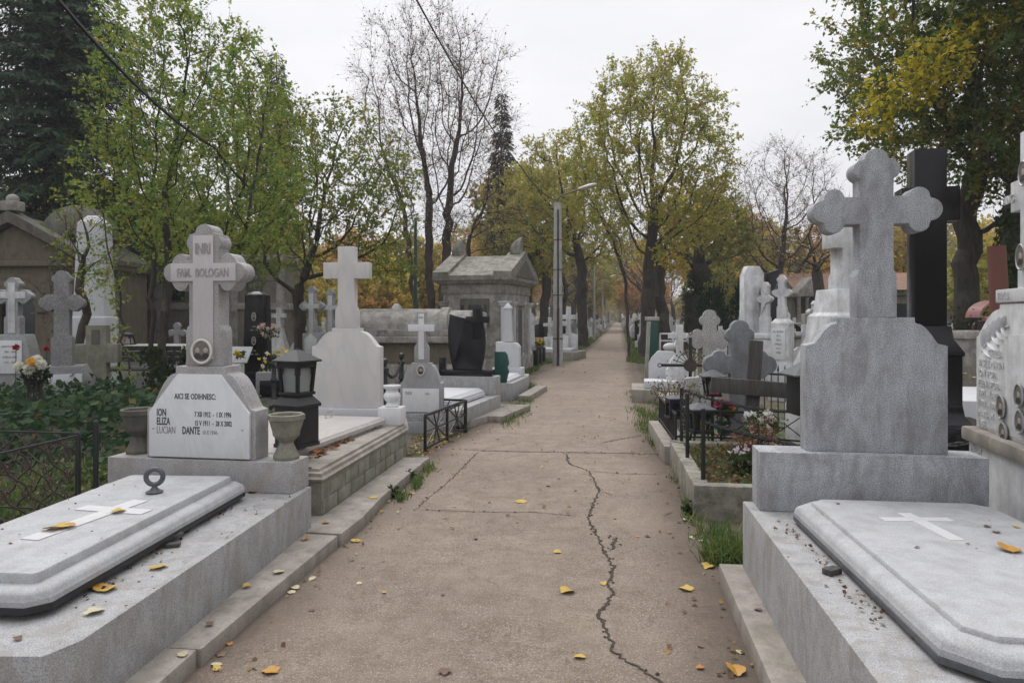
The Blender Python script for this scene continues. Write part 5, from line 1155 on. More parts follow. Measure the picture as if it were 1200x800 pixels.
# tall black granite cross
Y = 6.4; T = Vector((xat(1090, Y), Y, 0)); t = thing('black_cross', 'tall polished black granite cross on a stepped black base behind the granite headstone', 'headstone', T, RAD(-14))
b = B(); box(b, 0, .12, .0, 1.15, 1.0, .34, .006); box(b, 0.05, .1, .341, .95, .9, .27, .006); part('steps', b, BLK, t)
b = B(); loft(b, [[(sx*w, .1+sy*w*.85, z) for sx, sy in ((-1, -1), (1, -1), (1, 1), (-1, 1))] for w, z in ((.31, .612), (.30, .63), (.25, .70), (.235, .80), (.235, 1.24), (.25, 1.25), (.25, 1.28), (.18, 1.40), (.165, 1.52))], bev=.003); part('pedestal', b, BLK, t)
b = B(); prism(b, latin(.135, 1.14, .245, 1.66, .16), 0, .24, .004); part('cross', b, BLK, t, (0, -.02, 1.521))
b = B(); chain(b, (xat(1112, 5.9), 5.9, .50), (xat(1172, 5.7), 5.7, .74), .06, .075, .011); solo('iron_chain', b, BMET, 'heavy black chain hanging between the black granite base and the white monument', 'chain')
b = B(); box(b, 0, 0, 0, 2.6, 2.0, .52, .01); solo('white_tomb_block', b, MARO, 'pale low tomb behind the black stepped base and the white relief monument', 'tomb', (xat(1150, 9.2), 9.2+.6, 0), RAD(-8))
b = B(); box(b, 0, 0, 0, 4.0, 1.2, .78, .02); solo('grey_wall', b, CONC, 'low grey concrete grave border scattered with leaves beneath the large right tree', 'wall', (xat(1160, 12), 12.6, 0), RAD(-8))
t = thing('stone_post', 'small weathered stone pedestal right of the large tree trunk', 'pedestal', (xat(1143, 11.5), 11.7, .78), .2); b = B(); loft(b, [[(sx*w, sy*w, z) for sx, sy in ((-1, -1), (1, -1), (1, 1), (-1, 1))] for w, z in ((.2, 0), (.15, .42), (.15, .45), (.19, .46), (.19, .56), (.17, .6))], bev=.01); part('shaft', b, OLD, t)
# white relief monument at right edge
rzm = RAD(90+14.6)+math.pi; T = Vector((2.87, 4.37, 0)); ux = Vector((-.25, -.968, 0)); rz = math.atan2(ux.y, ux.x)
t = thing('relief_monument', 'white painted monument with carved leaf relief, raised text and oval portraits at the right edge', 'headstone', T, rz)
# local x runs towards the camera, local -y faces the path
b = B(); box(b, .72, .22, .02, 1.4, .5, .26, .008); part('plinth', b, CONC, t)
b = B(); box(b, .70, .20, .281, 1.24, .36, .55, .006); part('lower_block', b, PAINT, t)
b = B(); box(b, .70, .20, .832, 1.34, .42, .085, .02); part('ledge', b, CONC, t)
mx = .68; o = shoulder(.60, .56, .76, .27, .03, 14, .03)
b = B(); prism(b, o, 0, .22, .01); part('headstone', b, PAINT, t, (mx, .06, .918))
b = B(); prism(b, [(-.57, .02), (.57, .02), (.57, .42)]+[(.57*math.cos(a), .42+.17*math.sin(a)) for a in np.linspace(0, math.pi, 15)[1:-1]]+[(-.57, .42)], -.006, -.001, .002); part('text_panel', b, PAINT, t, (mx, .06, .918))
b = B()
for side in (-1, 1):
    st = [Vector((side*(.50-.36*s), -.004, .47+.165*math.sin(s*1.45))) for s in np.linspace(0, 1, 12)]; tube(b, st, .006, 5)
    for i in range(1, 11, 2):
        p = st[i]; d = (st[i+1 if i < 11 else i]-st[i-1]).normalized()
        for sgn in (1, -1):
            dd = (d*.55+Vector((-d.z, 0, d.x))*sgn*.85).normalized(); ln = .115*(1.1-.05*i)
            tb = bmesh.new(); bmesh.ops.create_uvsphere(tb, u_segments=8, v_segments=6, radius=.5); q = dd.to_track_quat('X', 'Y').to_matrix().to_4x4(); q.translation = p+dd*ln*.5
            tb.transform(Matrix.Diagonal((ln, .012, .045, 1))); merge(b, tb, q)
part('leaf_relief', b, PAINT, t, (mx, .06, .918))
b = B()
for k, (s, x) in enumerate((('FAMILIA', -.40), ('VASILE MARIN', -.54), ('ION  POPA', -.54), ('ELENA POPA', -.54), ('1921 - 1987', -.54), ('1924 - 1990', -.54), ('MARIA M', -.54), ('1951', -.54))): text_bm(b, s, .058, (x, -.0062, .45-.062*k), I4, .95, .005)
part('raised_lettering', b, PAINT, t, (mx, .06, .918))
b = B(); text_bm(b, 'PREOT', .06, (-.66, -.001, .40), I4, .9, .004); text_bm(b, 'GEORGE', .06, (-.55, -.001, .07), I4, .9, .004); text_bm(b, '1948 - 2011', .05, (-.55, -.001, .0), I4, .9, .004); part('lower_lettering', b, PAINT, t, (mx+.1, .018, .37))
for (x, z) in ((-.20, .17), (-.17, .03)): medallion(t, (mx+x, .05, .918+z), .045, .066 if z > .1 else .055, 0, 1, CHROME)
medallion(t, (mx+.02, .05, .918+.26), .045, .062, 0, 1, CHROME); medallion(t, (mx+.03, .05, .918+.12), .045, .062, 0, 1, CHROME)
medallion(t, (mx-.48, .012, .56), .055, .085, 0, 1, CHROME)
b = B(); prism(b, latin(.09, .52, .205, .86, .085, .12, .1), 0, .16, .006); box(b, 0, .08, -.075, .6, .24, .076, .01); part('cross', b, PAINT, t, (mx, .09, 1.76))
b = B(); text_bm(b, 'ANCA', .07, (-.2, -.002, .49), I4, .8, .004, 'CENTER'); text_bm(b, 'FAMILIA', .055, (-.18, -.04, -.055), I4, .8, .004, 'CENTER'); part('cross_lettering', b, PAINT, t, (mx, .09, 1.76))
medallion(t, (mx-.0, .08, 1.76+.62), .048, .066, 0, 1, CHROME); medallion(t, (mx-.03, .08, 1.76+.17), .05, .068, 0, 1, CHROME)
# white tapering monument behind the granite cross
Y = 8.6; T = Vector((xat(990, Y), Y, 0)); t = thing('white_monument', 'white stepped monument with cross half hidden behind the left of the granite trefoil cross', 'headstone', T, RAD(12))
b = B(); cs = ((-1, -.8), (1, -.8), (1, .8), (-1, .8)); loft(b, [[(sx*w, sy*w, z) for sx, sy in cs] for w, z in ((.55, 0), (.55, .5), (.5, .52), (.47, 1.0), (.36, 1.35), (.34, 1.62), (.29, 1.66), (.26, 1.95))], bev=.012); part('pedestal', b, PAINT, t)
b = B(); prism(b, latin(.12, .62, .24, .80, .11, .15, .15), -.12, .12, .012); part('cross', b, PAINT, t, (0, 0, 1.951))
# group of white steles
Y = 14.5; T = Vector((xat(887, Y), Y, 0)); t = thing('white_stele', 'tall white stele with slanted shoulder and a cross column before it', 'headstone', T, RAD(14))
b = B(); prism(b, [(-.24, 0), (.24, 0), (.24, 2.55), (.14, 2.7), (-.14, 2.7), (-.24, 2.5)], .1, .28, .015); part('slab', b, PAINT, t)
b = B(); box(b, 0, 0, 0, .36, .36, 1.15, .015); box(b, 0, 0, 1.151, .42, .42, .12, .03); part('pedestal', b, PAINT, t, (.12, -.12, 0), RAD(-45)); b = B(); prism(b, trefoil(.075, .72, .16, 1.08, .10, .3, .055, .045, .035, .04), -.08, .08, .008); part('cross', b, PAINT, t, (.12, -.12, 1.272), RAD(-62))
Y = 15.2; T = Vector((xat(905.5, Y), Y, 0)); t = thing('black_stele', 'plain tall black slab between the white stele and the white trefoil cross', 'headstone', T, RAD(8)); b = B(); prism(b, [(-.15, 0), (.15, 0), (.15, 2.68), (-.15, 2.58)], 0, .1, .006); part('slab', b, BLK, t); b = B(); box(b, 0, .05, 0, .5, .3, .3, .01); part('plinth', b, BLK, t)
Y = 13.2; T = Vector((xat(917, Y), Y, 0)); t = thing('white_trefoil_cross', 'white trefoil cross on a tall pedestal with lettered panel, right of the black slab', 'headstone', T, RAD(-38))
b = B(); box(b, 0, 0, 0, .40, .42, .75, .012); box(b, 0, 0, .751, .34, .36, .7, .012); loft(b, [[(sx*w, sy*w, z) for sx, sy in cs] for w, z in ((.18, 1.452), (.18, 1.50), (.11, 1.58))], bev=.01); part('pedestal', b, PAINT, t)
b = B(); prism(b, trefoil(.065, .50, .18, .84, .085, .2, .055, .045, .035, .04), -.09, .05, .008); part('cross', b, PAINT, t, (0, 0, 1.581))
b = B(); box(b, -.02, -.192, .80, .25, .018, .6, .003); q = part('panel', b, MARB, t); b = B()
for k, s in enumerate(('AL. RADU', '1911', '1970', 'EMILIA', '1915', '1984')): text_bm(b, s, .06, (-.02, -.202, 1.31-.08*k), I4, .75, .001, 'CENTER')
part('inscription', b, LETTER, q)
Y = 20; white_monument('slim_white_cross', 'slim white cross on a stepped base in front of the brick-roofed pavilion', (xat(955, Y), Y, 0), RAD(20), 1.15, tre=True, ph=.5)
# pavilion and long tiled building
Y = 34; T = Vector((xat(945, Y), Y, 0)); t = thing('brick_roofed_building', 'long low building with brown tiled roof and a small columned porch at its left end', 'building', T, RAD(-4))
b = B(); box(b, 4.2, 2.4, -.1, 9.0, 3.6, 3.0, .02); part('wall', b, PLASTER, t)
b = B(); box(b, 4.2, 2.4, 2.71, 9.3, 3.9, .26, .05); part('cornice', b, OLD, t)
b = B(); loft(b, [[(x, .2, 2.98), (x, 4.6, 2.98), (x, 2.4, 3.95)] for x in (-.5, 9.0)]); part('roof', b, TILE, t)
for k in range(5): b = B(); box(b, 1.6+1.6*k, .585, 1.0, .8, .06, 1.3); part('window', b, DGLASS, t)
b = B(); prism(b, [(-.75, 2.62), (.75, 2.62), (.75, 2.8), (0, 3.6), (-.75, 2.8)], -.9, .6, .02); part('porch_gable', b, OLD, t)
for x in (-.6, -.2, .2, .6): b = B(); lathe(b, [(.13, -.1), (.11, .1), (.09, 2.5), (.14, 2.62)], 10, (x, -.7, 0)); part('column', b, OLD, t)
b = B(); box(b, 0, .5, -.1, .9, .5, 2.72); part('porch_door', b, OLDD, t)
# rusty pipe, red canopy
Y = 10.5; b = B(); tube(b, [(.08, 0, -.1), (.0, 0, 1.6), (-.06, 0, 2.7)], .13, 12, .125); solo('rusty_pipe', b, RUSTP, 'thick rust-red leaning pipe between the two large right trunks', 'pipe', (xat(1172, Y), Y, 0))
Y = 13; t = thing('red_canopy', 'faded red curved canopy roof beyond the white relief monument', 'canopy', (xat(1176, Y), Y, 0), .1); b = B(); loft(b, [[(.5*math.cos(a), y, 1.6+.34*math.sin(a)) for a in np.linspace(0, math.pi, 12)]+[(.46*math.cos(a), y, 1.6+.3*math.sin(a)) for a in np.linspace(math.pi, 0, 12)] for y in (0, .35)]); part('roof', b, REDP, t)
for x in (-.47, .47): b = B(); tube(b, [(x, .1, 0), (x, .1, 1.63)], .03, 6); part('post', b, BMET, t)
b = B(); loft(b, [[(-.45, -.5, 1.35), (.45, -.5, 1.35), (.45, -.05, 1.58), (-.45, -.05, 1.58)], [(-.45, -.5, 1.39), (.45, -.5, 1.39), (.45, -.05, 1.62), (-.45, -.05, 1.62)]]); part('front_awning', b, REDP, t)
# low dark red rounded headstone
Y = 13.8; b = B(); prism(b, [(-.2, 0), (.2, 0)]+[(.2*math.cos(a), 1.42+.12*math.sin(a)) for a in np.linspace(0, math.pi, 11)], 0, .1, .006); solo('dark_red_headstone', b, m_plain('dark_red_granite', (.07, .03, .03), .3), 'dark red rounded headstone just left of the white relief monument', 'headstone', (xat(1154, Y), Y, 0), -.1)
# dark conifer bushes
def bush(name, label, loc, r, h, seed, n=5000, pal=None):
    rng = np.random.default_rng(seed); t = thing(name, label, 'bush', loc); q = in_ellipsoids(rng, [(0, 0, h*.45, r, r, h*.5), (r*.2, 0, h*.7, r*.6, r*.6, h*.33)], n, .9)
    q[:, 0] += np.sin(q[:, 2]*5+seed)*.06; q = q[q[:, 2] > .05]; V, Fc = leaf_geo(rng, q, q-np.array([0, 0, h*.3])+rng.normal(size=q.shape)*.4, rng.normal(size=q.shape), rng.uniform(.1, .22, len(q)), .3)
    o = np_mesh('foliage', V, Fc, MB['needle'], np.repeat(pick_cols(rng, len(q), pal or [(2, (.012, .035, .016)), (1, (.025, .055, .025))]), 4, 0)); o.parent = t
    b = B(); tube(b, [(0, 0, 0), (0, 0, h*.9)], .06, 6, .02); part('stem', b, MB['bark'], t)
bush('conifer_bush', 'round dark green conifer bush behind the pebbled trefoil cross', (xat(835, 27), 27, 0), .58, 2.9, 1, 2600)
bush('conifer_bush', 'dark green conifer bush left of the tall white stele', (xat(868, 24), 24, 0), .42, 2.9, 2, 2000)

shrub('vine_tangle', 'brown tangle of bare and leafy vines climbing the right corner of the sandstone chapel', (xat(86, 19.6), 19.6, 0), .75, 4.6, 900, [(2, (.07, .055, .035)), (1, (.12, .13, .04)), (1, (.16, .11, .06))], 71, .10, 60)
# ------------------------------------------------------------------ trees
GREENS = [(3, (0.186, 0.275, 0.058)), (2, (0.256, 0.339, 0.07)), (1.2, (0.115, 0.192, 0.045)), (1, (0.358, 0.371, 0.083)), (0.5, (0.538, 0.435, 0.096))]
DEEP = [(4, (0.058, 0.098, 0.023)), (2, (0.091, 0.13, 0.029)), (0.8, (0.182, 0.143, 0.039))]
YELGR = [(3, (0.371, 0.36, 0.088)), (2, (0.524, 0.437, 0.109)), (1.5, (0.218, 0.284, 0.077)), (1, (0.612, 0.371, 0.131)), (0.5, (0.437, 0.24, 0.131))]
OLIVE = [(3, (0.299, 0.325, 0.078)), (2, (0.429, 0.377, 0.091)), (1, (0.546, 0.416, 0.117))]
ORANGE = [(3, (0.544, 0.363, 0.128)), (2, (0.62, 0.436, 0.128)), (1.5, (0.436, 0.273, 0.146)), (1, (0.363, 0.309, 0.109))]
ROSE = [(3, (0.36, 0.233, 0.166)), (2, (0.284, 0.196, 0.15)), (1, (0.42, 0.27, 0.15))]
YELLOW = [(3, (0.592, 0.461, 0.083)), (1, (0.428, 0.362, 0.099))]
SPR = [(3, (.022, .052, .03)), (2, (.034, .072, .036)), (.8, (.08, .10, .04))]
# multi-stemmed green tree on the left
tree('multi_stem_tree', 'bright green multi-stemmed small tree with thin dark stems behind the left granite cross', (xat(188, 13.5), 13.5, 0),
     [(.65, .2, 5.0, 2.1, 2.0, 2.9), (-.6, .3, 4.2, 1.0, 1.2, 1.6), (1.5, -.2, 3.9, 1.5, 1.4, 1.3), (-.1, .0, 6.9, 1.2, 1.4, 1.6), (1.1, 0, 6.0, 1.5, 1.4, 1.4), (-.9, -.5, 2.5, .5, .6, .45)], 1150, .24, .30, .13, 11, GREENS, leaf=.08, per=13, tw=3, twl=.42, r0=.0055, up=.16, shell=.15, keep=.85, clump=.5,
     stems=[(-.45, 0, -.45, .1, 1.9), (-.25, .1, -.15, .3, 2.2), (.05, -.1, .15, .0, 2.4), (.25, .1, .55, .2, 2.2), (.38, 0, .95, -.1, 2.0)], flat=.45, tip_thr=.02, ivy=(1.2, 900))
tree('leafy_tree', 'green and yellowish broadleaf tree spreading over the veined marble cross', (xat(352, 19), 19, 0),
     [(.9, 0, 5.0, 2.4, 2.2, 2.6), (-.6, .2, 6.2, 1.7, 1.7, 1.8), (1.9, 0, 4.9, 1.4, 1.3, 1.5), (2.2, -.3, 3.3, 1.3, 1.1, 1.0), (-.2, -.5, 3.2, 1.4, 1.2, .9)], 1150, .3, .36, .15, 12, [(3, (.13, .20, .03)), (2, (.19, .235, .045)), (1.2, (.32, .27, .055)), (.6, (.38, .28, .06))], leaf=.10, per=10, tw=3, twl=.5, r0=.008, shell=.2, keep=.85, clump=.3, trunk_h=2.2, tip_thr=.022)
tree('leafy_tree', 'green tree with low hanging branches above the black portrait obelisk', (xat(262, 21), 21, 0),
     [(0, 0, 5.6, 2.3, 2.0, 2.8), (-1.4, -.3, 4.0, 1.3, 1.1, 1.2), (1.4, -.3, 3.9, 1.3, 1.1, 1.1), (.3, .2, 7.6, 1.4, 1.4, 1.4)], 800, .32, .4, .13, 121, GREENS, leaf=.10, per=10, tw=3, twl=.5, r0=.007, shell=.2, keep=.85, clump=.35, trunk_h=2.4, tip_thr=.022)
tree('leafy_tree', 'thin yellowish green tree leaning before the sandstone chapel', (xat(96, 15), 15, 0),
     [(.2, 0, 3.2, .8, .7, .8), (-.3, 0, 4.0, .65, .7, .7)], 170, .26, .32, .09, 122, [(3, (.13, .20, .03)), (2, (.20, .24, .05)), (1.2, (.36, .30, .06))], leaf=.09, per=5, tw=3, twl=.45, r0=.006, shell=.1, keep=.75, clump=.35, trunk_h=2.2, tip_thr=.018)
tree('leafy_tree', 'dark green tree between the chapel and the cream building', (xat(150, 25), 25, 0),
     [(0, 0, 5.6, 2.8, 2.2, 3.2), (-1.6, 0, 3.6, 1.5, 1.4, 1.4), (1.6, 0, 3.8, 1.6, 1.4, 1.4)], 750, .4, .5, .2, 123, [(3, (.05, .085, .022)), (2, (.08, .12, .03)), (1, (.16, .15, .05))], leaf=.16, per=8, tw=4, twl=.6, r0=.008, shell=.2, keep=.85, clump=.3, trunk_h=2.2, tip_thr=.026)
# bare brown tree with several stems
tree('bare_brown_tree', 'tall almost bare tree with four dark stems and a haze of reddish brown twigs', (xat(508, 31), 31, 0),
     [(.4, 0, 9.5, 3.4, 3, 5.2), (-1.8, 0, 11.5, 1.9, 1.8, 4.2), (2.0, 0, 11, 1.8, 1.8, 3.8), (2.6, 0, 5.6, 1.6, 1.4, 1.6), (0, 0, 14, 2.4, 2, 1.9)], 2000, .4, .42, .37, 13, ROSE, leaf=.10, per=2, tw=6, twl=.95, r0=.008, up=.3, shell=.1, keep=.5, bark='barkr',
     stems=[(-.5, 0, -.9, .2, 6.5), (-.1, .1, -.2, .3, 7), (.25, -.1, .5, -.1, 7), (.55, 0, 1.3, 0, 6)], leafm='dry', tip_thr=.03, jit=.14)
spruce('slim_spruce', 'slim dark spruce with drooping sparse branches right of the bare brown tree', (xat(588, 46), 46, 0), 16.8, 1.9, 5, 3.0, 46, 7, [(2, (.012, .026, .02)), (1, (.02, .034, .024))], .2, .34, 1.3, .5)
spruce('dark_spruce', 'huge dark spruce with hanging branches rising behind the sandstone chapel', (-17.4, 26, 0), 21, 5.2, 6, 4.0, 54, 13, SPR, .42, .30, 1.25, .42)
spruce('dark_spruce', 'dark spruce top rising behind the green and yellowish broadleaf tree', (-12.4, 36, 0), 15.5, 2.6, 8, 5.5, 38, 8, SPR, .3, .28, .8, .4)
# path-side trees
tree('lime_tree', 'large yellow-green lime tree with twin dark trunks right of the path', (xat(752, 27), 27, 0),
     [(.3, 0, 8.0, 3.1, 3, 3.9), (-1.2, 0, 6.6, 1.9, 1.9, 2.2), (2.2, 0, 6.6, 1.9, 1.8, 2.2), (.6, 0, 10.8, 1.7, 1.6, 1.5), (0.2, 0, 4.7, 1.7, 1.6, .9)], 1300, .36, .44, .30, 14, [(3, (.35, .36, .07)), (2, (.47, .42, .08)), (1.8, (.25, .31, .07)), (.8, (.48, .33, .09)), (.3, (.36, .21, .11))], leaf=.115, per=16, tw=4, twl=.7, r0=.008, shell=.2, keep=.82, clump=.5, stems=[(-.42, 0, -.25, .2, 3.3), (.12, .0, .25, 0, 4.2)], tip_thr=.026, up=.15)
tree('path_tree', 'yellow-green tree left of the path beyond the lamp pole', (xat(682, 38), 38, 0),
     [(-1.2, 0, 8.2, 2.9, 2.6, 3.7), (.3, 0, 7, 2.2, 2.2, 2.6), (-3, 0, 7.2, 1.6, 1.6, 2.2)], 850, .44, .55, .28, 15, OLIVE, leaf=.15, per=17, tw=4, twl=.8, r0=.011, shell=.2, keep=.72, clump=.5, trunk_h=4.6, tip_thr=.03)
tree('path_tree', 'leaning yellow-green tree behind the small mausoleum', (xat(634, 44), 44, 0),
     [(-.5, 0, 7.8, 3.1, 2.6, 4.0), (-2.6, 0, 6.2, 1.7, 1.7, 2.2), (1.2, 0, 6.2, 1.7, 1.7, 2)], 800, .5, .6, .3, 16, OLIVE, leaf=.16, per=17, tw=4, twl=.85, r0=.012, shell=.25, keep=.8, clump=.4, trunk_h=3.6, tip_thr=.032, lean=(.4, 0))
tree('pollard_tree', 'thick ivy-clad pollarded tree behind the lime tree', (xat(815, 35), 35, 0),
     [(.2, 0, 6.2, 2.4, 2.2, 2.3), (-1.4, 0, 5.6, 1.3, 1.3, 1.6), (1.7, 0, 5.8, 1.4, 1.3, 1.6)], 600, .42, .5, .55, 17, [(3, (.18, .19, .05)), (2, (.30, .25, .06)), (1, (.11, .14, .04))], leaf=.18, per=12, tw=4, twl=.65, r0=.012, shell=.3, keep=.7, clump=.4, trunk_h=3.2, ivy=(4.2, 2200), tip_thr=.03)
tree('yellow_tree', 'small tree with a bent dark trunk and clear yellow leaves right of the lime tree', (xat(783, 33), 33, 0),
     [(-.3, 0, 4.6, 1.2, 1.1, 1.1), (.4, 0, 6.2, 1.4, 1.4, 1.4)], 300, .4, .48, .3, 18, YELLOW, leaf=.18, per=11, tw=4, twl=.6, r0=.012, trunk_h=3.4, lean=(-.5, 0), keep=.7, tip_thr=.03)
tree('bare_tree', 'bare spreading tree with dark branches behind the white steles', (xat(917, 37), 37, 0),
     [(0, 0, 7.2, 3.1, 2.8, 4.0), (-2.1, 0, 6.2, 1.6, 1.6, 1.7), (2.2, 0, 6.5, 1.6, 1.6, 2)], 1100, .4, .44, .27, 19, ROSE, leaf=.1, per=2, tw=6, twl=.85, r0=.008, trunk_h=3.4, keep=.4, bark='barkr', leafm='dry', tip_thr=.03, up=.2, shell=.1)
tree('bare_tree', 'small dark leaning bare tree before the brick-roofed building', (xat(950, 29), 29, 0),
     [(.5, 0, 4.7, 1.7, 1.5, 1.3), (-.6, 0, 4.1, 1.2, 1.2, .9)], 260, .32, .38, .22, 20, ORANGE, leaf=.1, per=2, tw=3, twl=.5, r0=.010, trunk_h=2.8, lean=(.5, 0), keep=.3, leafm='dry', tip_thr=.025)
# big right-hand trees
def yellow_patch(rng, lf, acc):
    q = in_ellipsoids(rng, [(-3.5, -3.2, 6.2, .8, .5, .45), (-2.8, -3.3, 6.7, .8, .5, .6), (-4.0, -3.1, 5.6, .45, .4, .35), (-1.6, -3.0, 7.4, .7, .5, .5)], 1500, .2); q[:, 2] += np.sin(q[:, 0]*9)*.12
    V, Fc = leaf_geo(rng, q, rng.normal(size=q.shape)+np.array([0, 0, -.4]), unit(rng.normal(size=q.shape)*.5+np.array([0, 0, .6])), .13*rng.uniform(.6, 1.2, len(q)), .7); lf.add(V, Fc, np.repeat(pick_cols(rng, len(q), [(2, (.50, .40, .03)), (1, (.36, .31, .04)), (1, (.18, .2, .03))]), 4, 0))
tree('large_dark_tree', 'large dark green tree with a yellow patch, its trunk behind the black cross', (xat(1132, 17), 17, 0),
     [(.1, -.6, 8.6, 3.7, 3.8, 3.7), (-1.6, -1.0, 6.8, 2.2, 2.2, 1.9), (1.6, -.5, 6.4, 2.2, 2.2, 1.8), (-.2, -1.6, 5.2, 1.7, 1.4, .9), (1.4, -2.4, 4.9, 1.3, 1.2, .8), (2.6, -1.0, 8.5, 2.6, 2.6, 3)], 1800, .36, .44, .28, 22, [(4, (.11, .175, .04)), (2, (.18, .23, .045)), (1.3, (.32, .27, .06)), (.8, (.44, .33, .06))], leaf=.115, per=19, tw=4, twl=.75, r0=.008, shell=.2, keep=.85, clump=.4, trunk_h=4.3, tip_thr=.025, extra=yellow_patch, ivy=(2.2, 260))
tree('ivy_clad_tree', 'dark ivy-clad trunk at the right edge behind the relief monument', (xat(1192, 14.5), 14.5, 0),
     [(.9, 0, 7.4, 2.6, 2.3, 3.0), (-.3, -.4, 5.2, 1.3, 1.3, 1.0)], 650, .36, .44, .3, 23, DEEP, leaf=.12, per=18, tw=4, twl=.7, r0=.009, shell=.3, keep=.85, clump=.3, trunk_h=3.9, ivy=(4.2, 2600), tip_thr=.024)
# ---- background trees: prototypes copied along the grounds
protos = []
def proto(nm, pal, seed, bare, label, h=9.0, w=3.2, leafn=7, trunk=3.2):
    r = tree(nm, label, (0, -60, 0), [(0, 0, h*.66, w, w, h*.34), (w*.4, 0, h*.5, w*.6, w*.6, h*.2), (-w*.45, .2, h*.55, w*.55, w*.6, h*.22)], 420, .55, .66, .27, seed, pal, leaf=.3 if not bare else .17, per=leafn*(1 if bare else 2), tw=4, twl=1.0, r0=.014, shell=.3, keep=.4 if bare else .85, clump=.4, trunk_h=trunk, tip_thr=.034, leafm='dry' if bare else 'leafbg', bark='barkr' if bare else 'bark', group='autumn trees far off among the graves'); protos.append((r, nm, label)); return r
proto('autumn_tree', ORANGE, 41, False, 'distant orange-brown autumn tree among the far graves')
proto('yellowing_tree', YELGR, 42, False, 'distant yellow-green autumn tree among the far graves', 10)
proto('olive_tree', OLIVE, 43, False, 'distant olive green tree among the far graves', 8.5, 3.4)
proto('russet_tree', ROSE, 44, True, 'distant thin russet tree nearly bare among the far graves', 10, 3, 3)
proto('low_tree', ORANGE[:2]+OLIVE[:2], 46, False, 'distant low bushy autumn tree among the far graves', 4.6, 2.5, trunk=.9)
proto('golden_tree', YELLOW, 45, False, 'distant golden yellow tree among the far graves', 7, 2.6)
rngb = np.random.default_rng(77); used = set()
def place(x, y, k=None, s=None):
    k = int(rngb.choice(6, p=[.22, .2, .16, .12, .22, .08])) if k is None else k
    r, nm, lb = protos[k]; s = s or float(rngb.uniform(.8, 1.3))
    if k not in used: used.add(k); r.location = (x, y, 0); r.rotation_euler = (0, 0, float(rngb.uniform(0, 6.28))); r.scale = (s, s, s*float(rngb.uniform(.9, 1.15))); r['group'] = lb+'s'; return
    dup(r, (x, y, 0), float(rngb.uniform(0, 6.28)), (s, s, s*float(rngb.uniform(.9, 1.15))), lb, lb+'s')
y = 52
while y < 175:      # rows beside the path
    place(pl(y)-2.0-rngb.uniform(0, 1.0), y, int(rngb.choice([1, 2, 0, 3, 5])), float(rngb.uniform(.85, 1.15))); place(pr(y)+1.8+rngb.uniform(0, 1.0), y+3, int(rngb.choice([1, 0, 3, 2])), float(rngb.uniform(.85, 1.15)))
    y += rngb.uniform(7.5, 11)+y*.03
for row, (Y0, n) in enumerate(((50, 15), (64, 19), (82, 24), (108, 30), (145, 36))):
    for i in range(n):
        a = -0.86+1.72*(i+rngb.uniform(.15, .85))/n; yy = Y0*rngb.uniform(.92, 1.1); x = a*yy
        if pl(yy)-4.0 < x < pr(yy)+4.0: continue
        if row == 0 and (x > 20 and x < 32 or abs(x+13) < 6): continue
        place(x, yy, None, float(rngb.uniform(.75, 1.15))*(1+.1*row))
for (px, Y, k, s) in ((20, 34, 0, .8), (330, 36, 1, .62), (400, 44, 0, .75), (450, 40, 5, .6), (548, 56, 5, .8), (600, 60, 0, .8), (850, 47, 2, .8), (880, 52, 5, .9), (985, 45, 5, .75), (1040, 40, 1, .7), (1165, 30, 2, .55), (1175, 42, 5, .9), (250, 46, 2, .9), (120, 40, 3, .9), (60, 36, 2, .9), (205, 34, 2, .8), (300, 33, 2, .72), (165, 33, 4, 1.1), (340, 30, 4, .7), (230, 31, 4, .8), (470, 48, 2, .8), (420, 38, 4, .8)): place(xat(px, Y), Y, k, s)
for (x, y, k, s) in ((24, 196, 1, 1.1), (29, 206, 0, 1.2), (34, 215, 5, 1.3), (38, 200, 2, 1.2), (20, 205, 0, 1.2), (44, 205, 1, 1.2), (31, 232, 1, 1.6), (24, 240, 0, 1.6), (38, 240, 2, 1.6)): place(x, y, k, s)
# unseen trees added behind the camera to darken reflections and front faces
for (x, y, k, s) in ((-10, -14, 2, 1.1), (11, -12, 2, 1.2), (2, -26, 2, 1.3), (18, -20, 1, 1.3), (-14, -24, 0, 1.3)): place(x, y, k, s)
for (x, y, k, s) in ((-24, 16, 2, 1.0), (-30, 24, 0, 1.1), (-22, 8, 1, .9), (-38, 33, 2, 1.2), (-48, 44, 0, 1.3), (24, 14, 2, 1.0), (31, 22, 1, 1.1), (22, 6, 0, .9), (40, 30, 2, 1.2), (50, 42, 0, 1.3), (36, 12, 1, 1.2), (-36, 14, 1, 1.2)): place(x, y, k, s)
# far wood closing the view
rw = np.random.default_rng(55); nw = 38000; aw = rw.uniform(-1.7, 1.7, nw); yw = rw.uniform(225, 300, nw); xw = aw*yw
hw_ = 7+2.5*np.sin(xw*.11)+2*np.sin(xw*.047+1)+1.5*np.sin(xw*.31+yw*.1); qw = np.stack([xw, yw, hw_*rw.uniform(0, 1, nw)**.8], 1)
far_pal = [(2, (.36, .26, .10)), (2, (.28, .24, .09)), (1, (.22, .20, .09)), (1, (.30, .20, .14))]
Vw, Fw = leaf_geo(rw, qw, rw.normal(size=qw.shape), rw.normal(size=qw.shape)+np.array([0, -.5, .5]), rw.uniform(.9, 2.2, nw), .7)
setp(np_mesh('far_wood', Vw, Fw, MB['leaf'], np.repeat(pick_cols(rw, nw, far_pal), 4, 0)), kind='stuff')
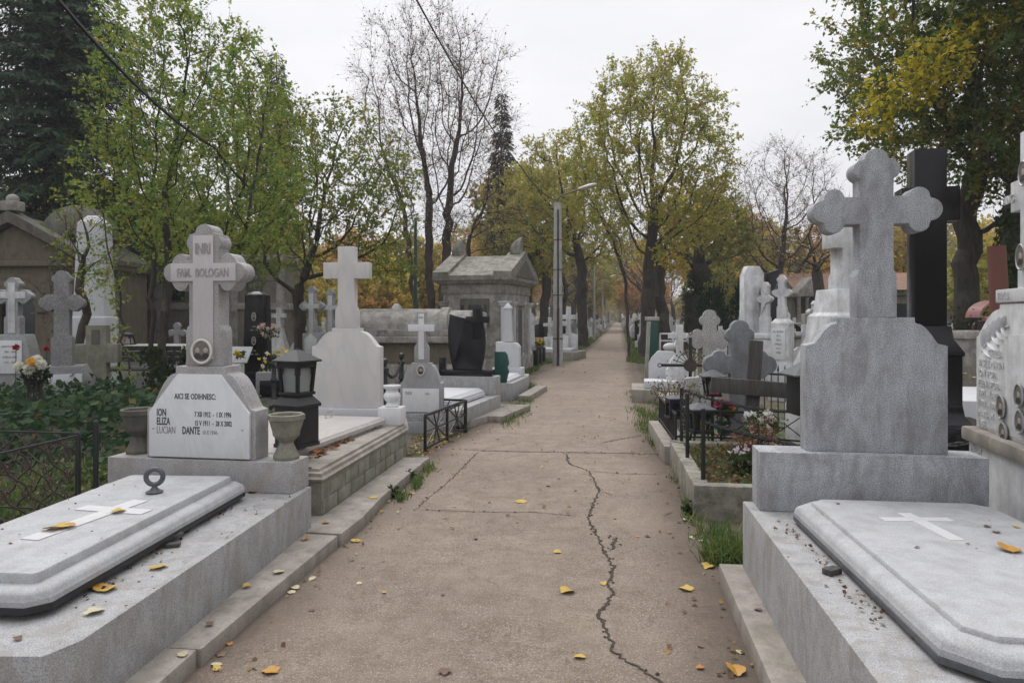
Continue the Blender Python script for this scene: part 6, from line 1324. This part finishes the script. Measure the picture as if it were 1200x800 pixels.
# ------------------------------------------------------------------ far graves
def g_proto(kind):
    bm = B()
    if kind == 0: box(bm, 0, 0, -.05, .7, .5, .3, .02); box(bm, 0, 0, .251, .45, .3, .45, .02); prism(bm, [(x, z+.70) for x, z in latin(.07, .5, .26, .8, .065)], -.06, .06, .006); m = PAINT
    if kind == 1: box(bm, 0, 0, -.05, .8, .5, .55, .02); prism(bm, [(x, z+.50) for x, z in trefoil(.08, .62, .3, .95, .1, .2, .07, .055, .04, .055)], -.07, .07, .006); m = GR_M
    if kind == 2: prism(bm, shoulder(.4, .6, .9, .2, .04, 8, .04), -.08, .08, .01); box(bm, 0, 0, -.05, 1.0, .4, .2, .02); prism(bm, [(x, z+.9) for x, z in latin(.06, .36, .2, .6, .05)], -.05, .05, .006); m = MARO
    if kind == 3: box(bm, 0, .0, -.05, .9, .5, .35, .02); loft(bm, [[(sx*k*.22, sy*k*.2, z) for sx, sy in ((-1, -1), (1, -1), (1, 1), (-1, 1))] for k, z in ((1.1, .301), (1, .5), (.7, 1.9), (.3, 2.05))]); m = PAINT
    if kind == 4: box(bm, 0, 0, -.05, 1.1, 2.0, .4, .02); box(bm, 0, 0, .351, .85, 1.7, .12, .03); m = CONC
    if kind == 5: prism(bm, [(-.32, 0), (.32, 0), (.32, 1.2), (.1, 1.35), (-.32, 1.25)], -.05, .05, .006); box(bm, 0, 0, -.05, .8, .35, .22, .01); m = BLK
    if kind == 6: box(bm, 0, 0, -.05, 1.3, 1.0, 1.1, .03); box(bm, 0, 0, 1.051, 1.45, 1.15, .15, .04); box(bm, 0, 0, 1.202, .5, .4, .5, .04); m = OLD
    return bm, m
KN = [('white_cross_grave', 'small white cross grave'), ('grey_trefoil_grave', 'grey trefoil cross grave'), ('pale_headstone', 'pale shouldered headstone with a cross'), ('white_pillar_grave', 'slender white pillar grave'), ('flat_tomb', 'low flat concrete tomb'), ('black_slab_headstone', 'black slanted slab headstone'), ('stone_tomb', 'blocky old stone tomb')]
gp_ = []
def put_grave(k, x, y, rz, where, s=1.0):
    nm, lb = KN[k]; label = f'{lb} {where}'; grp = f'{lb}s {where}'
    if len(gp_) <= k or gp_[k] is None:
        while len(gp_) <= k: gp_.append(None)
        bm, m = g_proto(k); o = solo(nm, bm, m, label, 'grave', (x, y, 0), rz, grp); gp_[k] = o; o.scale = (s, s, s)
    else:
        o = gp_[k].copy(); C.objects.link(o); o.location = (x, y, 0); o.rotation_euler = (0, 0, rz); o.scale = (s, s, s); o['label'] = label; o['group'] = grp
rg = np.random.default_rng(9); P7 = [.3, .2, .16, .1, .12, .06, .06]
spots = []
def ok(x, y, d):
    if any((x-a)**2+(y-b_)**2 < d*d for a, b_ in spots): return False
    spots.append((x, y)); return True
yy = 29.5
while yy < 150:
    for row in range(4 if yy < 60 else 2):
        x = pl(yy)-.9-row*2.3-rg.uniform(0, .5)
        if ok(x, yy, 1.2): put_grave(int(rg.choice(7, p=P7)), x, yy, RAD(rg.uniform(-25, 10)), 'along the left side of the far path' if row == 0 else 'in the rows far left of the path', float(rg.uniform(.8, 1.15)))
        x = pr(yy)+.9+row*2.3+rg.uniform(0, .5)
        if ok(x, yy+.8, 1.2) and not (yy < 34 and row in (0, 1)): put_grave(int(rg.choice(7, p=P7)), x, yy+.8, RAD(rg.uniform(-25, 25)), 'along the right side of the far path' if row == 0 else 'in the rows far right of the path', float(rg.uniform(.8, 1.15)))
    yy += rg.uniform(1.9, 3.0)*(1+max(0, yy-50)*.012)
for (x0, x1, y0, y1, n, wh) in ((-11, -2.5, 18, 26, 16, 'behind the marble headstone on the left'), (-18, -4, 27, 42, 30, 'under the trees far left'), (-2.6, .3, 24, 30, 7, 'between the mausoleum and the lamp pole'), (7, 11.5, 17, 29, 20, 'behind the pebbled cross on the right'), (9.5, 18, 24, 33, 14, 'near the brick-roofed building')):
    for i in range(n*3):
        if n <= 0: break
        x, y = rg.uniform(x0, x1), rg.uniform(y0, y1)
        if wh.startswith('behind the marble') and abs(x/y+.15) < .03 and y > 30: continue
        if ok(x, y, 1.35): put_grave(int(rg.choice(7, p=P7)), x, y, RAD(rg.uniform(-25, 20)), wh, float(rg.uniform(.8, 1.1))); n -= 1
for (x, y, k) in ((9.5, 9, 0), (11.8, 8, 2), (14, 11, 1), (13, 6, 4), (9, 5.5, 2), (7, 3, 4), (-13, 10, 1), (-15, 14, 0), (-11, 5, 2), (-8.5, 3.5, 4)): put_grave(k, x, y, RAD(rg.uniform(-15, 15)), 'out at the sides of the near graves')
# dark enclosure by the mausoleum: low boxes
for i in range(3): b = B(); box(b, 0, 0, 0, .2, .25, .55, .01); solo('black_marker', b, BLK, ['nearest', 'middle', 'farthest'][i]+' of three small black marker blocks right of the mausoleum', 'marker', (.75+.16*i, 22.0+1.0*i, 0), -.2, 'black markers right of the mausoleum')
# overhead cables
def wire(name, pts, r, label):
    P = []
    for a, c in zip(pts, pts[1:]):
        a, c = Vector(a), Vector(c)
        for i in range(12): t = i/12; P.append(a.lerp(c, t)-Vector((0, 0, .18*4*t*(1-t))))
    P.append(Vector(pts[-1])); b = B(); tube(b, P, r, 5); solo(name, b, BMET, label, 'cable')
wire('overhead_cable', [(1.5, 22.8, 5.5), at(610, 195, 20), at(488, 0, 10), (-3.0, 3, 7.2)], .016, 'thin black overhead cable rising from the lamp pole to the top of the sky')
wire('overhead_cable', [at(330, 245, 17), at(250, 172, 13.0), at(68, 0, 8), (-5.2, 4, 6.6)], .026, 'thick twisted overhead cable crossing the top left in front of the green leaves')
# ------------------------------------------------------------------ ground cover, fallen leaves
rng = np.random.default_rng(100)
def region(poly):
    P = np.array(poly)
    def inside(q):
        c = np.zeros(len(q), bool); j = len(P)-1
        for i in range(len(P)):
            m = ((P[i, 1] > q[:, 1]) != (P[j, 1] > q[:, 1])) & (q[:, 0] < (P[j, 0]-P[i, 0])*(q[:, 1]-P[i, 1])/(P[j, 1]-P[i, 1]+1e-12)+P[i, 0]); c ^= m; j = i
        return c
    def f(n):
        out = np.zeros((0, 2))
        while len(out) < n:
            q = rng.uniform(P.min(0), P.max(0), (n*2, 2)); out = np.concatenate([out, q[inside(q)]])
        return out[:n]
    return f
IVYP = [(4, (.022, .055, .022)), (2.5, (.035, .075, .03)), (1, (.06, .10, .035)), (.25, (.20, .14, .05))]
def hump(xy): return .10+.16*np.clip(np.sin(xy[:, 0]*1.7+1)*np.sin(xy[:, 1]*1.3), 0, 1)+.22*np.clip((xy[:, 1]-6.2)/2.0, 0, 1)*np.clip((-3.2-xy[:, 0])/1.2, 0, 1)
def ivy_obj(name, poly, n, size, pal, top, asp=.95, base=0.0, mat='leaf', hf=hump):
    xy = region(poly)(n); h = hf(xy); z = base+h*rng.uniform(.25, 1, n)*top; q = np.concatenate([xy, z[:, None]], 1)
    V, Fc = leaf_geo(rng, q, rng.normal(size=q.shape)*np.array([1, 1, .5])+np.array([.1, -.45, -.35]), unit(rng.normal(size=q.shape)*.55+np.array([0, -.45, .8])), size*rng.uniform(.55, 1.3, n), asp, .2)
    return setp(np_mesh(name, V, Fc, MB[mat], np.repeat(pick_cols(rng, n, pal), 4, 0)), kind='stuff')
ivy_obj('ivy_ground_cover', [(-3.2, 6.9), (-3.15, 9.6), (-5.2, 11.6), (-13, 12), (-11, 6.4), (-5.5, 6.3)], 13000, .105, IVYP, 1.5)
ivy_obj('ivy_ground_cover', [(-3.0, 3.6), (-2.98, 5.5), (-3.05, 6.9), (-5.5, 6.6), (-7.5, 6.2), (-5, 3.6)], 9000, .05, [(3, (.04, .07, .022)), (2, (.07, .10, .03)), (1, (.10, .115, .035)), (.5, (.26, .17, .05)), (.3, (.18, .08, .04))], 1.2, .8)
ivy_obj('ivy_ground_cover', [(-5.0, 9.5), (-4.2, 10), (-4.5, 12.3), (-7.5, 12.5)], 1500, .06, [(2, (.05, .08, .025)), (2, (.22, .13, .05)), (1, (.26, .17, .07))], .6, .8)
# bank of soil under the ivy
b = B(); t_ = bmesh.new(); bmesh.ops.create_grid(t_, x_segments=40, y_segments=40, size=1)
for v in t_.verts:
    x, y = -8.1+v.co.x*4.98, 8+v.co.y*4.5; e = min(1, (4.98-abs(v.co.x*4.98))/.4)*min(1, (4.5-abs(v.co.y*4.5))/.4)
    v.co = (x, y, -.02+e*(.02+float(hump(np.array([[x, y]]))[0])*.55))
merge(b, t_); struct('ground', b, SOILM)
GP = [(3, (.075, .14, .03)), (2, (.11, .175, .045)), (1, (.2, .21, .07)), (.5, (.28, .24, .11))]
def tufts(cs):
    xy = np.concatenate([np.array(c)+rng.normal(size=(n, 2))*np.array(s) for c, s, n in cs]); return xy
setp(grass_obj('grass', rng, tufts([((1.33, 4.5), (.035, .06), 230), ((1.44, 4.55), (.06, .07), 420), ((1.6, 4.6), (.1, .1), 260), ((1.5, 4.95), (.08, .15), 200), ((1.40, 5.3), (.02, .1), 40), ((1.48, 5.7), (.02, .08), 50), ((1.6, 6.6), (.02, .1), 40)]), .145, GP, MB['grass'], w=.0038), kind='stuff')
setp(grass_obj('grass', rng, tufts([((-.90, 6.5), (.02, .12), 130), ((-.97, 6.0), (.02, .06), 60), ((-.86, 7.1), (.03, .1), 60), ((-.05, 10.9), (.06, .4), 260), ((.12, 11.7), (.08, .5), 260), ((.30, 13.1), (.06, .35), 120), ((.38, 15.4), (.1, .6), 400)]), .13, GP, MB['grass'], w=.0045), kind='stuff')
setp(grass_obj('grass', rng, tufts([((1.92, 9.7), (.07, .5), 260), ((2.2, 11.0), (.1, .6), 420), ((1.76, 8.6), (.02, .2), 40), ((2.6, 13.5), (.12, .7), 260)]), .11, GP, MB['grass'], w=.005), kind='stuff')
setp(grass_obj('grass', rng, region([(.35, 18.4), (.75, 20.5), (1.0, 23), (1.9, 25.2), (1.3, 25.6), (.2, 23.5), (-.1, 20)])(5200), .11, GP, MB['grass'], w=.009), kind='stuff')
setp(grass_obj('grass', rng, region([(4.1, 24.5), (4.9, 29), (6, 33), (7.2, 33), (6, 26), (5, 22.5)])(4200), .12, GP, MB['grass'], w=.011), kind='stuff')
setp(grass_obj('grass', rng, region([(-3.1, 4.9), (-2.95, 7.0), (-3.6, 8.0), (-4.6, 6.5), (-4.2, 5)])(3500), .16, GP, MB['grass'], w=.004, z=.1), kind='stuff')
xs_ = []
for _ in range(9000):
    y = rng.uniform(30, 75)**1.0; s = rng.choice([-1, 1]); xs_.append(((pl(y)-abs(rng.normal())*1.1-.1) if s < 0 else (pr(y)+abs(rng.normal())*1.1+.1), y))
setp(grass_obj('grass', rng, np.array(xs_), .13, GP, MB['grass'], w=.016), kind='stuff')
# weeds rooted by the left step
for i, (px, py) in enumerate(((459, 583), (482, 563), (1046*0+806, 602))):
    p = gp(px, py, 0); shrub('weed', ['broad-leaved weed at the foot of the concrete step, nearer one', 'leafy weed at the foot of the concrete step, beyond the nearer weed', 'small weed at the foot of the flower bed wall'][i], (p[0], p[1], 0), .07, .10, 45, [(1, (.04, .075, .025))], 60+i, .055, 5, 'weed')
LEAFY = [(3, (.34, .22, .05)), (2, (.40, .29, .09)), (1, (.24, .13, .05)), (1.2, (.40, .35, .2)), (1.2, (.13, .07, .04))]
def litter(name, sampler, n, size, pal, z=(.004, .02)):
    V, Fc, col = scatter_leaves(rng, n, sampler, size, pal, .75, .7, z, .45); return setp(np_mesh(name, V, Fc, MB['dry'], col), kind='stuff')
def edges(n):
    y = 2.5+38*rng.uniform(size=n)**1.5; s = rng.uniform(size=n) < .5; d = np.abs(rng.normal(size=n))*.16+.02
    x = np.where(s, np.interp(y, [p[0] for p in PL], [p[1] for p in PL])+d, np.interp(y, [p[0] for p in PR], [p[1] for p in PR])-d); return np.stack([x, y], 1)
litter('leaf_litter', edges, 620, .034, [(3, (.30, .19, .06)), (2, (.14, .085, .05)), (1, (.36, .29, .15)), (1, (.07, .045, .03))], (.005, .014))
def mid(n): y = 5+45*rng.uniform(size=n)**1.3; u = rng.uniform(size=n); a = np.interp(y, [p[0] for p in PL], [p[1] for p in PL]); c = np.interp(y, [p[0] for p in PR], [p[1] for p in PR]); return np.stack([a+(c-a)*u, y], 1)
litter('leaf_litter', mid, 420, .045, LEAFY, (.005, .012))
litter('leaf_litter', region([(-1.0, 7.6), (-.6, 9.5), (-1.3, 9.2), (-1.2, 7.6)]), 260, .045, LEAFY)
litter('leaf_litter', region([(-10, 12.5), (-2, 12.5), (-.9, 15.5), (-3, 24), (-12, 24)]), 2500, .075, LEAFY, (.005, .03))
litter('leaf_litter', region([(2.6, 10), (3.6, 9), (9, 13), (14, 24), (7, 32), (5.5, 27)]), 2500, .08, LEAFY, (.005, .03))
litter('leaf_litter', region([(1.47, 3.6), (1.36, 2.3), (1.28, 2.3), (1.40, 3.6)]), 50, .022, [(2, (.10, .055, .035)), (1, (.16, .09, .05))], (.505, .516))
litter('leaf_litter', region([(-1.74, 4.4), (-1.84, 2.9), (-1.90, 2.9), (-1.80, 4.4)]), 45, .022, [(2, (.08, .045, .03)), (1, (.16, .09, .05))], (.387, .395))
litter('leaf_litter', region([(-1.45, 7.0), (-1.62, 5.6), (-1.70, 5.6), (-1.40, 7.2)]), 60, .06, [(2, (.22, .09, .035)), (1, (.16, .07, .03))], (.446, .46))
def bits(n): u = rng.uniform(size=(n, 2)); return np.stack([-2.6+u[:, 0]*.7-.03*(1-u[:, 1]), 2.95+u[:, 1]*1.4], 1)
litter('leaf_litter', bits, 18, .018, [(1, (.07, .04, .03)), (1, (.14, .08, .05))], (.5525, .556))
def bits2(n): u = rng.uniform(size=(n, 2)); return np.stack([1.62+u[:, 0]*.8-.15*(1-u[:, 1]), 2.2+u[:, 1]*1.3], 1)
litter('leaf_litter', bits2, 10, .016, [(1, (.10, .055, .04))], (ztop+.001, ztop+.004))
litter('leaf_litter', region([(-1.45, 4.8), (-1.62, 2.7), (-1.86, 2.7), (-1.7, 4.5)]), 26, .022, [(1, (.08, .05, .04))], (.385, .388))
litter('leaf_litter', region([(1.38, 4.0), (1.15, 2.2), (1.3, 2.2), (1.5, 3.7)]), 14, .02, [(1, (.10, .06, .04))], (.502, .504))
# single fallen leaves
LM = {}
def leaf_mat(nm, c):
    if nm not in LM:
        m, nt, bb = newmat(nm); n1 = noise(nt, coords(nt), 45, 5, .7); L(nt, ramp(nt, n1, [(.3, mul(c, .55)), (.5, c), (.75, mul(c, 1.2))]), bb.inputs['Base Color']); bb.inputs['Roughness'].default_value = .6; LM[nm] = m
    return LM[nm]
def leaf_shape(kind, seed):
    r = np.random.default_rng(seed); n = 28; bm = B(); ring = []
    for i in range(n):
        a = 2*math.pi*i/n; rr = .5
        if kind == 0: rr = .36+.14*math.cos(a)+.015*r.normal()         # ovate
        elif kind == 1: rr = .34+.13*abs(math.cos(2.5*a))**1.3+.05*math.cos(a)+.02*r.normal()   # lobed
        else: rr = .42+.05*math.cos(a)+.02*r.normal()              # round lime leaf
        ring.append((rr*math.cos(a), rr*math.sin(a)*(.72 if kind == 0 else .9)))
    c1, c2, ph = r.uniform(.1, .42), r.uniform(-.35, .4), r.uniform(0, 6)
    zf = lambda x, y: c1*abs(y)+c2*x*x+.035*math.sin(5*x+ph)*math.sin(6*y+ph)
    zs = [zf(x*k, y*k) for x, y in ring for k in (.5, 1)]; z0 = min(zs)
    c = bm.verts.new((0, 0, zf(0, 0)-min(z0, 0))); ra = [bm.verts.new((x*.5, y*.5, zf(x*.5, y*.5)-min(z0, 0))) for x, y in ring]; rb = [bm.verts.new((x, y, zf(x, y)-min(z0, 0))) for x, y in ring]
    for i in range(n):
        j = (i+1) % n; bm.faces.new((c, ra[i], ra[j])); bm.faces.new((ra[i], rb[i], rb[j], ra[j]))
    tube(bm, [(-.18, 0, .01), (-.5, .03, .02), (-.72, .0, .015)], .012, 4, .008)
    for f in bm.faces: f.smooth = True
    return bm
CL = {'yellow': (.46, .31, .06), 'ochre': (.42, .22, .035), 'pale': (.46, .41, .27), 'brown': (.13, .075, .05), 'orange': (.36, .15, .04)}
protoL = {}
def fallen(px, py, z, colr, size, where, kind=None, lab=None):
    kind = int(rng.integers(0, 3)) if kind is None else kind; key = (colr, kind, int(rng.integers(0, 2))); p = gp(px, py, z)
    w = size*.9*p[1]/800.0
    if key not in protoL:
        me = mesh_obj('fallen_leaf', leaf_shape(kind, len(protoL)+3), leaf_mat(colr+'_fallen_leaf', CL[colr])); protoL[key] = me; o = me
    else: o = protoL[key].copy(); C.objects.link(o)
    o.location = (p[0], p[1], z+.003); o.rotation_euler = (rng.normal()*.08, rng.normal()*.08, rng.uniform(0, 6.28)); o.scale = (w, w, w)
    nm = {'pale': 'pale cream', 'yellow': 'yellow', 'ochre': 'ochre yellow', 'brown': 'dry brown', 'orange': 'small orange'}[colr]
    o['label'] = lab or f'{nm} fallen leaf lying {where}'; o['category'] = 'leaf'; o['group'] = f'{nm} leaves lying {where}'
PTH, SL, SR = 'on the bare path surface', 'on the granite ledge beside the left slab', 'on the concrete step along the left edge'
for px, py, c, s, k in ((610, 588, 'yellow', 17, 1), (653, 647, 'yellow', 13, 2), (664, 694, 'yellow', 24, 2), (707, 684, 'yellow', 11, 2), (805, 691, 'yellow', 21, 1), (682, 770, 'yellow', 22, 0), (318, 787, 'ochre', 26, 1), (861, 786, 'ochre', 33, 2), (867, 765, 'pale', 17, 0), (420, 684, 'pale', 12, 0), (417, 634, 'yellow', 18, 1), (449, 695, 'yellow', 9, 0), (347, 690, 'pale', 18, 0), (341, 694, 'pale', 13, 2), (365, 679, 'pale', 15, 0), (256, 779, 'pale', 20, 0), (254, 784, 'yellow', 14, 1), (269, 755, 'orange', 11, 1), (259, 767, 'brown', 16, 1), (521, 787, 'brown', 22, 1), (521, 607, 'orange', 7, 2), (533, 594, 'yellow', 6, 0), (820, 783, 'orange', 13, 1), (830, 664, 'yellow', 20, 1), (833, 655, 'yellow', 14, 2), (812, 631, 'pale', 14, 0), (823, 634, 'pale', 14, 2), (802, 610, 'pale', 14, 0), (519, 697, 'brown', 9, 0), (747, 629, 'orange', 6, 2), (640, 540, 'orange', 6, 2), (557, 632, 'brown', 9, 0), (822, 758, 'brown', 12, 0), (365, 715, 'brown', 10, 1), (590, 553, 'brown', 5, 2), (540, 555, 'yellow', 5, 0), (700, 590, 'brown', 6, 0), (560, 506, 'yellow', 5, 0)): fallen(px, py, 0, c, s, PTH, k)
for px, py, c, s, k in ((437, 583, 'yellow', 14, 1), (381, 613, 'orange', 11, 1), (358, 631, 'orange', 12, 1), (326, 670, 'pale', 17, 2), (289, 687, 'yellow', 13, 2), (246, 731, 'brown', 13, 1), (213, 766, 'pale', 22, 0), (452, 551, 'brown', 8, 0)): fallen(px, py, .09, c, s, SR, k)
for px, py, c, s, k in ((185, 665, 'yellow', 28, 1), (126, 690, 'yellow', 30, 1), (110, 718, 'pale', 28, 1), (118, 690, 'ochre', 24, 2), (20, 748, 'brown', 18, 0), (296, 577, 'orange', 14, 1)): fallen(px, py, .386, c, s, SL, k)
for px, py, c, s, k in ((64, 620, 'yellow', 32, 1), (78, 618, 'ochre', 24, 2), (138, 600, 'yellow', 20, 1)): fallen(px, py, .553, c, s, 'on the left ledger slab over the inlaid cross', k)
fallen(1183, 645, ztop, 'ochre', 36, 'on the right granite ledger slab', 2, 'large ochre yellow leaf on the right granite slab near the inlaid cross')
for px, py, c, s, k in ((1190, 617, 'yellow', 13, 0), (1158, 617, 'brown', 14, 0), (981, 590, 'brown', 8, 0), (1076, 642, 'brown', 9, 0), (1135, 638, 'brown', 7, 0), (1168, 624, 'brown', 12, 1)): fallen(px, py, ztop, c, s, 'on the right granite ledger slab', k)
for px, py, c, s, k in ((908, 618, 'ochre', 11, 0), (996, 700, 'brown', 8, 0), (968, 687, 'brown', 8, 0), (936, 627, 'brown', 9, 0)): fallen(px, py, .501, c, s, 'on the ledge beside the right granite slab', k)
fallen(890, 715, .109, 'brown', 13, 'on the right concrete step', 0)
fallen(911, 523, .837, 'pale', 8, 'on the right granite plinth', 0)
for px, py, c, s in ((1140, 440, 'yellow', 7), (1131, 436, 'yellow', 6), (1138, 447, 'pale', 6)): fallen(px, py+2, .781, c, s, 'on the low grey wall beneath the large right tree', 0)
